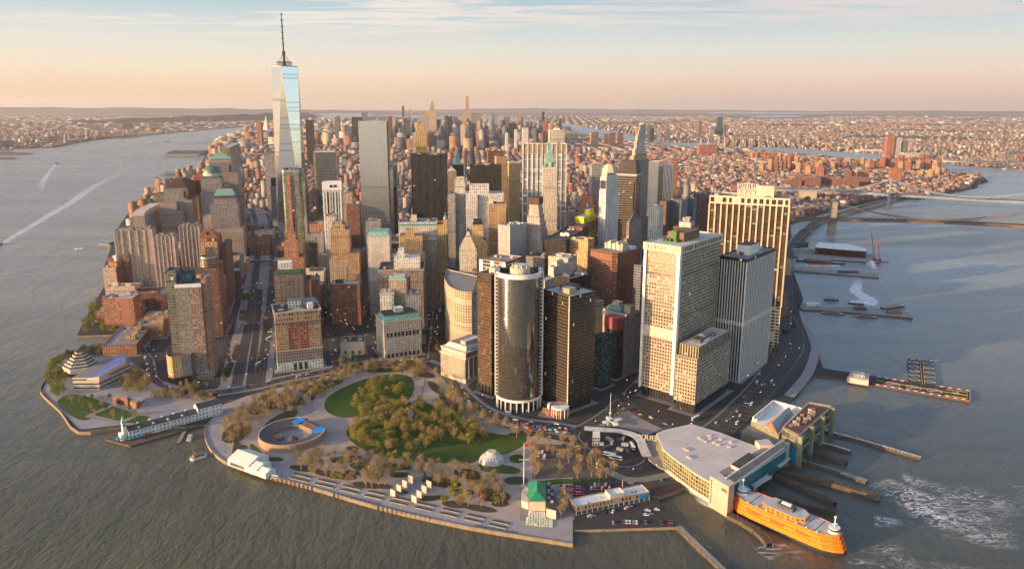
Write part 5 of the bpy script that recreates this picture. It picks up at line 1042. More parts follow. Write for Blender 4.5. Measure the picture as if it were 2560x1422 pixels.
def front():
 b=Bld('beaux_arts_building','grand cream stone building with columns and a mansard roof beside the park',(1164,882),('b',958),40,1103,55,'building');H=b.H
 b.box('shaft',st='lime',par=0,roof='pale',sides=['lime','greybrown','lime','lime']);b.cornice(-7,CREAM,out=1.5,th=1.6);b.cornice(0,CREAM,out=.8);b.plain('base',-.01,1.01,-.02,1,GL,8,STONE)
 for i in range(12):t=(i+.5)/12;c=b.pt(t,-.035);mb=MB();mb.bar((*c,8),(*c,H-8.6),.8,CREAM,8,.7);mb.build('column',b.root)
 for i in range(6):t=(i+.5)/6;c=b.pt(1.03,t*.9);mb=MB();mb.bar((*c,8),(*c,H-8.6),.8,CREAM,8,.7);mb.build('column',b.root)
 b.taper('mansard',.06,.94,.06,.94,0,H+5,.8,ROOF['pale'],ROOF['grey']);b.plain('roof_house',.55,.75,.2,.7,H+3,H+9,'lime','pale');b.plain('copper_edge',.9,.96,.2,.5,0,H+2,COPPER)
 b=Bld('office_building','grey stone tower with a green copper hipped roof behind the construction',(1566,786),('b',936),48,1508,('s',1601),'building');H=b.H
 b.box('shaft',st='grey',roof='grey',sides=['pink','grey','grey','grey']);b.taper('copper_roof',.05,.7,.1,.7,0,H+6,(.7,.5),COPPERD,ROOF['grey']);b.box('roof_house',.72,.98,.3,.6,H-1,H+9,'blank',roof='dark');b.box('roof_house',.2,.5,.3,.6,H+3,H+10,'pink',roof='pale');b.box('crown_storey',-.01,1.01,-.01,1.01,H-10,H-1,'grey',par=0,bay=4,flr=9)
 b=Bld('apartment_tower','narrow tower under construction with red netting, between the green-roofed and black-green blocks',(1543,800),('b',948),48,1512,('s',1560),'building');b.box('shaft',st='black',roof='brown');b.plain('netting',-.02,1.02,-.02,1.02,-14,1+b.H,pmat('red_netting',(.32,.07,.07)));b.plain('hoist',.1,.25,-.12,-.02,GL,-8,BRICKM)
 b=Bld('hotel_building','dark green glass block right of the dark bronze tower',(1505,842),('b',972),48,1487,('s',1531),'building');b.box('shaft',st='teal',roof='dark');b.clutter(5,mats=[MECHD])
 simple('office_building','pale block squeezed between the dark bronze tower and the green-roofed tower',(1475,760),960,48,1455,30,'lime','pale',3,tank=1)
 simple('office_building','grey glass block to the right of the big brown brick tower',(1603,665),985,48,1585,('s',1632),'bluegrey','grey',2)
 b=Bld('brick_house','small red brick house with a rounded white-columned porch at the foot of the dark tower',(1377,1022),('b',1040),20,1357,18,'house');H=b.H;b.box('shaft',st='brick',roof='dark',bay=3,flr=4);b.plain('gable',.55,.8,.0,.3,-1,H+5,WHITE)
 c=b.pt(2.0,.3);q=[(c[0]+9*math.cos(a),c[1]+9*math.sin(a))for a in np.linspace(math.pi,2*math.pi,10)]+[(c[0]+9,c[1]+12),(c[0]-9,c[1]+12)]
 b.box('rounded_wing',poly=q,z0=GL,z1=H+3,st='brick',roof='pale',bay=3,flr=4);mb=MB();mb.prism([(c[0]+9.8*math.cos(a),c[1]+9.8*math.sin(a))for a in np.linspace(math.pi,2*math.pi,12)]+[(c[0]+9.8,c[1]+1),(c[0]-9.8,c[1]+1)],H+1.6,H+3.2,WHITE);mb.build('porch_roof',b.root)
 for a in np.linspace(math.pi*1.05,math.pi*1.95,7):mb=MB();p=(c[0]+9.5*math.cos(a),c[1]+9.5*math.sin(a));mb.bar((*p,GL),(*p,H+1.6),.45,WHITE,6);mb.build('column',b.root)
front()
# ================================================================ the rest of the city
def fabric_mat():
 out=[]
 for roof in(0,1):
  m=bpy.data.materials.new('city_roof' if roof else 'city_wall');m.use_nodes=True;g=NT(m.node_tree);b=m.node_tree.nodes['Principled BSDF']
  at=g.n('ShaderNodeAttribute',attribute_name='Col');c=at.outputs[0]
  P=g.n('ShaderNodeNewGeometry').outputs['Position']
  c=g.mix(g.m('MULTIPLY',g.noise(P,.12,3,.6),.5),c,g.mix(1.,c,(.6,.6,.6,1),'MULTIPLY'))
  if not roof:
   sp=g.n('ShaderNodeSeparateXYZ');g.set(sp.inputs[0],g.n('ShaderNodeUVMap').outputs[0])
   fu=g.m('ABSOLUTE',g.m('SUBTRACT',g.m('FRACT',sp.outputs[0]),.5));fv=g.m('ABSOLUTE',g.m('SUBTRACT',g.m('FRACT',sp.outputs[1]),.5))
   win=g.m('MULTIPLY',g.m('LESS_THAN',fu,.23),g.m('LESS_THAN',fv,.26));c=g.mix(g.m('MULTIPLY',win,.85),c,(.05,.045,.045,1))
  g.set(b.inputs['Base Color'],c);b.inputs['Roughness'].default_value=.85;b.inputs['Specular IOR Level'].default_value=.3
  out.append(m)
 return out
CW,CR=fabric_mat()
def fabric(name,A,label=None,kind='stuff',cat=None,group=None,loc=None):
 """A rows: x, y, w, d, rot, h, wall rgb, roof rgb -> one mesh of boxes"""
 A=np.asarray(A,float).reshape(-1,12);n=len(A)
 c,s=np.cos(A[:,4]),np.sin(A[:,4]);L=np.array([[-.5,-.5],[.5,-.5],[.5,.5],[-.5,.5]])
 o=np.zeros(3)if loc is None else np.array(loc)
 V=np.zeros((n,8,3))
 for i in range(4):
  lx,ly=L[i,0]*A[:,2],L[i,1]*A[:,3];X=A[:,0]+lx*c-ly*s;Yy=A[:,1]+lx*s+ly*c
  V[:,i]=np.stack([X,Yy,np.full(n,1.)],1);V[:,i+4]=np.stack([X,Yy,GL+A[:,5]],1)
 V-=o
 F=np.array([[0,1,5,4],[1,2,6,5],[2,3,7,6],[3,0,4,7],[4,5,6,7]])
 faces=(F[None]+(np.arange(n)*8)[:,None,None]).reshape(-1)
 me=bpy.data.meshes.new(name);me.vertices.add(n*8);me.vertices.foreach_set('co',V.ravel());me.loops.add(n*20);me.loops.foreach_set('vertex_index',faces.astype(np.int32))
 me.polygons.add(n*5);me.polygons.foreach_set('loop_start',np.arange(n*5,dtype=np.int32)*4)
 me.materials.append(CW);me.materials.append(CR);me.polygons.foreach_set('material_index',np.tile([0,0,0,0,1],n).astype(np.int32))
 uv=np.zeros((n,5,4,2));nf=np.maximum(1,np.round(A[:,5]/3.6));
 for i in range(4):
  nb=np.maximum(1,np.round((A[:,2]if i%2==0 else A[:,3])/4.));uv[:,i,1,0]=nb;uv[:,i,2,0]=nb;uv[:,i,2,1]=nf;uv[:,i,3,1]=nf
 me.uv_layers.new(name='UVMap').data.foreach_set('uv',uv.astype(np.float32).ravel())
 col=np.ones((n,5,4));col[:,:4,:3]=A[:,None,6:9];col[:,4,:3]=A[:,9:12]
 ca=me.attributes.new('Col','FLOAT_COLOR','FACE');ca.data.foreach_set('color',col.astype(np.float32).ravel())
 me.update();me.validate()
 ob=bpy.data.objects.new(name,me);COL.objects.link(ob)
 if loc is not None:ob.location=loc
 return tag(ob,label,cat,group,kind)
def inside(P,X,Y):
 P=np.array(P);r=np.zeros(X.shape,bool);j=len(P)-1
 for i in range(len(P)):
  xi,yi=P[i];xj,yj=P[j]
  with np.errstate(divide='ignore',invalid='ignore'):r^=((yi>Y)!=(yj>Y))&(X<(xj-xi)*(Y-yi)/(yj-yi+1e-12)+xi)
  j=i
 return r
NPR=np.random.RandomState(5)
WALLC=np.array([(.32,.14,.085),(.40,.20,.12),(.24,.11,.075),(.50,.40,.30),(.42,.29,.19),(.32,.29,.28),(.60,.56,.51),(.40,.27,.215),(.20,.17,.16),(.46,.29,.20)])
ROOFC=np.array([(.24,.225,.23),(.12,.11,.115),(.34,.325,.32),(.07,.065,.065),(.52,.50,.49),(.20,.16,.14)])
def cols(n,pw=None,pr_=None):
 i=NPR.choice(len(WALLC),n,p=pw);j=NPR.choice(len(ROOFC),n,p=pr_)
 return np.hstack([WALLC[i]*NPR.uniform(.8,1.2,(n,1)),ROOFC[j]*NPR.uniform(.8,1.2,(n,1))])
PW_B=[.2,.16,.16,.1,.1,.07,.07,.08,.02,.04]
def gridfill(x0,x1,y0,y1,az,bw,bl,sw,lot,hfun,keep,pw=PW_B,fill=.93,maxd=None):
 """city blocks on a street grid running az degrees clockwise from +Y: bw x bl blocks, sw streets, lots about `lot` wide"""
 a=R(az);e1=np.array([math.cos(a),-math.sin(a)]);e2=np.array([math.sin(a),math.cos(a)])
 cx,cy=(x0+x1)/2,(y0+y1)/2;Rr=math.hypot(x1-x0,y1-y0)/2
 rows=[]
 nlx=max(1,int(bw/lot));nly=max(1,int(bl/lot))
 us=np.arange(-Rr,Rr,bw+sw);vs=np.arange(-Rr,Rr,bl+sw)
 U,Vv,I,J=np.meshgrid(us,vs,np.arange(nlx),np.arange(nly),indexing='ij')
 u=(U+(I+.5)*bw/nlx).ravel();v=(Vv+(J+.5)*bl/nly).ravel()
 X=cx+u*e1[0]+v*e2[0];Y=cy+u*e1[1]+v*e2[1]
 k=(X>x0)&(X<x1)&(Y>y0)&(Y<y1)&(NPR.rand(len(X))<fill);X,Y=X[k],Y[k]
 k=keep(X,Y);X,Y=X[k],Y[k];n=len(X)
 if not n:return np.zeros((0,12))
 w=bw/nlx*NPR.uniform(.8,.985,n);d=bl/nly*NPR.uniform(.8,.985,n)
 return np.hstack([np.stack([X,Y,w,d,np.full(n,-a),hfun(X,Y,n)],1),cols(n,pw)])
MANW=gp(MANHATTAN,GL)
FB=np.array([(q[0],q[1],q[2])for q in ALLB])
ROADPTS=np.array([p[:2]for r in(roadA,roadB,roadC,roadD,roadE,roadF,roadG,roadW1,roadW2,roadH,roadI,roadJ,roadK,roadL)for p in r])
def clear(X,Y,pad=12):
 d=np.hypot(X[:,None]-FB[None,:,0],Y[:,None]-FB[None,:,1])-FB[None,:,2]*.95
 r=np.min(np.hypot(X[:,None]-ROADPTS[None,:,0],Y[:,None]-ROADPTS[None,:,1]),1)
 return(d.min(1)>pad)&(r>24)
def margin(X,Y,m=25):
 ok=inside(MANW,X,Y)
 for dx,dy in((m,0),(-m,0),(0,m),(0,-m)):ok&=inside(MANW,X+dx,Y+dy)
 return ok
PARKW=gp([(500,990),(700,940),(1060,890),(1200,1000),(1440,1060),(1620,1040),(1700,1100),(2000,1000),(2100,1300),(200,1300)],GL)
# --- infill between the towers: each one a building of its own
dt=gridfill(-900,560,960,1950,-5,52,64,15,30,lambda X,Y,n:NPR.uniform(20,74,n)*np.where(X<-450,.7,1),lambda X,Y:clear(X,Y,14)&margin(X,Y,30)&~inside(PARKW,X,Y),fill=.9)
cn={0:'red brick',1:'orange brick',2:'dark brick',3:'cream stone',4:'tan stone',5:'grey',6:'white',7:'pinkish',8:'dark grey',9:'salmon-coloured'}
def nearest(c):return cn[int(np.argmin(((WALLC-np.array(c))**2).sum(1)))]
SK_IN=['brick','orange','brickdark','beige','tan','grey','white','pink','black','gold']
def infill(rows,where,name='city_building',grp='low buildings filling the blocks between the towers'):
 for r in rows:
  ci=int(np.argmin(((WALLC-r[6:9])**2).sum(1)));st=SK_IN[ci];m,bay,flr=S(st);x,y,w,d,rot,h=r[:6];z=GL+h
  c,s=math.cos(rot),math.sin(rot);L=lambda a,b:(x+a*w*c-b*d*s,y+a*w*s+b*d*c)
  root=empty(name,(x,y,GL),'%s infill building %s, %s'%(cn[ci],'of low height' if h<25 else 'of middling height',where),'building','%s: %s %s'%(grp,cn[ci],'low' if h<25 else 'middling')+', '+where)
  mb=MB();P=[L(-.5,-.5),L(.5,-.5),L(.5,.5),L(-.5,.5)]
  for i in range(4):mb.wall(P[i],P[(i+1)%4],GL,z,m,bay,flr)
  k=[L(-.47,-.47),L(.47,-.47),L(.47,.47),L(-.47,.47)]
  for i in range(4):j=(i+1)%4;mb.face([(*P[i],z),(*P[j],z),(*k[j],z),(*k[i],z)],m,[(0,0)]*4);mb.face([(*k[i],z),(*k[j],z),(*k[j],z-1),(*k[i],z-1)],m,[(0,0)]*4)
  mb.build('walls',root);rf=MB();rf.face([(*q,z-1)for q in k],ROOF[['grey','dark','pale','tan','brown','grey'][rnd.randrange(6)]]);rf.build('roof',root)
  for t in range(rnd.choice((1,2,2))):
   a,b_=rnd.uniform(-.3,.3),rnd.uniform(-.3,.3);e=rnd.uniform(.06,.15);hh=rnd.uniform(2,5);mb=MB();mb.prism([L(a-e,b_-e),L(a+e,b_-e),L(a+e,b_+e),L(a-e,b_+e)],z-1,z+hh,rnd.choice((MECH,STONE,MECHD)));mb.build('roof_unit',root)
infill(dt,'in the shadowed blocks between the towers')
# --- low city behind the towers
def hmid(X,Y,n):
 h=NPR.uniform(9,28,n)*np.where(X>500,.72,1);t=NPR.rand(n);h=np.where((t>.93)&(X<700),NPR.uniform(30,60,n),h);return h
ROADW=np.array([p[:2]for r in(roadW1,roadW2)for p in r])
def keepmid(X,Y):
 k=margin(X,Y,30);d=np.min(np.hypot(X[:,None]-ROADW[None,:,0],Y[:,None]-ROADW[None,:,1]),1);k&=d>34
 k&=(np.min(np.hypot(X[:,None]-FB[None,:,0],Y[:,None]-FB[None,:,1])-FB[None,:,2],1)>8);return k
lo=gridfill(-2600,2600,1950,3500,-6,60,120,16,20,hmid,keepmid,fill=.92)
lo=lo[np.argsort(lo[:,1])]
vis=[i for i in range(len(lo))if 0<PX(lo[i,0],lo[i,1],lo[i,5])[0]<2560]
lo=lo[vis];NI=max(0,290-len(dt))
infill(lo[:NI],'in the low city just behind the towers')
lo2=gridfill(-3600,3600,3500,5300,-3.4,66,190,17,24,hmid,lambda X,Y:margin(X,Y,40),fill=.92)
fabric('city_blocks',np.vstack([lo[NI:],lo2]),'dense low brick and stone blocks running north behind the towers')
# roof clutter of the low city: bulkheads, in the same mass
bk=np.vstack([lo[NI:],lo2]);j=NPR.rand(len(bk))<.8;bk=bk[j].copy();bk[:,0]+=NPR.uniform(-.25,.25,len(bk))*bk[:,2];bk[:,1]+=NPR.uniform(-.25,.25,len(bk))*bk[:,3];bk[:,2]*=NPR.uniform(.12,.3,len(bk));bk[:,3]*=NPR.uniform(.12,.3,len(bk));bk[:,5]+=NPR.uniform(2.5,6,len(bk));bk[:,9:12]=bk[:,6:9]
fabric('rooftop_clutter',bk,'bulkheads and tanks on the roofs of the low city')
# --- midtown and beyond
def hcity(X,Y,n):
 h=NPR.uniform(18,42,n);t=NPR.rand(n)
 core=np.exp(-((X+650)/900)**2)*np.exp(-((Y-6900)/1500)**2)
 h=h+(t<.08+.7*core)*NPR.uniform(25,95,n)*(.4+core)+(t<.34*core)*NPR.uniform(20,90,n);return np.where(X>450,np.minimum(h,30),h)
PW_M=[.12,.12,.09,.13,.14,.13,.07,.09,.08,.03]
m1=gridfill(-4500,3200,5300,9200,-3.4,78,190,24,44,hcity,lambda X,Y:margin(X,Y,40),pw=PW_M,fill=.9)
tall=m1[:,5]>112;tm=m1[tall];tm=tm[np.argsort(-tm[:,5])][:150];rest=m1[~tall];extra=m1[tall][np.argsort(-m1[tall][:,5])][150:]
DARKW=np.array([(.10,.11,.13),(.16,.17,.19),(.07,.07,.08),(.40,.30,.22),(.34,.20,.14),(.24,.24,.26),(.5,.42,.34)])
for r in tm:
 k=rnd.randrange(7);r[6:9]=DARKW[k];r[2]=min(r[2],38);r[3]=min(r[3],44)
 rows=[r.copy()]
 if rnd.random()<.5:q=r.copy();q[2]*=.6;q[3]*=.6;q[5]+=rnd.uniform(8,22);rows.append(q)
 nm=['dark glass','blue-grey glass','black','tan stone','brick','grey','cream'][k]
 fabric('distant_tower',rows,nm+' tower in the hazy midtown skyline',kind=None,cat='skyscraper',group='distant midtown towers, '+nm,loc=(r[0],r[1],GL))
m2=gridfill(-7000,4500,9200,15000,-3.4,95,230,26,60,lambda X,Y,n:NPR.uniform(12,32,n)+(NPR.rand(n)<.08)*45,lambda X,Y:margin(X,Y,60),pw=PW_M,fill=.85)
fabric('midtown_blocks',np.vstack([rest,extra,m2]),'packed blocks of midtown and uptown far behind')
# --- opposite banks
EASTW=[G(a,b,3)for a,b in[(2620,426),(2498,419),(2406,413),(2382,410),(2317,401),(2260,395),(2216,394),(2200,384),(2115,379),(2067,376),(1978,369),(1889,367),(1812,367),(1777,353),(1748,355),(1687,356),(1650,353),(1600,345),(1571,337),(1563,332),(1509,325),(1453,317),(1420,310),(1250,293),(1000,289)]]+[(-6000,40000),(24000,40000),(24000,3000)]
NW=[G(a,b,8)for a,b in[(1740,279),(2100,278),(2200,284),(2020,296),(1840,298)]]
PW_Q=[.18,.17,.11,.13,.1,.05,.12,.1,.01,.03]
def patch(X,Y,s=900.,k=.25):
 return np.sin(X/s+1.3*np.sin(Y/s*.7))*np.sin(Y/s*1.1+2*np.cos(X/s*.6))+NPR.uniform(-.3,.3,X.shape)>-.55
ke=lambda X,Y:patch(X,Y)&inside(EASTW,X,Y)&~inside(NW,X,Y)&(np.abs(X)<Y*.74+300)
def hq(X,Y,n):return NPR.uniform(7,12,n)+(NPR.rand(n)<.05)*NPR.uniform(8,30,n)
q1=gridfill(0,9000,3000,7000,18,60,200,18,20,hq,ke,pw=PW_Q,fill=.92)
q2=gridfill(200,12000,7000,12500,10,80,220,22,30,hq,ke,pw=PW_Q,fill=.85)
q3=gridfill(-2000,19000,12500,24000,4,120,300,40,70,hq,ke,pw=PW_Q,fill=.42)
QQ=np.vstack([q1,q2,q3]);QQ[:,6:9]=QQ[:,6:9]*.72+QQ[:,6:9].mean(1,keepdims=True)*.2;QQ[:,9:12]*=.75
fabric('outer_borough_blocks',QQ,'low sunlit blocks of the far bank stretching to the horizon')
JW=[G(a,b,3)for a,b in[(-900,375),(0,372),(135,367),(208,353),(259,346),(360,338),(450,329),(534,322),(593,317),(640,314),(700,304),(760,297)]]+[(-9000,26000),(-30000,24000),(-16000,3000)]
kj=lambda X,Y:inside(JW,X,Y)&(np.abs(X)<Y*.74+300)
j1=gridfill(-9000,-1800,3500,9000,-20,60,180,20,30,hq,kj,pw=PW_Q,fill=.6)
j2=gridfill(-16000,-2500,9000,20000,-10,110,260,50,90,hq,kj,pw=PW_Q,fill=.42)
fabric('far_shore_blocks',np.vstack([j1,j2]),'low sunlit blocks on the far left bank')
# wooded strips: small scattered crowns far away
def woods(name,polys,n,h,mat,label,s=(10,18)):
 rr=random.Random(3);mb=MB()
 for P in polys:
  W_=[G(a,b,GL)for a,b in P];xs=[q[0]for q in W_];ys=[q[1]for q in W_];k=0;cnt=0
  while k<n and cnt<n*30:
   cnt+=1;X=rr.uniform(min(xs),max(xs));Y=rr.uniform(min(ys),max(ys))
   if not inside(W_,np.array([X]),np.array([Y]))[0]:continue
   k+=1;r=rr.uniform(*s)/2;hh=h*rr.uniform(.7,1.2);a0=rr.uniform(0,1)
   for(z,q)in((0,.75),(hh*.45,1.)):
    pass
   ring=lambda z,q:[(X+r*q*math.cos(a0+t*1.257)*rr.uniform(.8,1.2),Y+r*q*math.sin(a0+t*1.257),GL+z)for t in range(5)]
   A_,B_=ring(hh*.1,.8),ring(hh*.6,1.);top=(X+rr.uniform(-2,2),Y,GL+hh)
   for i in range(5):jj=(i+1)%5;mb.face([A_[i],A_[jj],B_[jj],B_[i]],mat);mb.face([B_[i],B_[jj],top],mat)
 return mb.build(name,kind='stuff',label=label)
def leafmat(name,a,b,sc=.3):
 return gmat(name,[(.3,a),(.7,b)],sc,3,.9)
WOODM=leafmat('wood_far',(.035,.05,.018),(.10,.09,.035),.02)
woods('wood',[[(2330,452),(2350,436),(2400,437),(2455,446),(2462,455),(2420,462),(2340,458)]],260,14,WOODM,'green riverside wood on the point at the right')
woods('wood',[[(1460,357),(1500,358),(1560,361),(1700,374),(1720,379),(1600,379),(1480,374)]],300,15,leafmat('wood_red',(.10,.05,.035),(.2,.10,.07),.02),'reddish leafless trees among the brick blocks by the far river')
woods('wood',[[(0,373),(60,368),(180,360),(259,347),(345,340),(345,334),(240,338),(80,350),(0,358)]],500,14,WOODM,'dark strip of trees along the far left shore',(16,30))
woods('street_trees',[[(1450,385),(1700,392),(1880,400),(1950,470),(1760,480),(1450,470)],[(760,330),(1020,330),(1020,420),(760,430)]],650,13,leafmat('street_green',(.05,.055,.02),(.13,.10,.04),.02),'scattered street trees among the low city blocks',(7,12))
woods('street_trees',[[(1800,350),(2550,350),(2550,400),(2150,375),(1800,362)],[(1300,292),(2550,310),(2550,345),(1800,345),(1500,318)]],1500,12,leafmat('street_green2',(.05,.055,.02),(.12,.10,.04),.02),'dark tree clumps among the blocks of the far bank',(14,40))
woods('wood',[[(1875,440),(1930,440),(1940,452),(1880,450)]],90,14,leafmat('wood_green',(.03,.06,.012),(.07,.10,.02),.02),'small green park among the brick towers at the right')
# --- brick housing towers on the right: each its own building
hp=[]
def hrow(n,x0,x1,y0,y1,h,seed,w=26,d=30,col=None):
 r2=random.Random(seed)
 for i in range(n):
  px=x0+(x1-x0)*(i+r2 .uniform(.1,.9))/n;py=y0+(y1-y0)*(i+.5)/n+r2 .uniform(-5,5);X,Y=G(px,py,GL)
  hp.append((X,Y,w*r2 .uniform(.85,1.2),d*r2 .uniform(.8,1.3),h*r2 .uniform(.8,1.2),r2 .choice(('brick','brickdark','redtile','tan'))if col is None else col))
hrow(9,1900,2050,432,440,58,1);hrow(8,1925,2060,418,428,62,2);hrow(10,2060,2200,420,424,45,3);hrow(10,2180,2350,424,432,58,4);hrow(6,2240,2350,414,420,60,5)
hrow(7,1960,2160,470,472,50,6,60,34,'brickdark');hrow(4,2030,2260,452,462,60,7,40,30);hrow(9,1850,2000,398,410,48,8);hrow(3,2290,2360,448,446,46,9,30,30,'tan')
for X,Y,w,d,h,st in hp:
 k='tan' if st=='tan' else 'red-brown' if st in('brick','redtile')else 'dark brown'
 root=empty('housing_tower',(X,Y,GL),'%s brick housing tower between the bridges and the low city'%k,'apartment block','brick housing towers by the river, '+k,0)
 m,bay,flr=S(st);a=R(-12);rot=lambda u,v:(X+u*math.cos(a)-v*math.sin(a),Y+u*math.sin(a)+v*math.cos(a));mb=MB();z=GL+h
 if w>45:P=[rot(-w/2,-d/2),rot(w/2,-d/2),rot(w/2,d/2),rot(-w/2,d/2)]
 else:
  q=w/2;e=w/5;P=[rot(*p)for p in((-e,-q),(e,-q),(e,-e),(q,-e),(q,e),(e,e),(e,q),(-e,q),(-e,e),(-q,e),(-q,-e),(-e,-e))]
 for i in range(len(P)):mb.wall(P[i],P[(i+1)%len(P)],GL,z,m,bay,flr)
 mb.build('walls',root);rf=MB();rf.face([(*p,z-.5)for p in P],ROOF['tan']);rf.build('roof',root)
 mb=MB();mb.prism([rot(-4,-4),rot(4,-4),rot(4,4),rot(-4,4)],z-.5,z+6,m,ROOF['brown']);mb.build('roof_unit',root)
# --- landmarks of the far skyline
def far(name,lab,x0,x1,ytop,Y,st,cat='skyscraper',tiers=(),phi=-3.4,d=None,roof='grey',ybase=None):
 b=Bld(name,lab,(x0,ytop),Y,phi,x1,d or 40,cat,foot=False);b.box('shaft',st=st,roof=roof,par=0)
 for(u0,u1,dz,s2)in tiers:b.box('setback',u0,u1,u0 if u0>0 else-.1,u1 if u1<1 else 1.1,GL if dz<0 else b.H-1,b.H+dz,s2,roof=roof,par=0)
 return b
def skyline():
 b=far('art_deco_skyscraper','tall tapering stone skyscraper with a needle mast in the far skyline',1074,1087,268,5950,'beige',tiers=((-.25,1.25,-28,'beige'),(-.7,1.6,-190,'beige')))
 H=b.H;b.box('crown',.12,.88,.12,.88,H-1,H+20,'beige',par=0);b.box('crown',.25,.75,.25,.75,H+19,H+46,'beige',par=0);b.taper('dome',.3,.7,.3,.7,H+46,H+66,.3,STONE,STONE);b.spire(.5,.5,H+60,GY(1080,234,5950)[1],3.5,STONE,r2=.8)
 for u in(.35,.5,.65):b.plain('window_strip',u-.05,u+.05,-.02,0,90,-10,S('grey')[0])
 far('residential_tower','very slender square-windowed tower standing far above the skyline',1164,1171.5,240,8130,'tan',d=28)
 b=far('art_deco_skyscraper','thin far tower with a pointed steel crown',1236,1244,297,7210,'grey',d=34);b.taper('crown',.1,.9,.1,.9,b.H,b.H+60,0,STEEL);b.spire(.5,.5,b.H+50,GY(1240,273,7210)[1],1.2)
 far('office_tower','broad slab tower with a dark top in midtown',1178,1201,284,7180,'greybrown',d=30,tiers=((0.02,.98,3,'blackrib'),))
 b=far('office_tower','pale faceted glass tower with a slanted top',1009,1027,292,7020,'skyglass');mb=MB();P=b.rect(0,1,0,1);z=b.H
 mb.face([(*P[0],z),(*P[1],z),(*P[1],z+78)],S('skyglass')[0]);mb.face([(*P[2],z),(*P[3],z),(*P[2],z+60)],S('skyglass')[0]);mb.face([(*P[1],z),(*P[2],z),(*P[2],z+60),(*P[1],z+78)],S('skyglass')[0]);mb.face([(*P[0],z),(*P[1],z+78),(*P[2],z+60),(*P[3],z)],S('skyglass')[0]);mb.build('slanted_top',b.root)
 b=far('office_tower','thin mast beside the slanted glass tower',983,990,292,6900,'grey');b.spire(.5,.5,b.H,GY(986,267,6900)[1],1.5)
 far('residential_tower','dark blue tower with a curved top left of the slanted one',1004.5,1010,265,8210,'teal',d=26)
 far('office_tower','dark slab behind the mirror-glass tower',879,905,293,5900,'black');far('office_tower','dark block with a notch left of midtown',903,917,282,6400,'bluegrey')
 far('office_tower','black slab tower alone by the river, right of the tallest tower',763,780,300,3800,'black',d=40)
 b=far('apartment_tower','white leaning pyramid-like tower by the far river',655,669,330,7600,'skyglass',d=60);mb=MB();mb.taper(b.rect(0,1,0,1),b.H,GY(665,289,7600)[1],0,WHITE,c=b.pt(.75,.5));mb.build('pyramid_top',b.root)
 far('residential_tower','dark bronze slab rising alone right of midtown',1355,1361.5,280,7500,'black',d=30)
 for i,(x0,x1,yt,Y,st,lab)in enumerate(((1120,1131,291,6500,'black','black tower right of the needle-mast skyscraper'),(1133,1146,289,6900,'grey','grey tower with a green pyramid roof'),(1155,1163,285,7000,'gold','gold-lit slab in front of the very slender tower'),(1259,1275,295,6800,'bluegrey','blue-grey block right of the pointed crown'),(1273,1292,308,5900,'black','broad dark slab right of centre'),(1293,1297,288,7800,'greybrown','thin greenish tower right of centre'),(1302,1309,295,7000,'brownrib','dark red tower right of centre'),(1230,1237,285,7300,'skyglass','pale glass tower left of the pointed crown'),(1046,1053,293,7400,'tan','tan tower left of the needle-mast skyscraper'),(1060,1074,282,6900,'tan','square tan tower just left of the needle-mast skyscraper'),(1012,1025,308,5700,'teal','green glass block below the slanted tower'),(1052,1071,296,5600,'grey','pale grey slab below the needle-mast skyscraper'),(1151,1162,312,5560,'lime','stone clock tower in front of midtown'),(1164,1172,308,5780,'gold','gold-topped tower in front of midtown'),(1306,1321,320,5300,'white','white-edged black slab in lower midtown'),(1358,1368,308,5400,'redtile','brick twin-slab tower at the right of midtown'),(1398,1404,297,7600,'teal','rounded dark tower right of the bronze slab'),(1264,1270,336,4600,'white','small white stone tower with arched top'),(1286,1293,324,5000,'white','slim white tower in lower midtown'),(1347,1357,302,6900,'bluegrey','dark angular glass tower by the bronze slab'),(970,979,290,6500,'brick','red brick tower left of midtown'),(836,846,296,6000,'bluegrey','blue glass tower left of the dark slab'),(842,848,290,6300,'brownrib','dark brown thin tower left of the dark slab'),(640,652,309,5200,'brick','red brick tower by the river, left of the tallest tower'))):
  far('office_tower',lab+', far skyline',x0,x1,yt,Y,st,d=30+(i%3)*8,tiers=((.1,.9,10,st),)if i%2 else())
 for i,(x0,x1,yt)in enumerate(((1511,1522,335),(1526,1539,331.5),(1547,1559,332))):
  far('apartment_tower','dark brown chamfered riverside tower, '+('left','middle, lit orange','right')[i]+' of three beside the river',x0,x1,yt,5855,'brownrib','apartment block',d=36)
 far('apartment_block','big tan block beside the three riverside towers',1477,1497,330,5600,'tan','apartment block')
 b=far('power_station','red brick power station with four tall pale chimneys by the river',1749,1793,363,4900,'redtile','power station',d=60)
 for px,yt in((1753,347),(1771,347),(1798,344),(1812,343)):
  x,z=GY(px,yt,4950);mb=MB();mb.bar((x,4950,GL),(x,4950,z),4.6,CREAM,8,3);mb.build('chimney',b.root)
 far('office_tower','tall green glass tower alone on the far right bank',1795,1807,293,8067,'teal',d=40,tiers=((-.3,1.3,-110,'teal'),))
 for i,(x0,x1,yt,st)in enumerate(((1591,1598,317,'gold'),(1603,1615,312,'teal'),(1621,1632,312,'bluegrey'),(1626,1636,321,'black'),(1645,1654,320,'grey'),(1667,1675,322,'bluegrey'),(1748,1755,303,'brownrib'),(1775,1781,322,'grey'),(1811,1817,312,'brownrib'))):
  far('apartment_tower',('cream','green glass','blue glass','black','grey','slate','dark brown lone','pale short','narrow brown')[i]+' tower on the far bank of the river, right of centre',x0,x1,yt,7000 if i<6 else 8000,st,'apartment block',d=30)
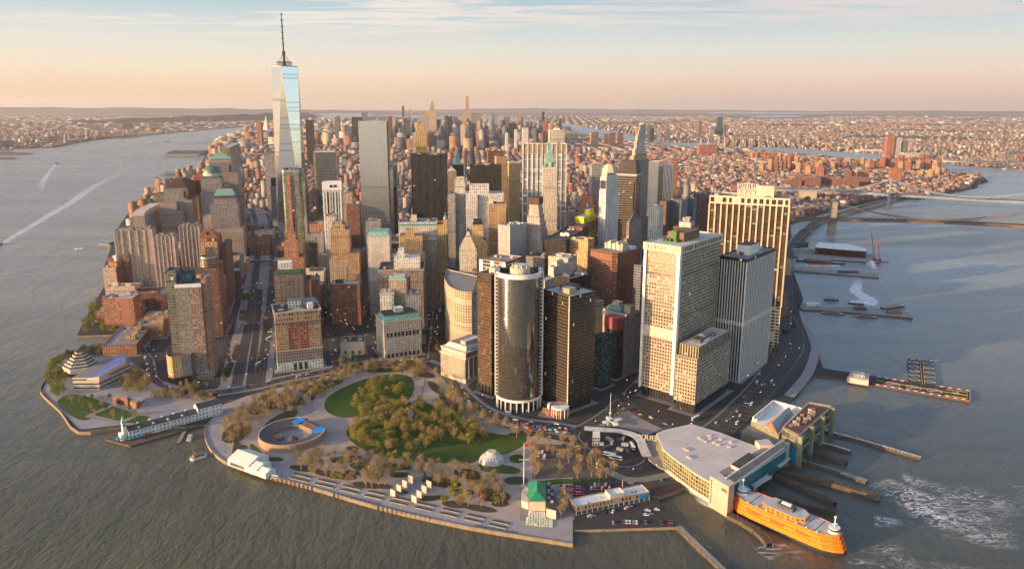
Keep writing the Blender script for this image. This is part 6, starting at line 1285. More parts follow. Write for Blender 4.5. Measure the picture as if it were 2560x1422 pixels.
 for lab,x0,x1,yt,st in(('orange-red slab tower, tallest of the riverside trio at the right',2219,2239,341,'redtile'),('grey twin slab tower in the riverside trio at the right',2240,2256,344,'whitefin'),('blue-grey tower in the riverside trio at the right',2257,2272,353,'bluegrey')):
  b=Bld('apartment_tower',lab,(x0,yt),('b',392),5,x1,40,'apartment block',foot=False);b.box('shaft',st=st,roof='tan',par=0)
 for lab,x0,x1,yt,yb,st in(('long white shed on the far bank',2144,2208,374,381,'plaster'),('cream warehouse on the far bank beside the long bridge',2261,2326,383,396,'lime'),('yellow-cream building on the far bank',2060,2080,358,369,'gold')):
  b=Bld('warehouse',lab,(x0,yt),('b',yb),0,x1,50,'warehouse',foot=False);b.box('shaft',st=st,roof='pale',par=0)
 for i,(x0,x1,yt,yb,st)in enumerate(((221,234,312,329,'gold'),(235,247,312,328,'gold'),(307,320,309,323,'redtile'),(321,333,309,322,'brick'),(372,386,303,322,'gold'),(478,484,298,318,'lime'),(122,142,342,357,'brick'),(0,30,352,371,'bluegrey'),(520,527,296,310,'orange'))):
  b=Bld('apartment_tower',('gold-lit slab, left of a pair','gold-lit slab, right of a pair','orange block, left of a pair','brick block, right of a pair','tall gold-lit slab','slim pale tower','broad brick block near the shore','blue-grey shed at the picture edge','small orange tower')[i]+' on the far left bank',(x0,yt),('b',yb),-25,x1,40,'apartment block',foot=False);b.box('shaft',st=st,roof='tan',par=0)
skyline()
# ================================================================ waterfront buildings, piers, bridges, vessels
ORANGE=pmat('ferry_orange',(.70,.215,.012),.5,var=.08);ORED=pmat('ferry_red_orange',(.62,.13,.02),.5,var=.1);DECK=pmat('deck_grey',(.42,.42,.44),.7,var=.08);BLUE=pmat('blue_panel',(.02,.22,.42),.5);TEAL=pmat('teal_glass',(.03,.20,.22),.2,metal=.4)
RED=pmat('red_paint',(.45,.03,.03),.6);GREENR=pmat('green_tin_roof',(.025,.21,.12),.55,var=.1);SLATE=pmat('slate_roof',(.085,.07,.075),.7);TARP=pmat('blue_tarp',(.01,.20,.62),.6,var=.15,vscale=.6);GLASSD=pmat('dark_window',(.03,.035,.04),.15)
def q3(pts,z):return[(*G(a,b,z),z)for a,b in pts]
def part(name,root,fn,*a,**k):mb=MB();fn(mb);return mb.build(name,root,**k)
def pprism(root,name,pxs,zt,zb,m,cap=None,bay=4,flr=4,at=None):
 """prism whose top outline is surveyed at height zt (or at height `at`)"""
 if isinstance(m,str):m,bay,flr=S(m)
 P=[G(a,b,zt if at is None else at)for a,b in pxs];mb=MB();mb.prism(P,zb,zt,m,ROOF[cap]if isinstance(cap,str)else cap,bay,flr,bottom=True);return mb.build(name,root)
def rot2(c,a):ca,sa=math.cos(a),math.sin(a);return lambda x,y:(c[0]+x*ca-y*sa,c[1]+x*sa+y*ca)
def txt_obj(name,cu):
 t=bpy.data.objects.new(name,cu);COL.objects.link(t);me=bpy.data.meshes.new_from_object(t.evaluated_get(bpy.context.evaluated_depsgraph_get()));bpy.data.objects.remove(t);o=bpy.data.objects.new(name,me);COL.objects.link(o);return o
def fort():
 c=G(731,1093,GL);root=empty('round_fort',(*c,GL),'ring-shaped brown sandstone fort with two blue tarpaulins on its roof','fort');A=np.linspace(R(78),R(372),34);ro,ri,z=33.,20.,GL+7.5
 mw,bw,fw=S('fort');mb=MB();rf=MB();inn=MB();rim=MB()
 pt=lambda r,a:(c[0]+r*math.cos(a),c[1]+r*math.sin(a))
 for a,b in zip(A[:-1],A[1:]):
  mb.wall(pt(ro,a),pt(ro,b),GL,z,mw,5,7);inn.wall(pt(ri,b),pt(ri,a),GL,z-2.5,S('greybrown')[0],3,5)
  rf.face([(*pt(ro-.8,a),z-.3),(*pt(ro-.8,b),z-.3),(*pt(ri,b),z-2.4),(*pt(ri,a),z-2.4)],SLATE);rim.face([(*pt(ro,a),z),(*pt(ro,b),z),(*pt(ro-1,b),z),(*pt(ro-1,a),z)],STONE);rim.face([(*pt(ro-1,a),z),(*pt(ro-1,b),z),(*pt(ro-1,b),z-.6),(*pt(ro-1,a),z-.6)],STONE)
 mb.build('outer_wall',root);inn.build('inner_wall',root);rf.build('ring_roof',root);rim.build('parapet',root)
 a,b=np.array(pt(26,R(80))),np.array(pt(29,R(12)));d=(b-a)/np.hypot(*(b-a));n=np.array([d[1],-d[0]]);n=n if n@(np.array(c)-a)>0 else-n;P=[a-n*6,b-n*6,b+n*6,a+n*6]
 mb=MB();mb.prism([tuple(p)for p in P],GL,z-2,S('fort')[0],SLATE);mb.face([(*P[0],z-1.9),(*P[1],z-1.9),(*(b),z),(*(a),z)],BRICKM);mb.face([(*P[3],z-2.4),(*P[2],z-2.4),(*(b),z),(*(a),z)][::-1],SLATE);mb.build('gate_range',root)
 for k in range(9):t=(k+.5)/9;p=a+(b-a)*t+n*6.4;mb=MB();mb.bar((*p,GL),(*p,z-2.6),.4,STONE,5);mb.build('column',root)
 for cc,rr,ww in((a-d*3+n*4,8,6),(b+d*1+n*4,9,6)):
  mb=MB();q=[cc-d*rr*.6-n*ww,cc+d*rr*.6-n*ww,cc+d*rr*.5+n*ww,cc-d*rr*.7+n*ww];h=[z+.2,z+.3,z-1.5,z-1.5];mb.face([(*p,hh)for p,hh in zip(q,h)],TARP);mb.build('tarpaulin',root)
 for px,py,r,h,m in((694,1098,6.5,3,TIMB),(732,1106,5.5,4,SLATE)):
  w=G(px,py,GL);rt=empty('kiosk',(*w,GL),'round wooden kiosk with a flat dark top in the fort court' if m is TIMB else 'octagonal kiosk with a pointed dark roof in the fort court','kiosk');o=[(w[0]+r*.9*math.cos(t),w[1]+r*.9*math.sin(t))for t in[math.pi/4*i for i in range(8)]]
  part('walls',rt,lambda b:b.prism(o,GL+.2,GL+h,BRICKM));part('roof',rt,lambda b:b.taper([(w[0]+(x-w[0])*1.15,w[1]+(y-w[1])*1.15)for x,y in o],GL+h,GL+h+(4 if m is SLATE else 1),.05 if m is SLATE else.8,m))
 sheet('fort_court',[(c[0]+19.8*math.cos(t),c[1]+19.8*math.sin(t))for t in np.linspace(0,6.1,20)],Z4+.1,PAVE,px=False)
fort()
def gabled(root,a,b,w,ze,zr,z0,m,rm,n=1,inl=1):
 """hall from a to b along one eave, w deep inland, with n roof bays of pale fabric"""
 a,b=np.array(a),np.array(b);d=(b-a)/np.hypot(*(b-a));nn=np.array([-d[1],d[0]])*inl
 P=[a,b,b+nn*w,a+nn*w];mb=MB()
 for i in range(4):mb.wall(tuple(P[i]),tuple(P[(i+1)%4]),z0,ze,m)
 r0,r1=a+nn*w/2,b+nn*w/2
 for s in((P[0],P[3],r0),(P[1],P[2],r1)):mb.face([(*s[0],ze),(*s[1],ze),(*s[2],zr)],m)
 mb.build('walls',root);mb=MB()
 for i in range(n):
  t0,t1=i/n,(i+1)/n;tm=(t0+t1)/2;dz=.5 if n>1 else 0
  for e0,r in((a-nn*.5,r0),(a+nn*(w+.5),r0)):
   E=lambda t,z:(*(e0+(b-a)*t),z);Q=lambda t,z:(*(r+(b-a)*t),z)
   mb.face([E(t0,ze),E(tm,ze+dz),Q(tm,zr+dz),Q(t0,zr)],rm);mb.face([E(tm,ze+dz),E(t1,ze),Q(t1,zr),Q(tm,zr+dz)],rm)
 return mb.build('roof',root)
def park_things():
 TENT=pmat('tent_fabric',(.66,.63,.58),.7,var=.03)
 root=empty('event_tent',(*G(600,1165),GL),'large white ribbed event tent on the waterfront promenade','tent');gabled(root,G(570,1162,GL),G(622,1181,GL),24,GL+6,GL+11,GL,TENT,TENT,7)
 for k in range(14):
  a,b=np.array(G(576,1164.5,GL)),np.array(G(612,1177.5,GL));d=(b-a)/np.hypot(*(b-a));n=np.array([-d[1],d[0]])*-.06;p,q=a+(b-a)*k/14+n,a+(b-a)*(k+.6)/14+n;part('window',root,lambda m:m.face([(*p,GL+1),(*q,GL+1),(*q,GL+4.5),(*p,GL+4.5)],GLASSD))
 r2=empty('event_tent',(*G(630,1185),GL),'smaller white tent joined to the right end of the large one','tent');gabled(r2,G(623,1182,GL),G(643,1189,GL),17,GL+5,GL+8.5,GL,TENT,TENT,2)
 r3=empty('event_tent',(*G(655,1192),GL),'smallest white tent with a door at the seawall end of the tents','tent');gabled(r3,G(644,1189.5,GL),G(664,1197,GL),12,GL+4,GL+7,GL,TENT,TENT,2)
 c=G(1229,1152,GL);root=empty('carousel_pavilion',(*c,GL),'white shell-shaped carousel pavilion at the edge of the lawn','pavilion');SH=pmat('shell_white',(.44,.42,.42),.35,var=.05)
 for r,z0,z1,r2,m in((12.5,GL,GL+4.5,10.5,SH),(10.5,GL+4.5,GL+8,7,S('silver')[0]),(6,GL+8,GL+10.5,4.5,CREAM)):part('shell',root,lambda b:b.taper([(c[0]+r*math.cos(t),c[1]+r*.9*math.sin(t))for t in[2*math.pi*i/18 for i in range(18)]],z0,z1,r2/r,m,m))
 for k in range(12):t=2*math.pi*k/12;part('rib',root,lambda b:b.bar((c[0]+12.7*math.cos(t),c[1]+11.5*math.sin(t),GL),(c[0]+10.6*math.cos(t),c[1]+9.6*math.sin(t),GL+4.7),.25,WHITE))
 for i,(px,py,side)in enumerate([(983,1240,'left'),(998,1228,'left'),(1013,1217,'left'),(1027,1205,'left'),(1036,1255,'right'),(1049,1243,'right'),(1061,1230,'right'),(1073,1218,'right')]):
  w=G(px,py,GL);f=rot2(w,R(-38));mb=MB();mb.prism([f(-3,-.5),f(3,-.5),f(3,.5),f(-3,.5)],GL,GL+6.4,pmat('memorial_granite',(.46,.38,.31),.7,var=.06));o=mb.build('memorial_slab',loc=(*w,GL));tag(o,'pale upright granite memorial slab, number %s from the water in the %s row'%(('one','two','three','four')[i%4],side),'monument','granite memorial slabs in two rows')
 w=G(1062,1201,GL);root=empty('eagle_monument',(*w,GL),'black bronze bird on a dark plinth at the head of the granite slabs','monument');part('plinth',root,lambda b:b.bx(w[0]-2,w[0]+2,w[1]-2,w[1]+2,GL,GL+4,DARKM));part('figure',root,lambda b:(b.bar((*w,GL+4),(w[0],w[1],GL+9),1.1,DARKM,6,.7),b.bar((w[0]-.5,w[1],GL+7),(w[0]-2.6,w[1],GL+11),.5,DARKM,4,.2),b.bar((w[0]+.5,w[1],GL+7),(w[0]+2.6,w[1],GL+11),.5,DARKM,4,.2)))
 for px,py,h,lab in((1309.5,1215,42,'tall white ship-mast flagpole with a crossbar in the middle of the plaza'),(1525,1048,30,'white flagpole behind the white propeller-shaped pavilion')):
  w=G(px,py,GL);root=empty('flagpole',(*w,GL),lab,'flagpole');part('pole',root,lambda b:b.bar((*w,GL),(*w,GL+h),.5,WHITE,8,.2));part('base',root,lambda b:b.prism([(w[0]+3*math.cos(t),w[1]+3*math.sin(t))for t in np.linspace(0,5.5,9)],GL+.3,GL+.9,STONE))
  if h>35:part('crossbar',root,lambda b:b.bar((w[0]-4.5,w[1],GL+h*.62),(w[0]+4.5,w[1],GL+h*.62),.22,WHITE,4));part('flag',root,lambda b:b.face([(w[0],w[1],GL+h-3.5),(w[0]+4,w[1]+.5,GL+h-4),(w[0]+4,w[1]+.5,GL+h-1.3),(w[0],w[1],GL+h-.8)],RED))
 c=G(1530,1060,GL);root=empty('pavilion',(*c,GL),'white propeller-shaped pavilion with four curved blades on the plaza','pavilion')
 for k in range(4):
  a=.4+k*math.pi/2;f=rot2(c,a);part('blade',root,lambda b:b.prism([f(0,-1.6),f(5,-3.2),f(10,-2.6),f(12,0),f(9,2.8),f(4,2.6),f(0,1.6)],GL+3.8,GL+4.6,WHITE,bottom=True));part('leg',root,lambda b:b.bar((*f(5,0),GL),(*f(5,0),GL+3.9),.7,WHITE,6))
 root=empty('restaurant',(*G(1342,1262),GL),'cream restaurant with a green hipped roof, and terrace tables below it','restaurant')
 P=[G(a,b,13)for a,b in((1321,1252),(1366,1252),(1364,1205),(1320,1205))];ctr=np.mean(P,0);I=[tuple(ctr+(np.array(p)-ctr)*.9)for p in P]
 part('hall',root,lambda b:b.prism(I,GL,12.6,S('lit')[0]if 0 else CREAM,None,4,4));mb=MB();a,c_,d,e=[np.array(p)for p in P];r0=(a+c_)/2*.72+(d+e)/2*.28;r1=(a+c_)/2*.2+(d+e)/2*.8
 mb.face([(*a,12.6),(*c_,12.6),(*r0,18)],GREENR);mb.face([(*c_,12.6),(*d,12.6),(*r1,18),(*r0,18)],GREENR);mb.face([(*d,12.6),(*e,12.6),(*r1,18)],GREENR);mb.face([(*e,12.6),(*a,12.6),(*r0,18),(*r1,18)],GREENR);mb.build('roof',root)
 f=np.array(G(1343,1272,GL));part('bay',root,lambda b:b.prism([(f[0]+9*math.cos(t),f[1]+6+9*math.sin(t))for t in np.linspace(math.pi,2*math.pi,10)]+[(f[0]+9,f[1]+14),(f[0]-9,f[1]+14)],GL,GL+8,S('curtain')[0],ROOF['tan'],3,8));[part('column',root,lambda b:b.bar((f[0]+9.4*math.cos(t),f[1]+6+9.4*math.sin(t),GL),(f[0]+9.4*math.cos(t),f[1]+6+9.4*math.sin(t),GL+8),.35,CREAM,5))for t in np.linspace(math.pi,2*math.pi,9)]
 pprism(root,'wing',[(1304,1250),(1321,1256),(1321,1216),(1312,1216),(1303,1228)],9,GL,CREAM,'pale');pprism(root,'wing',[(1366,1270),(1390,1276),(1388,1232),(1366,1232)],11,GL,CREAM,'dark');pprism(root,'wing',[(1366,1232),(1384,1232),(1380,1203),(1364,1203)],10,GL,CREAM,'dark')
 for i in range(6):w=G(1372+(i%2)*8,1212+i*9,10);part('roof_unit',root,lambda b:b.bx(w[0]-1.2,w[0]+1.2,w[1]-1,w[1]+1,9.9,12.5,MECH))
 r2=random.Random(2)
 for row in range(9):
  for k in range(11):
   px,py=1318+k*6.2+r2 .uniform(-1,1),1279+row*4+k*.6
   if row<4 and(k<1 or k>7):continue
   w=G(px,py,GL);mb=MB();mb.prism([(w[0]+.9*math.cos(t),w[1]+.9*math.sin(t))for t in np.linspace(0,5.2,6)],GL+.35,GL+1,pmat('table_pale',(.55,.62,.45),.6)if row>3 else WHITE);tag(mb.build('terrace_table',loc=(*w,GL)),'small pale cafe table on the restaurant terrace','table','cafe tables on the restaurant terrace')
 b=Bld('office_building','long tan office block with a flat white roof beside the quay car park',(1441,1265),('b',1288),(1626,1249),1624,13,'building');H=b.H;b.box('shaft',st='tan',z0=GL+3.4,roof='white',bay=3.5,flr=3.4);b.box('arcade',.0,1,.01,1,GL,GL+3.4,'bluegrey',par=0);b.fins(15,'f',GL,GL+3.4,WHITE,.5,.15);b.box('roof_house',.46,.66,.1,.8,H-1,H+3,'plaster',roof='white');b.plain('blue_panel',.85,.985,-.02,0,H-5,H-1.5,BLUE);b.spire(.7,.8,H,H+9,.2,WHITE,'antenna');b.clutter(4,big=2,ht=2)
 pc=[(1461,1069),(1500,1072),(1545,1076),(1580,1084),(1600,1098),(1608,1118),(1618,1140)]
 strip('station_canopy',pc,9,GL+5,pmat('canopy_white',(.55,.54,.52),.5),sm=5,kind='thing',thick=.8,label='long curved pale bus station canopy around the loop',cat='canopy')
 root=empty('entrance_building',(*G(1488,1092),GL),'small white gateway building in the bus loop','building');pprism(root,'walls',[(1481,1092),(1500,1092),(1500,1078),(1482,1078)],12,GL,'silver','white')
 for i,(px,py)in enumerate([(1500,1112),(1515,1120),(1530,1108),(1545,1100),(1550,1126),(1562,1114),(1535,1135),(1558,1098),(1568,1130),(1522,1100)]):
  w=G(px,py,GL);f=rot2(w,i*.6);mb=MB();mb.prism([f(-3.5,-1.5),f(3.5,-1.5),f(3.5,1.5),f(-3.5,1.5)],GL+.15,GL+2.8,(WHITE,TIMB,MECH,SLATE,CREAM)[i%5]);tag(mb.build('site_cabin',loc=(*w,GL)),'%s site cabin in the fenced works inside the bus loop'%('white','brown','grey','dark','cream')[i%5],'cabin','site cabins inside the bus loop, '+('white','brown','grey','dark','cream')[i%5])
park_things()
def market():
 r2=random.Random(8)
 for i in range(46):
  t=r2 .random();px=1255+t*165;py=1058+t*22+r2 .uniform(-4,9);w=G(px,py,GL);k=r2 .randrange(5);f=rot2(w,r2 .uniform(-.4,.2));c=(BLUE,WHITE,RED,MECH,pmat('sand_canvas',(.5,.42,.3)))[k];mb=MB()
  mb.taper([f(-1.7,-1.7),f(1.7,-1.7),f(1.7,1.7),f(-1.7,1.7)],GL+2.2,GL+3.2,.3,c);[mb.bar((*f(x,y),GL+.2),(*f(x,y),GL+2.3),.06,DARKM,3)for x in(-1.5,1.5)for y in(-1.5,1.5)];mb.bx(w[0]-1.2,w[0]+1.2,w[1]-.8,w[1]+.8,GL+.3,GL+1.1,TIMB);nm=('blue','white','red','grey','sand')[k]
  tag(mb.build('market_stall',loc=(*w,GL)),nm+' canopied street stall in the crowded row beside the lawn','stall','street stalls beside the park, '+nm)
market()
def terminal():
 root=empty('ferry_terminal',(*G(1760,1180),GL),'large ferry terminal with a pale flat roof and curved glass front','terminal');zt=22
 top=[(1661,1126),(1642,1084),(1660,1076),(1729,1060.7),(1800,1082),(1900,1120),(1902,1150),(1807,1190),(1775,1204),(1740,1184),(1700,1156)];P=[G(a,b,zt)for a,b in top];mb=MB();n=len(P);A=sum(P[i][0]*P[(i+1)%n][1]-P[(i+1)%n][0]*P[i][1]for i in range(n));P=P if A>0 else P[::-1]
 cm=S('curtain')[0];
 for i in range(n):mb.wall(P[i],P[(i+1)%n],6,zt-1,cm,3.2,3.4);mb.wall(P[i],P[(i+1)%n],GL,6,STONE)
 mb.build('glass_wall',root);c=np.mean(P,0);Q=[tuple(c+(np.array(p)-c)*1.012)for p in P];part('roof',root,lambda b:b.prism(Q,zt-1,zt+.4,STONE,gmat('terminal_roof',[(.3,(.43,.39,.375)),(.7,(.56,.51,.50))],.05,5),bottom=True))
 for k in range(9):t=(k+1)/10;A_,B_=G(1650+125*t,1110+88*t,zt+.4),G(1742+150*t,1066+58*t,zt+.4);part('roof_seam',root,lambda b:b.bar((*A_,zt+.38),(*B_,zt+.38),.09,STONE,4))
 for i,(a,b_)in enumerate([(1747,1095),(1755,1100),(1763,1104),(1775,1098),(1801,1099),(1796,1112),(1773,1090),(1827,1106),(1823,1118),(1711,1122),(1718,1126),(1719,1142),(1725,1146),(1785,1107)]):w=G(a,b_,zt+.4);part('roof_unit',root,lambda b:b.bx(w[0]-1.3,w[0]+1.3,w[1]-1,w[1]+1,zt+.3,zt+2,STONE))
 za=27;pprism(root,'stair_tower',[(1775,1189),(1822,1216),(1837,1206),(1796,1180)],za+1,0,'blank','pale');w=[G(*q,za+1)for q in((1775,1189),(1822,1216))]
 a,b_=np.array(w[0]),np.array(w[1]);d=b_-a;nn=np.array([d[1],-d[0]])/np.hypot(*d)*.06
 for k in range(8):part('window',root,lambda m:m.face([(*(a+d*.08+nn),4+2.8*k),(*(a+d*.14+nn),4+2.8*k),(*(a+d*.14+nn),5.8+2.8*k),(*(a+d*.08+nn),5.8+2.8*k)],GLASSD))
 for k in range(6):part('window',root,lambda m:m.face([(*(a+d*(.64+.05*k)+nn),21),(*(a+d*(.67+.05*k)+nn),21),(*(a+d*(.67+.05*k)+nn),24),(*(a+d*(.64+.05*k)+nn),24)],GLASSD))
 F=[(1800,1186),(1826,1214),(1966,1121),(1944,1098),(1895,1125)];pprism(root,'slip_front',F,22,6,TEAL,'grey',at=za-4);pprism(root,'slip_front_roof',[(1797,1182),(1828,1215),(1970,1121),(1948,1097)],za-3,za-5,DECK,'grey',at=za-4)
 l0,l1,r0,r1=[np.array(G(*q,za))for q in((1806,1191),(1950,1099),(1824,1209),(1962,1111))];mb=MB();mid0,mid1=(l0+r0)/2,(l1+r1)/2
 for s0,s1 in((l0,l1),(r0,r1)):
  for k in range(24):t0,t1=k/24,(k+.82)/24;mb.face([(*(s0+(s1-s0)*t0),za-3),(*(s0+(s1-s0)*t1),za-3),(*(mid0+(mid1-mid0)*t1),za+2),(*(mid0+(mid1-mid0)*t0),za+2)],pmat('skylight',(.30,.20,.16),.3,metal=.3))
 mb.build('skylight',root);part('skylight_ridge',root,lambda b:(b.bar((*mid0,za+2),(*mid1,za+2),.5,WHITE),b.bar((*r0,za-2.8),(*r1,za-2.8),.6,WHITE),b.bar((*l0,za-2.8),(*l1,za-2.8),.6,WHITE)))
 pprism(root,'plant_room',[(1827,1160),(1850,1172),(1895,1144),(1872,1130)],27,21,CREAM,'dark',at=27);pprism(root,'annex',[(1888,1100),(1900,1112),(1935,1112),(1920,1096)],27,GL,CREAM,'pale',at=27)
 for F in([(1826,1240),(1836,1247),(1878,1222),(1868,1214)],[(1878,1210),(1890,1216),(1928,1192),(1918,1184)],[(1938,1160),(1950,1166),(1976,1144),(1962,1138)]):pprism(root,'slip_canopy',F,12,11,WHITE,'pale',at=12)
 for k in range(4):t=k/3;x0,y0=1838+118*t,1258-92*t;pprism(root,'slip_pier',[(x0,y0-18),(x0+7,y0-13),(x0+16,y0-20),(x0+8,y0-26)],22,0,STONE,at=6)
 pprism(root,'terrace',[(1612,1112),(1642,1084),(1664,1130),(1700,1160),(1776,1210),(1770,1226),(1710,1186),(1650,1168),(1622,1148)],6,4.6,PAVE,None,at=6)
 cu=bpy.data.curves.new('lettering','FONT');cu.body='FERRY';cu.size=8;cu.extrude=.3;cu.materials.append(STONE);o=txt_obj('roof_lettering',cu);w=G(1650,1108,8);o.parent=root;o.location=Vector((w[0]+2,w[1]+4,8))-root.location;o.rotation_euler=(R(90),0,R(165))
 root=empty('old_ferry_building',(*G(1960,1110),GL),'ornate old green iron ferry building with arches over the water and dark roof deck','terminal');GI=pmat('green_iron',(.22,.22,.14),.7,var=.2,vscale=.4)
 pprism(root,'rear_block',[(1852,1078),(1872,1062),(1990,1100),(1975,1118)],14,GL,GI,'grey',at=14);pprism(root,'court_wall',[(1878,1050),(1930,1005),(2004,1026),(1948,1084)],20,GL,GI,'white',at=20)
 wl=[G(*q,21)for q in((1881,1050),(1931,1008),(2000,1027))];part('screen_wall',root,lambda b:[b.prism([wl[i],wl[i+1],(wl[i+1][0]+.8,wl[i+1][1]-.8),(wl[i][0]+.8,wl[i][1]-.8)],19,25,WHITE)for i in(0,1)])
 a,b_,c,d=[np.array(G(*q,21))for q in((1912,1060),(1960,1023),(1984,1034),(1944,1082))];mb=MB();m0,m1=(a+d)/2,(b_+c)/2;mb.face([(*a,20),(*b_,20),(*m1,27),(*m0,27)],ROOF['tan']);mb.face([(*d,20),(*c,20),(*m1,27),(*m0,27)],STEEL);mb.face([(*a,20),(*d,20),(*m0,27)],BRICKM);mb.face([(*b_,20),(*c,20),(*m1,27)],BRICKM);mb.build('gabled_roof',root)
 for i in range(8):w=G(1888+i*6.2,1052-i*5.2,20);part('cooling_unit',root,lambda b:b.bx(w[0]-1.6,w[0]+1.6,w[1]-1.6,w[1]+1.6,20,23,WHITE))
 T=[(1956,1071),(2021,1009),(2078,1019),(1997,1091)];pprism(root,'hall',T,30,15,S('greenglass')[0],'brown',bay=5,flr=8,at=30);w=[np.array(G(*q,30))for q in T];sea=(w[3],w[2])
 part('roof_rail',root,lambda b:[b.bar((*w[i],z),(*w[(i+1)%4],z),.25,STONE,3)for i in range(4)for z in(30.6,32)])
 for i in range(16):u,v=.15+.7*((i*7)%16)/16,.25+.5*((i*3)%5)/5;p=w[0]*(1-u)*(1-v)+w[1]*u*(1-v)+w[2]*u*v+w[3]*(1-u)*v;part('roof_unit',root,lambda b:b.bx(p[0]-1.5,p[0]+1.5,p[1]-1.2,p[1]+1.2,29.8,32.4,(BRICKM,MECH,STONE)[i%3]))
 d=sea[1]-sea[0];L=np.hypot(*d);d=d/L;nn=np.array([d[1],-d[0]])
 for k in range(4):
  p=sea[0]+d*L*k/3;part('tower_pier',root,lambda b:b.prism([tuple(p+d*x+nn*y)for x,y in((-2.2,0),(2.2,0),(2.2,4),(-2.2,4))],-1,31,GI,None,2,3))
  if k<3:
   mb=MB();K=10;c0=p+d*L/6+nn*2;r=L/6-2.5
   for i in range(K):t0,t1=math.pi*i/K,math.pi*(i+1)/K;A_=c0+d*r*math.cos(t0);B_=c0+d*r*math.cos(t1);z0,z1=9+6*math.sin(t0),9+6*math.sin(t1);mb.face([(*A_,z0),(*B_,z1),(*B_,18),(*A_,18)],GI);mb.face([(*A_,z0),(*B_,z1),(*(B_-nn*4),z1),(*(A_-nn*4),z0)],GI)
   mb.build('arch',root)
 part('blue_hoarding',root,lambda b:b.prism([tuple(w[0]+(w[3]-w[0])*t+nn*0+d*-1.2*1-d*y)for t,y in((-.25,0),(1,0),(1,1),(-.25,1))],1,17,BLUE))
terminal()
def pier_house():
 dk=[(262,1097),(325,1114),(516,1060),(524,1050),(500,1040),(300,1088)];o=land('pier_deck',dk,WOOD,1.8,wall=WOOD);o['kind']='thing';tag(o,'wooden pier deck carrying the long white pier house','pier')
 a,b_=np.array(G(312,1101,2)),np.array(G(557,1035,2));d=(b_-a);L=np.hypot(*d);d/=L;n=np.array([-d[1],d[0]]);wd=14.;P=lambda t,s:tuple(a+d*L*t+n*s);m,bay,fl=S('pierhouse')
 root=empty('pier_house',(*P(.5,7),2),'long white pier house with a dark roof and a green-topped clock tower','pier building')
 def hall(t0,t1,z1,zr,w=wd):
  mb=MB();Q=[P(t0,0),P(t1,0),P(t1,w),P(t0,w)]
  for i in range(4):mb.wall(Q[i],Q[(i+1)%4],1.8,z1,m,bay,fl)
  for t in(t0,t1):mb.face([(*P(t,0),z1),(*P(t,w),z1),(*P(t,w/2),zr)],m,[(0,0)]*3)
  mb.build('walls',root);mb=MB();r0,r1=P(t0,w/2),P(t1,w/2);mb.face([(*P(t0,-.6),z1),(*P(t1,-.6),z1),(*r1,zr),(*r0,zr)],SLATE);mb.face([(*P(t0,w+.6),z1),(*P(t1,w+.6),z1),(*r1,zr),(*r0,zr)],SLATE);mb.build('roof',root)
 hall(.04,.74,10.5,14);hall(.74,1.0,15,19)
 for k in range(22):t=.08+.029*k;part('dormer' if k%5==2 else 'pilaster',root,lambda b:b.prism([P(t,-.5),P(t+.004,-.5),P(t+.004,-.02),P(t,-.02)],1.8,10.5,WHITE)if k%5!=2 else b.prism([P(t,1),P(t+.02,1),P(t+.02,4),P(t,4)],10,13,WHITE,SLATE))
 for k in range(5):t=.15+.12*k;part('skylight',root,lambda b:b.prism([P(t,8.5),P(t+.018,8.5),P(t+.018,10.5),P(t,10.5)],12,14.2,WHITE))
 part('clock_tower',root,lambda b:b.prism([P(0,3),P(.028,3),P(.028,9),P(0,9)],1.8,19,WHITE));part('spire',root,lambda b:b.taper([P(-.002,2.7),P(.03,2.7),P(.03,9.3),P(-.002,9.3)],19,27,0,COPPER));part('clock_face',root,lambda b:b.bar((*P(.014,2.98),17),(*P(.014,2.8),17),1,DARKM,10));part('porch',root,lambda b:b.prism([P(-.03,1),P(0,1),P(0,11),P(-.03,11)],1.8,8,WHITE))
 for k in range(26):
  t,s=(-.06+(k%4)*.012,2+3*(k%3))if k<8 else(.03+.0125*(k-8),-4.2+.6*(k%3));w=P(t,s);c=(TEAL if k<20 else RED);mb=MB();mb.taper([(w[0]+1.6*math.cos(q),w[1]+1.6*math.sin(q))for q in np.linspace(0,5.24,6)],4.1,5,.1,pmat('teal_canvas',(.01,.30,.36))if k<20 else RED);mb.bar((*w,1.8),(*w,4.2),.06,DARKM,3);nm='teal' if k<20 else 'red'
  tag(mb.build('parasol',loc=(*w,1.8)),nm+' parasol on the pier deck beside the white pier house','parasol',nm+' parasols on the pier deck')
pier_house()
def timber(name,px,w,z,lab,cat='pier',cap=None,edge=None):
 o,P=strip(name,px,w,z,cap or WOOD,sm=4,kind='thing',thick=z+1.5,label=lab,cat=cat,wallm=WOOD);r2=random.Random(len(px)*7+int(px[0][0]))
 L=sum(math.dist(P[i],P[i+1])for i in range(len(P)-1));acc=0
 pm=MB()
 for i in range(len(P)-1):
  l=math.dist(P[i],P[i+1]);dx,dy=(P[i+1][0]-P[i][0])/l,(P[i+1][1]-P[i][1])/l;k=0
  while k<l:
   for s in(-1,1):x,y=P[i][0]+dx*k-dy*s*w/2,P[i][1]+dy*k+dx*s*w/2;pm.bar((x,y,-1),(x,y,z+r2 .uniform(.4,1.8)),.28,WOOD,4)
   k+=3.2
 pm.build('piles',o);return o
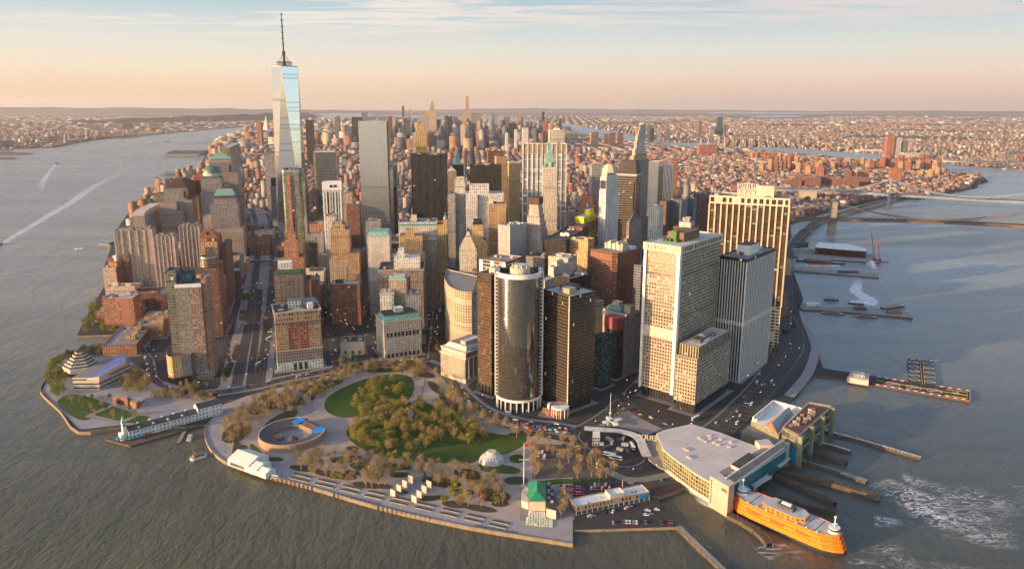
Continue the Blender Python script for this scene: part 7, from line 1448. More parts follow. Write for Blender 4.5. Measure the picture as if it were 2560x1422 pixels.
def slips():
 W_=pmat('white_fender',(.62,.60,.58),.6)
 for args in(('slip_rack',[(2055,1072),(2170,1103),(2303,1142)],3,3,'long white and red topped fender rack, outermost of the ferry slips','fender rack',W_),('slip_rack',[(2027,1100),(2075,1110),(2128,1126)],3,3,'short white-topped fender rack beside the old ferry building','fender rack',W_),('slip_rack',[(2024,1122),(2070,1136),(2116,1154)],5,3.5,'dark timber fender rack with a rounded end below the arches','fender rack'),('slip_walkway',[(2001,1148),(2050,1162),(2102,1178)],2.5,3,'thin grey walkway between the slips','walkway',CONC),('barge',[(2102,1180),(2167,1202)],7,2,'flat grey barge moored at the end of the walkway','barge',CONC),('slip_rack',[(1953,1174),(2060,1200),(2140,1222),(2203,1239)],5,4,'long curved timber fender rack in the middle of the slips','fender rack'),('slip_rack',[(1901,1226),(1962,1243),(2030,1262),(2089,1273)],4,4,'timber fender rack just above the orange ferry','fender rack'),('slip_rack',[(1940,1186),(2010,1216),(2060,1238),(2088,1255)],4,4,'timber fender rack converging with the one above the ferry','fender rack'),('slip_rack',[(1822,1284),(1862,1304),(1900,1330),(1925,1358)],6,3.5,'timber fender rack along the near side of the orange ferry','fender rack'),('walkway_pier',[(1696,1314),(1745,1362),(1806,1420),(1850,1470)],4.5,2.6,'narrow timber pier running out from the quay corner','pier',CONC),('pier',[(2000,767),(2100,772),(2278,788)],34,2.5,'long grey pier with moored barges on the right','pier',CONC),('pier',[(1984,672),(2090,680),(2196,689)],40,2.5,'flat pier beside the sailing ship','pier',CONC),('pier',[(1985,640),(2080,640),(2190,646)],95,2.5,'broad pier under the unfinished pavilion','pier',CONC),('pier',[(400,392),(440,394),(500,396)],30,2,'thin pier with boats on the upper left shore','pier',CONC),('pier',[(385,472),(405,471),(430,470)],16,2,'short pier with a tall vent block on the upper left shore','pier',CONC),('pier',[(405,437),(450,434),(510,432)],30,2,'long low pier with sheds on the left shore','pier',CONC),('pier',[(395,449),(450,449),(500,449)],14,2,'narrow pier below the sheds on the left shore','pier',CONC),('pier',[(490,357),(520,356),(545,356)],40,2,'distant pier on the upper left shore','pier',CONC)):
  timber(*args[:5],cat=args[5],cap=args[6]if len(args)>6 else None)
 r2=random.Random(3)
 for i,(a,b_,n)in enumerate((((640,1183),(780,1220),14),((835,1236),(945,1262),11),((945,1268),(1075,1297),12),((1190,1318),(1290,1336),14))):
  for k in range(n):
   t=k/(n-1);w=G(a[0]+(b_[0]-a[0])*t,a[1]+(b_[1]-a[1])*t+1.5,1);mb=MB();mb.bar((w[0],w[1]-1.6,-1),(w[0],w[1]-1.6,3.6),.45,WOOD,6);mb.bar((w[0],w[1]+2,2.9),(w[0],w[1]-1.8,2.9),.3,WOOD,4);tag(mb.build('mooring_pile',loc=(w[0],w[1],0)),'timber mooring pile against the seawall below the promenade','pile','timber piles along the seawall')
 x,y=G(1735,1205,3);o=land('slip_ramp',[(1630,1242),(1640,1225),(1700,1200),(1712,1216),(1690,1226),(1650,1240)],pmat('rusty_deck',(.12,.06,.045),.9),3.4);o['kind']='thing';tag(o,'rust-brown covered ramp beside the white-roofed office block','ramp')
 for nm,lab,px,zt,m,rf in(('pier_shed','long green pier shed with a playing field on top, upper left',[(412,386),(497,385),(520,376),(430,376)],14,pmat('green_shed',(.22,.34,.28)),'brown'),('pier_shed','row of low grey sheds on the left pier',[(412,434),(500,431),(502,427),(414,429)],9,MECH,'grey'),('vent_block','tall tan ventilation block standing in the river at left',[(386,446),(397,446),(398,443),(388,443)],34,'tan','dark')):
  root=empty(nm,(*G(*px[0],2),2),lab,'shed');pprism(root,'walls',px,zt,1,m,rf,at=zt)
 root=empty('exhibition_pavilion',(*G(2100,640),3),'unfinished red steel pavilion with a pale roof on the broad pier','pavilion');RS=pmat('red_steel',(.34,.10,.09),.7,var=.2)
 zt=19;Q=[(2038,614),(2046,606),(2120,610),(2166,621),(2166,628),(2120,625),(2038,618)]
 for k in range(4):pprism(root,'floor',Q,4+5*k,3.4+5*k,RS if k<3 else WHITE,'brown' if k<3 else 'white',at=zt)
 pprism(root,'core',[(2060,614),(2060,611),(2140,618),(2140,622)],16,3,MECHD,at=zt)
 W0=[G(*q,zt)for q in Q]
 for i in range(7):
  for t in(0,.33,.66):p=np.array(W0[i])*(1-t)+np.array(W0[(i+1)%7])*t;part('column',root,lambda b:b.bar((*p,3),(*p,zt),.4,RS,4))
 for i,(bx_,by_,tx,ty)in enumerate(((2186,650,2178,579),(2198,652,2195,594))):
  w=G(bx_,by_,3);t=GY(tx,ty,w[1]+5);root=empty('crane',(*w,3),'red lattice crane on a barge, '+('taller with its jib up, on the left' if i==0 else 'lower one on the right'),'crane');part('cab',root,lambda b:b.bx(w[0]-3,w[0]+3,w[1]-3,w[1]+3,2,7,RED));part('jib',root,lambda b:(b.bar((w[0]-1,w[1],6),(t[0],w[1]+5,t[1]),.5,RED,4),b.bar((w[0]+1.6,w[1],6),(t[0],w[1]+5,t[1]),.5,RED,4),[b.bar((w[0]-1+(t[0]-w[0]+1)*k/12,w[1]+5*k/12,6+(t[1]-6)*k/12),(w[0]+1.6+(t[0]-w[0]-1.6)*(k+.5)/12,w[1]+5*k/12,6+(t[1]-6)*(k+.5)/12),.2,RED,3)for k in range(12)]))
slips()
def vessel(name,lab,cat,a,b_,w,h,hull,sup=None,tiers=2,masts=0,z0=0):
 a,b_=np.array(G(*a,0)),np.array(G(*b_,0));d=b_-a;L=np.hypot(*d);d/=L;n=np.array([-d[1],d[0]]);P=lambda t,s:tuple(a+d*L*t+n*s*w)
 root=empty(name,(*P(.5,0),0),lab,cat);pl=[P(0,-.35),P(.08,-.5),P(.8,-.5),P(.93,-.3),P(1,0),P(.93,.3),P(.8,.5),P(.08,.5),P(0,.35)];part('hull',root,lambda m:m.prism(pl,-.5,h,hull,DECK))
 for k in range(tiers):part('deckhouse',root,lambda m:m.prism([P(.15+.07*k,-.36),P(.75-.08*k,-.36),P(.75-.08*k,.36),P(.15+.07*k,.36)],h+2.4*k,h+2.3+2.4*k,sup or WHITE))
 for k in range(masts):t=.25+.5*k/max(1,masts-1);part('mast',root,lambda m:(m.bar((*P(t,0),h),(*P(t,0),h+L*.42),.35,TIMB,5,.15),[m.bar((*P(t,-.6),h+L*z),(*P(t,.6),h+L*z),.15,TIMB,3)for z in(.15,.25,.34)]))
 return root
[tag(part('pier_shed',None,lambda m:m.bx(G(x,y,2.5)[0]-w/2,G(x,y,2.5)[0]+w/2,G(x,y,2.5)[1]-4,G(x,y,2.5)[1]+4,2.4,2.5+h,m_)),l,'shed')for x,y,w,h,m_,l in((2030,764,24,5,WHITE,'small white shed at the landward end of the long grey pier'),(2090,769,60,3.5,MECH,'low grey canopy shed along the long grey pier'),(2150,775,18,5,MECHD,'dark hut halfway along the long grey pier'),(2235,783,22,4,TIMB,'brown hut near the outer end of the long grey pier'),(2040,676,60,5,MECH,'grey shed on the flat pier beside the sailing ship'),(2120,682,40,4,MECHD,'dark shed farther out on the flat pier'),(2005,632,50,9,STEEL,'steel-grey market hall left of the unfinished pavilion'),(1998,618,40,12,MECHD,'dark market hall behind the steel-grey one'))]
vessel('barge','grey barge with a deckhouse at the outer end of the long grey pier','barge',(2205,772),(2262,765),11,3,MECHD,MECH,2);vessel('workboat','dark workboat moored on the upper side of the long grey pier','boat',(2120,758),(2160,762),7,2.5,DARKM,WHITE,1)
vessel('sailing_ship','long black-hulled sailing ship with bare masts at the pier','ship',(1990,652),(2112,662),13,4,DARKM,TIMB,1,4);vessel('sailing_ship','red and white lightship-like vessel beside the black-hulled ship','ship',(2010,664),(2100,666),9,3,WHITE,RED,1,2)
vessel('yacht','white three-deck excursion yacht at the end of the ship pier','boat',(2187,672),(2168,657),10,3,WHITE,WHITE,3);vessel('ferry_boat','dark small ferry boat with a white deckhouse off the long grey pier','boat',(2060,749),(2097,751),8,2.5,DARKM,MECH,2)
vessel('barge','rusty barge moored left below the long grey pier','barge',(2054,783),(2112,787),9,2,WOOD,TIMB,1);vessel('barge','rusty barge moored right below the long grey pier','barge',(2136,791),(2195,795),9,2,WOOD,TIMB,1);vessel('barge','crane barge beside the unfinished pavilion','barge',(2170,651),(2222,655),18,2,WOOD,None,0)
vessel('motor_boat','white and blue ferry boat on the left river near the pavilion dock','boat',(188,622),(216,621),7,2,WHITE,STEEL,1);vessel('tug','dark boat on the upper left river trailing a thin wake','boat',(412,355),(426,353),12,4,DARKM,MECH,1);vessel('speed_boat','small boat at the head of the short wake on the left','boat',(138,411),(147,407),7,2.5,WHITE,DARKM,1)
vessel('speed_boat','dark speedboat at the head of the long white wake, left picture edge','boat',(4,609),(-6,615),7,2.5,DARKM,MECH,1);vessel('tour_boat','small tour boat moored at the round park corner','boat',(477,1150),(518,1137),7,2,WHITE,TIMB,1,1);vessel('motor_boat','small tan boat moored at the floating dock by the pier house','boat',(472,1103),(478,1090),5,1.6,STONE,STONE,1)
timber('floating_dock',[(445,1107),(455,1090),(462,1076)],4,1,'small floating dock under the pier house','dock',CONC)
def dockpav():
 c=G(266,610,2);root=empty('ferry_dock',(*c,0),'floating ferry dock with a white zigzag tent roof on the left river','dock');f=rot2(c,R(-10));part('pontoon',root,lambda b:b.prism([f(-17,-9),f(17,-9),f(17,9),f(-17,9)],-.5,1.5,CONC));part('walls',root,lambda b:b.prism([f(-14,-7),f(14,-7),f(14,7),f(-14,7)],1.5,6,S('greenglass')[0],None,3,4.5));mb=MB()
 for k in range(4):x0=-15+7.5*k;A_,B_,C_=f(x0,-8),f(x0+3.75,-8),f(x0+7.5,-8);D_,E_,F_=f(x0,8),f(x0+3.75,8),f(x0+7.5,8);mb.face([(*A_,6.5),(*B_,9.5),(*E_,9.5),(*D_,6.5)],WHITE);mb.face([(*B_,9.5),(*C_,6.5),(*F_,6.5),(*E_,9.5)],WHITE)
 mb.build('tent_roof',root)
dockpav()
def ferry():
 a,b_=np.array(G(1828,1262,0)),np.array(G(2112,1386,0));d=b_-a;L=np.hypot(*d);d/=L;n=np.array([-d[1],d[0]]);w=23.;P=lambda t,s:tuple(a+d*L*t+n*s*w/2)
 root=empty('ferry',(*P(.5,0),0),'big orange double-ended passenger ferry with grey deck leaving its slip','ferry')
 def outline(e,f=1.):return[P(e,-.25*f),P(e+.05,-.62*f),P(e+.13,-.92*f),P(.25,-f),P(.75,-f),P(.87-e,-.92*f),P(.95-e,-.62*f),P(1-e,-.25*f),P(1-e,.25*f),P(.95-e,.62*f),P(.87-e,.92*f),P(.75,f),P(.25,f),P(e+.13,.92*f),P(e+.05,.62*f),P(e,.25*f)]
 WM=sty('ferry',(.70,.215,.012),(.05,.03,.02),1.9,3.4,.45,.34,lit=0,blind=0,var=.04)
 part('hull',root,lambda m:m.prism(outline(0),-.5,3.2,DARKM,ORED));part('hull_side',root,lambda m:m.prism(outline(0,1.012),2.6,5,ORANGE,ORED));part('lower_deck',root,lambda m:m.prism(outline(.015),5,8.4,WM,ORED,1.9,3.4));part('upper_deck',root,lambda m:m.prism(outline(.03,.985),8.4,11.8,WM,ORED,1.9,3.4));part('top_deck',root,lambda m:m.prism(outline(.045,.97),11.8,15,WM,DECK,1.9,3.2));part('deck_edge',root,lambda m:[m.bar((*q,15.3),(*r,15.3),.25,ORED,4)for q,r in zip(outline(.045,.97),outline(.045,.97)[1:])])
 part('centre_house',root,lambda m:m.prism([P(.36,-.75),P(.62,-.75),P(.68,-.35),P(.68,.35),P(.62,.75),P(.36,.75),P(.31,.35),P(.31,-.35)],15,18.6,S('ferry')[0],DECK,4,3.4));part('funnel',root,lambda m:m.prism([P(.43,-.3),P(.57,-.3),P(.57,.3),P(.43,.3)],18.6,21.5,MECHD,MECHD));part('funnel_house',root,lambda m:m.prism([P(.46,-.12),P(.54,-.12),P(.54,.12),P(.46,.12)],21.4,23,WHITE))
 for t in(.10,.90):
  c=P(t,0);part('pilothouse',root,lambda m:m.prism([(c[0]+4.2*math.cos(q),c[1]+4.2*math.sin(q))for q in np.linspace(0,5.8,14)],15,19.5,WHITE));part('pilothouse_windows',root,lambda m:m.prism([(c[0]+4.35*math.cos(q),c[1]+4.35*math.sin(q))for q in np.linspace(0,5.8,14)],17.2,18.5,GLASSD));part('mast',root,lambda m:(m.bar((*c,19),(*c,27),.6,WHITE,6,.3),m.bar((c[0]-2,c[1],22),(c[0]+2,c[1],22),.4,WHITE)));part('radar',root,lambda m:m.bar((*c,27),(*c,28.3),.9,WHITE,8))
 for k in range(4):t=(.22,.3,.70,.78)[k];part('deck_marking',root,lambda m:m.face([(*P(t,-.9),15.06),(*P(t+.006,-.9),15.06),(*P(t+.006,.9),15.06),(*P(t,.9),15.06)],DARKM))
 for k in range(8):t=.2+.6*k/7;s=-.9;part('life_raft',root,lambda m:m.bar((*P(t,s),15.5),(*P(t+.012,s),15.5),.5,WHITE,6))
 ang=math.atan2(d[1],d[0])
 for txt,t in(('Staten',.2),('Island',.42),('Ferry',.64)):
  cu=bpy.data.curves.new('lettering','FONT');cu.body=txt;cu.size=5.2;cu.extrude=.05;cu.materials.append(ORED);o=txt_obj('lettering',cu);p=P(t,-1.06);o.parent=root;o.location=Vector((p[0],p[1],8.2))-root.location;o.rotation_euler=(R(90),0,ang)
ferry()
def heliport():
 z=2.6;root=empty('heliport_pier',(*G(2300,960,z),z),'long black heliport pier with white circles and a side arm','heliport');BK=pmat('heliport_deck',(.045,.042,.045),.9)
 pprism(root,'pier_deck',[(2039,937),(2111,946),(2180,959),(2425,1001),(2425,977),(2339,964),(2271,954),(2184,940),(2059,920)],z,-1,WOOD,BK);pprism(root,'side_arm',[(2269,897),(2332,902),(2339,964.5),(2273,955)],z+.05,-1,WOOD,BK)
 pprism(root,'terminal_building',[(2118,942),(2172,951),(2174,934),(2130,926)],z+7,z,STONE,'pale',at=z+7);pprism(root,'terminal_roof',[(2128,934),(2162,939),(2160,930),(2140,926)],z+10,z+7,S('silver')[0],'pale',at=z+10)
 WL=pmat('white_marking',(.7,.7,.7));YL=pmat('yellow_marking',(.6,.42,.05))
 def ring(px,py,r,tilt=0):
  c=G(px,py,z);mb=MB();N=20
  for i in range(N):a,b_=2*math.pi*i/N,2*math.pi*(i+1)/N;mb.face([(c[0]+r*math.cos(a),c[1]+r*math.sin(a),z+.12),(c[0]+r*math.cos(b_),c[1]+r*math.sin(b_),z+.12),(c[0]+(r-.8)*math.cos(b_),c[1]+(r-.8)*math.sin(b_),z+.12),(c[0]+(r-.8)*math.cos(a),c[1]+(r-.8)*math.sin(a),z+.12)],WL)
  mb.bar((c[0]-r*.7,c[1],z+.13),(c[0]+r*.7,c[1],z+.13),.25,WL,4);mb.build('landing_circle',root)
 for px,py in((2232,961),(2284,969),(2336,977)):ring(px,py,8)
 for k in range(5):ring(2284+k*.9,905+11*k,6);ring(2320+k*1.4,908+11.5*k,6)
 w=G(2390,982,z);f=rot2(w,-.1);part('letter_h_marking',root,lambda m:[m.face([(*f(x0,y0),z+.15),(*f(x1,y0),z+.15),(*f(x1,y1),z+.15),(*f(x0,y1),z+.15)],WL)for x0,x1,y0,y1 in((-3,-1.8,-4,4),(1.8,3,-4,4),(-1.8,1.8,-.6,.6))])
 for A_,B_ in(((2365,973),(2418,980)),((2418,980),(2418,996)),((2418,996),(2362,987)),((2300,900),(2306,960)),((2190,950),(2420,989)),((2307,900),(2312,960))):part('yellow_line',root,lambda m:m.bar((*G(*A_,z),z+.1),(*G(*B_,z),z+.1),.35,YL,4))
 for A_,B_ in(((2184,940),(2271,954)),((2339,964),(2425,977)),((2180,959),(2425,1001)),((2269,897),(2332,902)),((2425,977),(2425,1001))):
  a,b_=np.array(G(*A_,z)),np.array(G(*B_,z));N=max(4,int(np.hypot(*(b_-a))/4));part('edge_kerb',root,lambda m:[m.bar((*(a+(b_-a)*k/N),z+.3),(*(a+(b_-a)*(k+.9)/N),z+.3),.4,(RED,WHITE)[k%2],4)for k in range(N)])
 c=G(2328,905,z);root=empty('helicopter',(*c,z),'small white helicopter parked at the tip of the heliport side arm','helicopter');part('fuselage',root,lambda m:(m.bar((c[0]-3,c[1],z+1.7),(c[0]+1.5,c[1],z+1.9),1.1,WHITE,8,.9),m.bar((c[0]-4.6,c[1],z+1.4),(c[0]-3,c[1],z+1.7),.4,GLASSD,8,1.1)));part('tail_boom',root,lambda m:m.bar((c[0]+1,c[1],z+2),(c[0]+8,c[1],z+2.6),.5,WHITE,6,.2));part('tail_fin',root,lambda m:m.bar((c[0]+7.8,c[1],z+2.5),(c[0]+8.6,c[1],z+4),.3,WHITE));part('rotor',root,lambda m:(m.bar((c[0]-6,c[1]-1,z+3.4),(c[0]+4.5,c[1]+1,z+3.4),.15,MECHD,4),m.bar((c[0]-2,c[1]-5,z+3.4),(c[0]+.6,c[1]+5,z+3.4),.15,MECHD,4)));part('skid',root,lambda m:m.bar((c[0]-3,c[1]-1,z+.2),(c[0]+2,c[1]-1,z+.2),.12,DARKM));part('skid',root,lambda m:m.bar((c[0]-3,c[1]+1,z+.2),(c[0]+2,c[1]+1,z+.2),.12,DARKM))
heliport()
def bridge(name,lab,pts,z,w,deckm,towers,cabm,zmid,thick=5,truss=True,cab=1.1):
 """pts: deck line as sight points at level z; towers: (x position along the line index, height, builder)"""
 P=[np.array(G(a,b,z))for a,b in pts];root=empty(name,(*P[0],z),lab,'bridge');S_=[np.array(p)for p in smooth([tuple(p)for p in P],10,False)]
 mb=MB();tr=MB()
 for i in range(len(S_)-1):
  p,q=S_[i],S_[i+1];d=(q-p)/np.hypot(*(q-p));n=np.array([-d[1],d[0]])*w/2
  mb.face([(*(p+n),z),(*(p-n),z),(*(q-n),z),(*(q+n),z)],deckm);mb.face([(*(p-n),z),(*(p-n),z-thick),(*(q-n),z-thick),(*(q-n),z)],cabm);mb.face([(*(p+n),z-thick),(*(p+n),z),(*(q+n),z),(*(q+n),z-thick)],cabm)
  if truss:
   K=max(1,int(np.hypot(*(q-p))/14))
   for k in range(K):
    a=p+(q-p)*k/K;b_=p+(q-p)*(k+.5)/K;c=p+(q-p)*(k+1)/K
    for s in(-1,1):o=n*s*1.01;tr.bar((*(a+o),z),(*(b_+o),z+5),.5,cabm,3);tr.bar((*(b_+o),z+5),(*(c+o),z),.5,cabm,3)
 mb.build('deck',root)
 if truss:tr.build('truss',root)
 for(A_,ha),(B_,hb)in zip(towers[:-1],towers[1:]):
  A_,B_=np.array(A_),np.array(B_);d=(B_-A_)/np.hypot(*(B_-A_));n=np.array([-d[1],d[0]])*w/2;L=np.hypot(*(B_-A_))
  for s in(-1,1):
   mb=MB();prev=None;K=24
   for k in range(K+1):
    t=k/K;zl=ha+(hb-ha)*t;sag=4*t*(1-t)*((ha+hb)/2-zmid)if min(ha,hb)>z+20 else 2.2*t*(1-t)*abs(ha-hb)*.5
    cur=(*(A_+(B_-A_)*t+n*s),zl-sag)
    if prev:mb.bar(prev,cur,cab,cabm,4)
    if k%2 and cur[2]>z+4:mb.bar(cur,(cur[0],cur[1],z),.25,cabm,3)
    prev=cur
   mb.build('main_cable',root)
 return root,S_
def bridges():
 STN=pmat('tower_stone',(.30,.25,.20),.9,var=.15);BR=pmat('bridge_brown',(.155,.11,.095),.8);BL=pmat('bridge_blue_grey',(.21,.24,.29),.7);RD=ASPH
 c=np.array(G(2078,580,0));e=np.array(G(2900,590,41));d=(np.array(G(2560,566,41))-np.array(G(2085,546,41)));d/=np.hypot(*d);c2=c+d*486;root,S_=bridge('suspension_bridge','nearer suspension bridge with a massive stone tower and brown deck',[(1976,545),(2080,545.5),(2250,549),(2400,554),(2560,562),(2720,572)],41,26,RD,[(c-d*280,40),(c,84),(c2,84)],BR,45,7,True,1.3)
 n=np.array([-d[1],d[0]])
 for cc in(c,c2):
  f=lambda x,y:tuple(cc+n*x+d*y)
  for x in(-15.5,0,15.5):part('tower_leg',root,lambda m:m.prism([f(x-4.2,-7),f(x+4.2,-7),f(x+4.2,7),f(x-4.2,7)],-1,78,STN,None,4,6))
  part('tower_top',root,lambda m:m.prism([f(-20,-7.4),f(20,-7.4),f(20,7.4),f(-20,7.4)],76,84,STN,bottom=True));part('tower_base',root,lambda m:m.prism([f(-21,-9),f(21,-9),f(21,9),f(-21,9)],-1,34,STN))
 c=np.array(G(2220,520,0));d=np.array(G(2560,502,45))-np.array(G(2227,484,45));d/=np.hypot(*d);root,S_=bridge('suspension_bridge','second suspension bridge with a slim blue-grey steel tower and zigzag truss',[(1900,468),(1950,471),(2050,474),(2150,478),(2227,484),(2360,491),(2560,502),(2700,511)],45,34,RD,[(c-d*225,46),(c,98),(c+d*448,98)],BL,52,8,True,1.4);n=np.array([-d[1],d[0]])
 for cc in(c,c+d*448):
  f=lambda x,y:tuple(cc+n*x+d*y)
  for x in(-15,-6,6,15):part('tower_leg',root,lambda m:m.taper([f(x-2,-4.5),f(x+2,-4.5),f(x+2,4.5),f(x-2,4.5)],8,98,.6,BL))
  for z in(24,60,78,95):part('cross_beam',root,lambda m:m.bar((*f(-16,0),z),(*f(16,0),z),1.8,BL))
  part('pier_base',root,lambda m:m.prism([f(-24,0),f(-18,-10),f(18,-10),f(24,0),f(18,10),f(-18,10)],-1,9,STN))
 b=Bld('bridge_anchorage','grey stone bridge anchorage block with a dark arch',(1998,478),('b',505),10,2043,50,'anchorage',foot=False);b.box('shaft',st='blank',roof='pale',par=0);mb=MB();mb.face([(*b.pt(.5+.22*x,-.01),GL+y)for x,y in((-.9,0),(.9,0),(.9,14),(.5,20),(0,22),(-.5,20),(-.9,14))],DARKM);mb.build('arch',b.root)
 a,b_=np.array(G(2313,404,0)),np.array(G(2519,424,0));root,S_=bridge('suspension_bridge','farthest suspension bridge with two lattice steel towers, at the right edge',[(2220,398),(2313,400),(2420,404),(2519,405),(2640,407)],40,36,RD,[(a,102),(b_,102)],STEEL,46,5,True,1.2);d=(b_-a)/np.hypot(*(b_-a));n=np.array([-d[1],d[0]])
 for cc in(a,b_):
  for x in(-17,17):
   for y in(-8,8):part('tower_leg',root,lambda m:m.bar((*(cc+n*x+d*y),0),(*(cc+n*x*.8+d*y*.3),102),1.6,STEEL))
  for z in(20,50,75,98):part('cross_beam',root,lambda m:(m.bar((*(cc-n*15),z),(*(cc+n*15),z),1.5,STEEL),m.bar((*(cc-n*15),z),(*(cc+n*15),min(102,z+22)),.8,STEEL)))
  part('pier_base',root,lambda m:m.prism([tuple(cc+n*x+d*y)for x,y in((-24,-14),(24,-14),(24,14),(-24,14))],-1,7,STN))
 DR=[(1952,822),(1962,770),(1964,720),(1966,660),(1980,610),(2030,560),(2073,541),(2216,500),(2320,478)]
 o,P=strip('elevated_highway',DR,24,GL+8,R6,kind='thing',thick=1.6,label='elevated riverside highway curving along the right shore',cat='highway')
 for i in range(0,len(P)-1,2):
  mb=MB();mb.bx(P[i][0]-.9,P[i][0]+.9,P[i][1]-.9,P[i][1]+.9,GL,GL+6.5,CONC);mb.build('column',o)
 for lab,pa,pb,z,w in(('covered glass footbridge across the avenue',(622,653),(702,651),8,7),('thin footbridge across the avenue, nearer one',(618,714),(690,713),8,4)):
  a,b_=G(*pa,GL+z),G(*pb,GL+z);root=empty('footbridge',(*a,GL+z),lab,'footbridge');mb=MB();mb.prism([a,b_,(b_[0],b_[1]+w),(a[0],a[1]+w)],GL+z-3*(w>5),GL+z+(1 if w>5 else.6),S('bluegrey')[0]if w>5 else CREAM,ROOF['grey'],4,4,bottom=True);mb.build('span',root)
  for t in(.02,.35,.65,.98):part('column',root,lambda m:m.bar((a[0]+(b_[0]-a[0])*t,a[1]+w/2,GL),(a[0]+(b_[0]-a[0])*t,a[1]+w/2,GL+z-2),.6,CONC))
 a,b_=G(622,533,GL+6),G(672,533,GL+6);root=empty('arched_footbridge',(*a,GL),'white arched footbridge over the avenue beyond','footbridge');part('arch',root,lambda m:[m.bar((a[0]+(b_[0]-a[0])*k/12,a[1],GL+6+12*math.sin(math.pi*k/12)),(a[0]+(b_[0]-a[0])*(k+1)/12,a[1],GL+6+12*math.sin(math.pi*(k+1)/12)),.9,WHITE)for k in range(12)]);part('deck',root,lambda m:m.bx(a[0],b_[0],a[1]-3,a[1]+3,GL+5,GL+6,CONC))
 for k in range(3):strip('tunnel_ramp',[(808,792+6*k),(835,797+8*k),(865,815+9*k),(885,845+6*k)],8,Z2+.3+.02*k,pmat('ramp_red',(.10,.055,.045),.9),sm=6)
bridges()
# --- foam and wakes
def foam_mat(name,sc,lo,hi,st=1,edge=True):
 m=bpy.data.materials.new(name);m.use_nodes=True;g=NT(m.node_tree);b=m.node_tree.nodes['Principled BSDF'];P=g.n('ShaderNodeNewGeometry').outputs['Position']
 n1=g.noise(g.mapping(P,(sc*.8,sc*2.3,sc),(0,0,.25)),1,6,.6,2.6 if st==1 else 1.);rid=g.m('SUBTRACT',1.,g.m('MULTIPLY',g.m('ABSOLUTE',g.m('SUBTRACT',n1,.5)),15.))if st==1 else n1
 n2=g.noise(g.mapping(P,(sc*.22,sc*.3,sc)),1,3,.5);sp=g.n('ShaderNodeSeparateXYZ');g.set(sp.inputs[0],g.n('ShaderNodeUVMap').outputs[0])
 a=g.m('MULTIPLY',g.sstep(rid,lo,hi),g.sstep(n2,.45,.62)if st!=3 else 1.)
 if edge:a=g.m('MULTIPLY',a,g.m('MULTIPLY',g.sstep(sp.outputs[0],0,.25),g.sstep(sp.outputs[0],.75,1,1,0)));a=g.m('MULTIPLY',a,g.m('MULTIPLY',g.sstep(sp.outputs[1],0,.05),g.sstep(sp.outputs[1],.55,1,1,0)))
 b.inputs['Base Color'].default_value=(.8,.8,.8,1);b.inputs['Roughness'].default_value=.8;g.set(b.inputs['Alpha'],g.m('MULTIPLY',a,.9));return m
WK=foam_mat('wake_foam',.16,.36,.62,3);FM=foam_mat('swirl_foam',.045,.25,.95,1);FM2=foam_mat('boil_foam',.10,.28,.52,3)
def wake(pxs,w0,w1,mat,lab,name='wake'):
 P=smooth([G(a,b,0)for a,b in pxs],6,False);mb=MB();prev=None;N=len(P)
 for i,p in enumerate(P):
  q0,q1=P[max(0,i-1)],P[min(N-1,i+1)];l=math.dist(q0,q1);n=(-(q1[1]-q0[1])/l,(q1[0]-q0[0])/l);t=i/(N-1);w=w0+(w1-w0)*t;row=((p[0]-n[0]*w/2,p[1]-n[1]*w/2,.08),(p[0]+n[0]*w/2,p[1]+n[1]*w/2,.08),t)
  if prev:mb.face([prev[1],prev[0],row[0],row[1]],mat,[(1,prev[2]),(0,prev[2]),(0,t),(1,t)])
  prev=row
 mb.build(name,kind='stuff',label=lab)
wake([(2,612),(60,576),(120,540),(180,505),(230,470),(300,432),(360,400)],20,50,WK,'long white speedboat wake on the left river');wake([(142,409),(125,428),(108,455),(95,490)],12,40,WK,'short broad wake on the left river');wake([(346,377),(320,383),(290,392)],8,16,WK,'thin wake on the upper left river');wake([(412,355),(395,358),(378,362)],8,14,WK,'thin wake behind the dark boat')
wake([(2160,762),(2170,748),(2140,728),(2145,705),(2135,690)],50,10,FM2,'white churned water above the long grey pier','foam');wake([(1775,1228),(1800,1262),(1760,1250),(1740,1215)],20,14,FM2,'churned water against the terminal wall','foam');wake([(2240,1175),(2360,1190),(2460,1230),(2600,1330)],60,150,FM,'foam streaks off the slips, right edge','foam');wake([(2190,1200),(2330,1270),(2460,1340),(2640,1440)],30,120,FM,'foam streaks spreading to the lower right corner','foam');wake([(2100,1390),(2240,1395),(2400,1400),(2600,1500)],16,90,FM,'foam trail at the bow of the ferry','foam');wake([(1900,1385),(1960,1370),(2020,1400)],22,20,FM,'foam beside the hull of the ferry','foam');wake([(2180,1300),(2300,1330),(2420,1400),(2500,1470)],20,60,FM,'faint foam in the middle of the harbour water','foam')
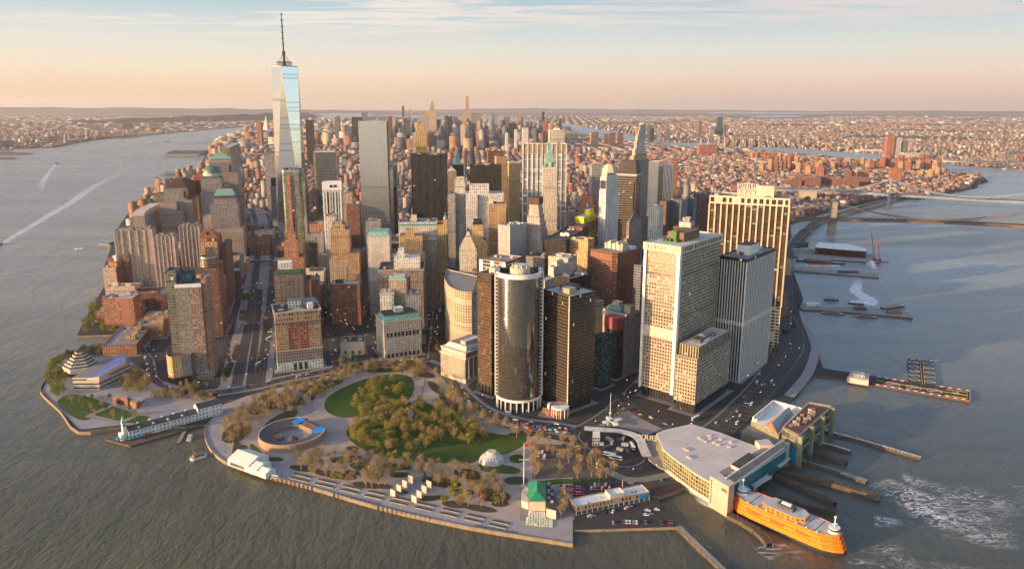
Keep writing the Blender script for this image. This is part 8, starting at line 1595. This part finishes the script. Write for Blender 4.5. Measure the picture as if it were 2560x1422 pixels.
# ================================================================ trees, traffic, lamps, people
def crown_mesh(mb,m,Rr,H,zc,n,per,s,seed,sparse=0):
 r=random.Random(seed)
 for i in range(n):
  while True:
   x,y,z=r.uniform(-1,1),r.uniform(-1,1),r.uniform(-1,1);q=x*x+y*y+z*z
   if.2<q<1:break
  cr=Rr*r.uniform(.22,.40);cx,cy,cz=x*Rr*.8,y*Rr*.8,zc+z*H*.42
  for k in range(per):
   a,b,c=(r.gauss(0,.5)for _ in range(3));p=Vector((cx+a*cr,cy+b*cr,cz+c*cr*.8));u=Vector((r.uniform(-1,1),r.uniform(-1,1),r.uniform(-1,1))).normalized();v=u.cross(Vector((r.uniform(-1,1),r.uniform(-1,1),r.uniform(-1,1)))).normalized();t=s*r.uniform(.5,1.1)
   mb.face([p+u*t,p+v*t*.7,p-u*t,p-v*t*.7],m)
def limbs(mb,m,h,Rr,seed,n=7,depth=2):
 r=random.Random(seed);hb=h*.38;mb.bar((0,0,-.3),(0,0,hb),h*.026,m,6,h*.018)
 def br(p,d,L,w,k):
  q=p+d*L;mb.bar(p,q,w,m,4,w*.5)
  if k:
   for _ in range(3):e=(d+Vector((r.uniform(-.7,.7),r.uniform(-.7,.7),r.uniform(-.1,.6)))).normalized();br(p+d*L*r.uniform(.55,1),e,L*r.uniform(.5,.75),w*.5,k-1)
 for i in range(n):a=2*math.pi*i/n+r.uniform(-.3,.3);br(Vector((0,0,hb*r.uniform(.7,1))),Vector((math.cos(a)*.62,math.sin(a)*.62,r.uniform(.7,1.3))).normalized(),h*r.uniform(.28,.4),h*.011,depth)
 br(Vector((0,0,hb)),Vector((.05,.03,1)).normalized(),h*.35,h*.013,depth)
BARK=pmat('bark',(.15,.11,.08),.95,var=.2,vscale=1);BARKP=pmat('bark_pale',(.34,.25,.17),.95,var=.2,vscale=1)
KINDS_T={}
def mk_trees():
 L={'budding':[leafmat('buds_a',(.25,.15,.06),(.42,.28,.11),.5),leafmat('buds_b',(.20,.13,.05),(.36,.26,.10),.5)],'leafy':[leafmat('leaf_a',(.15,.16,.015),(.36,.33,.04),.5),leafmat('leaf_b',(.20,.17,.02),(.40,.31,.05),.5)],'olive':[leafmat('olive_a',(.13,.125,.02),(.28,.25,.045),.5),leafmat('olive_b',(.17,.11,.035),(.34,.22,.07),.5)],'green':[leafmat('green_a',(.09,.13,.01),(.26,.27,.03),.4)],'dark':[leafmat('dark_a',(.03,.04,.015),(.07,.075,.025),.4)]}
 for k,ms in L.items():
  V=[]
  for i,m in enumerate(ms*(3 if len(ms)>1 else 2)):
   h=14 if k=='budding' else 11;Rr=(4.4,4.6,5.2,4.6,4.4)[list(L).index(k)]
   t=MB();limbs(t,BARKP if k=='budding' else BARK,h,Rr,i+3,6,2);c=MB()
   if k=='budding':crown_mesh(c,m,Rr,h*.75,h*.64,32,20,.30,i+9)
   else:crown_mesh(c,m,Rr,h*.85,h*.56,30,28,.36,i+20)
   V.append((t,c))
  KINDS_T[k]=V
mk_trees()
TPROTO={}
def tree(kind,v,x,y,z,s,rz,label,group):
 key=(kind,v)
 if key not in TPROTO:
  t,c=KINDS_T[kind][v];nm={'budding':'budding_tree','leafy':'leafy_tree','olive':'spring_tree','green':'green_tree','dark':'dark_tree'}[kind]
  root=empty(nm,(0,0,0),label,'tree',group);a=t.build('trunk',root);b=c.build('crown',root);TPROTO[key]=root;reg(root,[a,b]);o=root
 else:o=copy_tree(TPROTO[key],label=label,group=group)
 o.location=(x,y,z);o.rotation_euler=(0,0,rz);o.scale=(s,s,s*rnd.uniform(.9,1.15));return o
NAMES_T={'budding':'pale-barked tree with sparse orange buds','leafy':'yellow-green leafing tree','olive':'olive-brown spring tree','green':'bright green tree','dark':'dark bushy tree'}
AVOID=[]
def plant(poly,n,kinds,where,s=(.75,1.15),dmin=5.5,z=GL):
 W_=[G(a,b,GL)for a,b in poly];xs=[q[0]for q in W_];ys=[q[1]for q in W_];k=t=0;r=random.Random(n*13+int(poly[0][0]))
 while k<n and t<n*60:
  t+=1;x,y=r.uniform(min(xs),max(xs)),r.uniform(min(ys),max(ys))
  if not inside(W_,np.array([x]),np.array([y]))[0]or any((x-a)**2+(y-b)**2<dmin*dmin for a,b in AVOID):continue
  AVOID.append((x,y));k+=1;kd=r.choice(kinds);v=r.randrange(len(KINDS_T[kd]));tree(kd,v,x,y,z,r.uniform(*s),r.uniform(0,6.28),'%s %s'%(NAMES_T[kd],where),'%ss %s'%(NAMES_T[kd],where))
B_,L_,O_,Gr,D_='budding','leafy','olive','green','dark'
FC=G(731,1093,GL);AVOID+=[(FC[0]+30*math.cos(a),FC[1]+30*math.sin(a))for a in np.linspace(0,6.2,40)]+[(FC[0]+r*math.cos(a),FC[1]+r*math.sin(a))for r in(6,14,22)for a in np.linspace(0,6.2,16)]+[G(a,b,GL)for a,b in((1229,1152),(1235,1148),(1222,1156),(1309,1215))]
plant([(866,1078),(905,1050),(960,1030),(1010,1000),(1060,1000),(1130,1035),(1200,1075),(1235,1100),(1200,1112),(1120,1112),(1040,1130),(960,1138),(890,1115)],126,[O_,L_,L_,B_,O_,L_],'on the big central lawn',(.8,1.25),4.8)
plant([(880,1005),(915,962),(975,948),(1005,975),(985,1010),(930,1035),(890,1035)],32,[L_,L_,O_],'on the upper lawn',(.8,1.15))
plant([(780,965),(850,925),(960,912),(1060,905),(1075,930),(1040,945),(960,928),(870,945),(820,985),(785,1000)],70,[O_,B_,L_,O_],'along the north edge of the park',(.75,1.1))
plant([(556,1075),(600,1018),(660,990),(760,962),(800,985),(735,1035),(690,1042),(640,1070),(612,1110),(572,1110)],92,[B_,B_,O_],'between the round fort and the pier house',(.75,1.1))
plant([(730,1152),(800,1135),(900,1140),(1000,1150),(1120,1168),(1240,1190),(1275,1265),(1180,1272),(1110,1258),(1080,1200),(1000,1185),(950,1225),(860,1212),(740,1180)],125,[B_,B_,O_,B_,L_],'in the planting beds behind the esplanade',(.7,1.05),5.6)
plant([(1075,935),(1110,945),(1160,1000),(1230,1052),(1320,1085),(1300,1096),(1190,1070),(1120,1020)],46,[B_,B_,O_],'along the street side of the park',(.75,1.05))
plant([(1320,1095),(1420,1108),(1500,1150),(1540,1185),(1500,1205),(1400,1192),(1330,1205)],34,[B_,B_,B_],'around the construction yard east of the flagpole',(.8,1.15),6.5)
plant([(1392,1250),(1418,1248),(1424,1290),(1400,1296)],7,[B_],'between the restaurant and the white-roofed office',(.8,1.),4)
plant([(116,945),(132,915),(160,897),(166,930),(160,985),(142,1005),(122,975)],40,[Gr],'on the western point beside the stepped museum',(.8,1.15),4.5)
plant([(165,892),(215,878),(258,872),(262,890),(215,892),(172,905)],34,[D_,D_,O_],'behind the stepped museum',(.7,1.05),4.5)
plant([(300,965),(345,925),(372,950),(370,980),(320,990)],32,[O_,L_,B_],'in the garden right of the museum wing',(.8,1.2),4.5)
plant([(378,985),(450,978),(528,992),(528,1008),(450,1005),(380,998)],36,[O_,B_],'in the grove behind the pier house',(.6,.9),4.5)
plant([(170,1000),(250,985),(290,1000),(380,1015),(370,1050),(280,1050),(200,1030)],26,[O_,B_,D_],'scattered over the western lawns',(.5,.8),7)
plant([(197,828),(218,792),(240,750),(246,800),(330,812),(335,832),(205,834)],55,[Gr,L_],'around the cove on the left',(.7,1.05),4.5)
plant([(430,958),(520,962),(518,975),(430,972)],12,[B_,O_],'at the foot of the hotel tower',(.5,.7),4.5)
plant([(572,870),(588,870),(566,960),(545,960)],16,[D_,O_],'in the strip left of the avenue',(.5,.8),5)
plant([(655,770),(664,770),(664,850),(650,940),(640,945)],18,[D_,Gr],'on the median of the avenue',(.4,.65),5)
plant([(1085,845),(1112,835),(1116,880),(1092,892)],13,[D_,O_],'in the small green at the foot of the canyon street',(.7,1.),4.5)
plant([(838,905),(915,895),(912,912),(842,918)],10,[L_,O_,D_],'beside the windowless block',(.7,1.),5)
plant([(1500,1044),(1560,1022),(1575,1030),(1520,1052)],9,[D_],'along the upper edge of the plaza',(.35,.5),4)
plant([(1920,865),(1950,870),(1945,905),(1915,900)],6,[B_,D_],'at the base of the bronze slab',(.6,.8),5)
# --- vehicles
CARM={}
def carmesh(kind):
 if kind in CARM:return CARM[kind]
 col,L,w,h={'white':((.7,.7,.7),4.8,1.95,1.55),'black':((.02,.02,.022),4.9,1.95,1.5),'grey':((.25,.26,.28),4.7,1.9,1.5),'red':((.4,.02,.02),4.6,1.9,1.5),'yellow':((.75,.42,.01),4.9,1.95,1.6),'blue':((.03,.06,.2),4.6,1.9,1.5),'bus':((.72,.72,.72),12.5,2.7,3.1),'van':((.66,.66,.66),6.4,2.3,2.7),'redbus':((.5,.03,.03),11,2.7,3.8)}[kind]
 p=pmat('paint_'+kind,col,.3,vary=False,spec=.5);big=L>6;hb=h*(.34 if big else.58);a=MB();a.prism([(-L/2,-w/2+.2),(-L/2+.25,-w/2),(L/2-.4,-w/2),(L/2,-w/2+.35),(L/2,w/2-.35),(L/2-.4,w/2),(-L/2+.25,w/2),(-L/2,w/2-.2)],.35,hb,p)
 for x in(-L*.31,L*.31):
  for s in(-1,1):a.bar((x,s*w*.44,.36),(x,s*w*.5,.36),.36,DARKM,8)
 hl=pmat('headlamp',(.8,.8,.75),.3,emit=(1,.9,.7,2),vary=False);tl=pmat('tail_lamp',(.5,.02,.02),.3,emit=(1,.05,.03,1.6),vary=False)
 for s in(-1,1):y=s*w*.36;a.face([(L/2+.01,y-.2,hb*.6),(L/2+.01,y+.2,hb*.6),(L/2+.01,y+.2,hb*.9),(L/2+.01,y-.2,hb*.9)],hl);a.face([(-L/2-.01,y-.2,hb*.6),(-L/2-.01,y+.2,hb*.6),(-L/2-.01,y+.2,hb*.9),(-L/2-.01,y-.2,hb*.9)],tl)
 c=MB()
 if big:c.prism([(-L/2+.05,-w/2+.05),(L/2-.1,-w/2+.05),(L/2-.1,w/2-.05),(-L/2+.05,w/2-.05)],hb,h-.45,GLASSD,None);c.prism([(-L/2,-w/2),(L/2,-w/2),(L/2,w/2),(-L/2,w/2)],h-.45,h,p)
 else:q=c.taper([(-L*.42,-w*.45),(L*.25,-w*.45),(L*.25,w*.45),(-L*.42,w*.45)],hb,h-.06,(.72,.84),GLASSD,None);c.prism(q,h-.06,h,p)
 CARM[kind]=(a,c);return CARM[kind]
CPROTO={}
def car(kind,x,y,z,rz,where):
 nm={'bus':'bus','van':'delivery_van','redbus':'tour_bus','yellow':'taxi'}.get(kind,'car');word={'bus':'long white city bus','van':'white delivery van','redbus':'red double-height tour bus','yellow':'yellow taxi'}.get(kind,kind+' car');lab=word+' '+where;cat={'bus':'bus','van':'van','redbus':'bus','yellow':'taxi'}.get(kind,'car');grp=word+'s '+where
 if kind not in CPROTO:
  a,c=carmesh(kind);root=empty(nm,(0,0,0),lab,cat,grp);p,q=a.build('body',root),c.build('windows',root);CPROTO[kind]=root;reg(root,[p,q]);o=root
 else:o=copy_tree(CPROTO[kind],label=lab,group=grp)
 o.location=(x,y,z);o.rotation_euler=(0,0,rz);return o
CK=['white','black','grey','white','black','red','yellow','blue','grey','van']
def traffic(P,n,offs,where,z=None,jam=1.):
 r=random.Random(n*7+len(P));used=[];L=[0]
 for i in range(len(P)-1):L.append(L[-1]+math.dist(P[i][:2],P[i+1][:2]))
 k=t=0
 while k<n and t<n*20:
  t+=1;s=r.uniform(.03,.97)*L[-1];o=r.choice(offs)
  if any(abs(s-a)<7.5 and o==b for a,b in used):continue
  i=max(j for j in range(len(L))if L[j]<=s);i=min(i,len(P)-2);f=(s-L[i])/(L[i+1]-L[i]);a,b=P[i],P[i+1];d=math.atan2(b[1]-a[1],b[0]-a[0]);x,y=a[0]+(b[0]-a[0])*f-math.sin(d)*o,a[1]+(b[1]-a[1])*f+math.cos(d)*o
  used.append((s,o));k+=1;car(r.choice(CK),x,y,(z or Z2+.26),d+(math.pi if o<0 else 0),where)
nr=lambda P,n:P[-n:]
W1=[p for p in roadW1 if p[1]<2300];W2=[p for p in roadW2 if p[1]<2300]
traffic(W2,52,[-5,-1.8,1.8,5],'in the traffic on the right carriageway of the avenue');traffic(W1,22,[-4,0,4],'on the left carriageway of the avenue');traffic(roadB,14,[-5,-2,2,5],'on the street along the park');traffic(roadA,16,[-4,-1,3,5],'on the street north of the park')
traffic(roadC,9,[-4,4],'on the street between the dark tower and the waffle tower');traffic(roadD,9,[-5,-2,3],'on the street at the foot of the waffle tower');traffic(roadE,24,[-8,-4,3,7],'on the riverside highway');traffic(roadF,10,[-5,0,5],'on the riverside ramp lanes');traffic(roadG,5,[-3,3],'by the bus loop')
traffic(roadH,20,[-3,3],'in the dark canyon street');traffic(roadI,14,[-3,3],'in the street left of the white mansard building');traffic(roadJ,8,[-3,3],'in the street beside the orange and red block');traffic(roadK,12,[-4,3],'parked by the museum street')
for px,py,kd,a in[(1475,1290,'white',.5),(1482,1291,'grey',.5),(1497,1284,'black',0),(1532,1279,'white',1.2),(1566,1270,'white',.7),(1574,1268,'grey',.7),(1516,1281,'black',.4),(1619,1276,'white',-.3),(1642,1274,'white',-.3),(1615,1287,'white',-.2),(1626,1286,'grey',.3),(1533,1307,'grey',1.5),(1559,1305,'blue',1.5),(1566,1305,'white',1.5),(1574,1305,'white',1.5),(1583,1306,'grey',1.5),(1591,1306,'white',1.5),(1614,1306,'blue',1.5),(1654,1307,'black',1.5),(1672,1305,'black',1.5),(1679,1305,'blue',1.5)]:x,y=G(px,py,Z2);car(kd,x,y,Z2,a,'parked on the quay beside the white-roofed office')
for k in range(16):x,y=G(1402+(k%8)*8,1216+(k//8)*14+(k%8)*.5,Z2);car(['black','red','grey','white','black','blue','black','grey'][(k*3)%8],x,y,Z2+.15,1.6,'parked behind the restaurant')
for k in range(12):x,y=G(1478+(k%6)*9,1212+(k//6)*9,Z2);car(['black','white','grey','black','white'][k%5],x,y,Z2+.15,1.3,'parked north of the white-roofed office')
for px,py,kd,a,w in[(1524,1139,'bus',-.45,'in front on the loop beside the yard'),(1539,1147,'bus',-.45,'behind the first one on the loop'),(1581,1118,'bus',1.7,'standing at the right side of the bus loop'),(1738,1048,'bus',.75,'beside the long annex of the waffle tower'),(1346,1138,'van',1.4,'in the construction yard'),(1355,1135,'van',1.4,'in the construction yard'),(1361,1145,'van',1.4,'in the construction yard'),(535,989,'redbus',0,'near the pier house'),(646,912,'bus',1.4,'in the traffic jam'),(672,848,'bus',1.4,'in the traffic jam, farther up'),(688,1195,'van',-.3,'on the esplanade beside the small tent'),(1270,1035,'van',-.3,'at the foot of the curved glass tower')]:x,y=G(px,py,GL);car(kd,x,y,Z2+.3,a,w)
# --- street lamps: lit
LPR=[None]
def lamp(x,y,z,where,h=9):
 if LPR[0]is None:
  root=empty('street_lamp',(0,0,0),'lit street lamp '+where,'street lamp','street lamps '+where);a,b=MB(),MB();a.bar((0,0,0),(0,0,h),.12,DARKM,5,.08);a.bar((0,0,h),(1.4,0,h+.3),.07,DARKM,4);b.prism([(1.1+.26*math.cos(t),.26*math.sin(t))for t in np.linspace(0,5.24,6)],h+.0,h+.35,pmat('lamp_glow',(1,.8,.5),.5,emit=(1,.70,.38,3),vary=False),bottom=True);p,q=a.build('pole',root),b.build('lamp_head',root);LPR[0]=root;reg(root,[p,q]);o=root
 else:o=copy_tree(LPR[0],label='lit street lamp '+where,group='street lamps '+where)
 o.location=(x,y,z);o.rotation_euler=(0,0,rnd.uniform(0,6))
def lamps(P,step,off,where):
 acc=0
 for i in range(len(P)-1):
  acc+=math.dist(P[i][:2],P[i+1][:2])
  if acc>step:acc=0;d=math.atan2(P[i+1][1]-P[i][1],P[i+1][0]-P[i][0]);s=rnd.choice((-1,1));lamp(P[i][0]-math.sin(d)*off*s,P[i][1]+math.cos(d)*off*s,GL,where)
for P_,st_,of_,w_ in((W1,55,12,'on the avenue, left side'),(W2,40,12,'on the avenue, right side'),(roadB,35,11,'on the street along the park'),(roadA,35,11,'on the street north of the park'),(roadE,40,13,'on the riverside highway'),(roadH,22,7,'in the dark canyon street'),(roadI,25,7,'left of the white mansard building'),(roadK,15,7,'by the museum street'),(roadC,22,10,'beside the dark tower'),(roadD,25,9,'below the waffle tower'),(roadG,30,9,'near the bus loop')):lamps(P_,st_,of_,w_)
for k in range(9):x,y=G(815+k*9+(k%2)*5,795+k*5.2,GL);lamp(x,y,GL,'over the tunnel ramps',9)
# --- people
def people():
 import bmesh
 protos=[]
 for i,(c,nm)in enumerate((((.03,.03,.05),'dark coat'),((.35,.06,.05),'red top'),((.5,.5,.5),'light jacket'),((.05,.10,.25),'blue jacket'))):
  me=bpy.data.meshes.new('person');st=.10+.10*i
  V=[(0,0,.95),(0,0,1.2),(0,0,1.42),(0,0,1.52),(0,.02,1.68),(-.09,0,.88),(-.10,st,.5),(-.11,st*.6,.06),(.09,0,.88),(.10,-st*.4,.5),(.11,-st,.06),(-.2,0,1.38),(-.25,-.1,1.13),(-.24,.05,.88),(.2,0,1.38),(.25,.1,1.13),(.24,.15,.90)]
  E=[(0,1),(1,2),(2,3),(3,4),(0,5),(5,6),(6,7),(0,8),(8,9),(9,10),(2,11),(11,12),(12,13),(2,14),(14,15),(15,16)];rad=[.15,.14,.15,.055,.11,.10,.07,.05,.10,.07,.05,.065,.05,.04,.065,.05,.04]
  bm=bmesh.new();sk=bm.verts.layers.skin.verify();vs=[bm.verts.new(v)for v in V];[bm.edges.new((vs[a],vs[b]))for a,b in E]
  for v,r in zip(vs,rad):v[sk].radius=(r,r*.85)
  vs[0][sk].use_root=True;bm.to_mesh(me);bm.free();o=bpy.data.objects.new('person',me);COL.objects.link(o);o.modifiers.new('skin','SKIN');o.modifiers.new('sub','SUBSURF').levels=1
  dg=bpy.context.evaluated_depsgraph_get();m2=bpy.data.meshes.new_from_object(o.evaluated_get(dg));m2 .materials.clear();m2 .materials.append(pmat('cloth_'+nm,c,.9,vary=False));m2 .materials.append(pmat('skin',(.45,.28,.2),.7,vary=False));m2 .materials.append(pmat('trousers',(.04,.045,.07),.9,vary=False))
  m2 .polygons.foreach_set('material_index',[1 if(p.center.z>1.5 or(p.center.z<1 and abs(p.center.x)>.2))else 2 if p.center.z<.9 else 0 for p in m2 .polygons]);bpy.data.objects.remove(o);protos.append((m2,nm))
 r=random.Random(4);spots=[((560,1160),(1400,1325),44,'walking on the waterfront esplanade'),((540,1010),(620,1000),12,'on the plaza beside the pier house'),((1300,1260),(1300,1130),10,'near the tall flagpole'),((1180,1030),(1420,1085),16,'near the street stalls'),((1000,1245),(1060,1210),6,'between the granite slabs')]
 for(a,b,n,w)in spots:
  for k in range(n):
   t=r.random();px,py=a[0]+(b[0]-a[0])*t,a[1]+(b[1]-a[1])*t+r.uniform(-5,5)-(6 if n==44 else 0)
   if n==44:py=np.interp(px,[560,700,900,1100,1310,1400],[1140,1186,1240,1288,1326,1340])-r.uniform(0,16)
   x,y=G(px,py,Z2);me,nm=protos[r.randrange(4)];o=bpy.data.objects.new('person',me);COL.objects.link(o);o.location=(x,y,Z2+.01);o.rotation_euler=(0,0,r.uniform(0,6.28));tag(o,'person in a %s %s'%(nm,w),'person','people in a %s %s'%(nm,w))
people()
# pavements round the foot of the near buildings
for i,q in enumerate(ALLB):
 b=q[3]
 if b is None or q[1]>1500:continue
 a,c=5/b.w,5/b.d;z=GL+.006+.0004*i;sheet('pavement',b.rect(-a,1+a,-c,1+c),z,PAVE,px=False)
# ---------------------------------------------------------------- air
def haze():
 m=bpy.data.materials.new('haze');m.use_nodes=True;t=m.node_tree;t.nodes.clear();g=NT(t)
 v=g.n('ShaderNodeVolumePrincipled');v.inputs['Color'].default_value=(.85,.82,.85,1);v.inputs['Density'].default_value=2.0e-5;v.inputs['Anisotropy'].default_value=0.25
 o=g.n('ShaderNodeOutputMaterial');t.links.new(v.outputs[0],o.inputs['Volume'])
 mb=MB();mb.prism([(-49000,-3000),(49000,-3000),(49000,48500),(-49000,48500)],-4,640,m,bottom=True);ob=mb.build('haze',kind='stuff',label='thin evening haze over the whole scene')
haze()
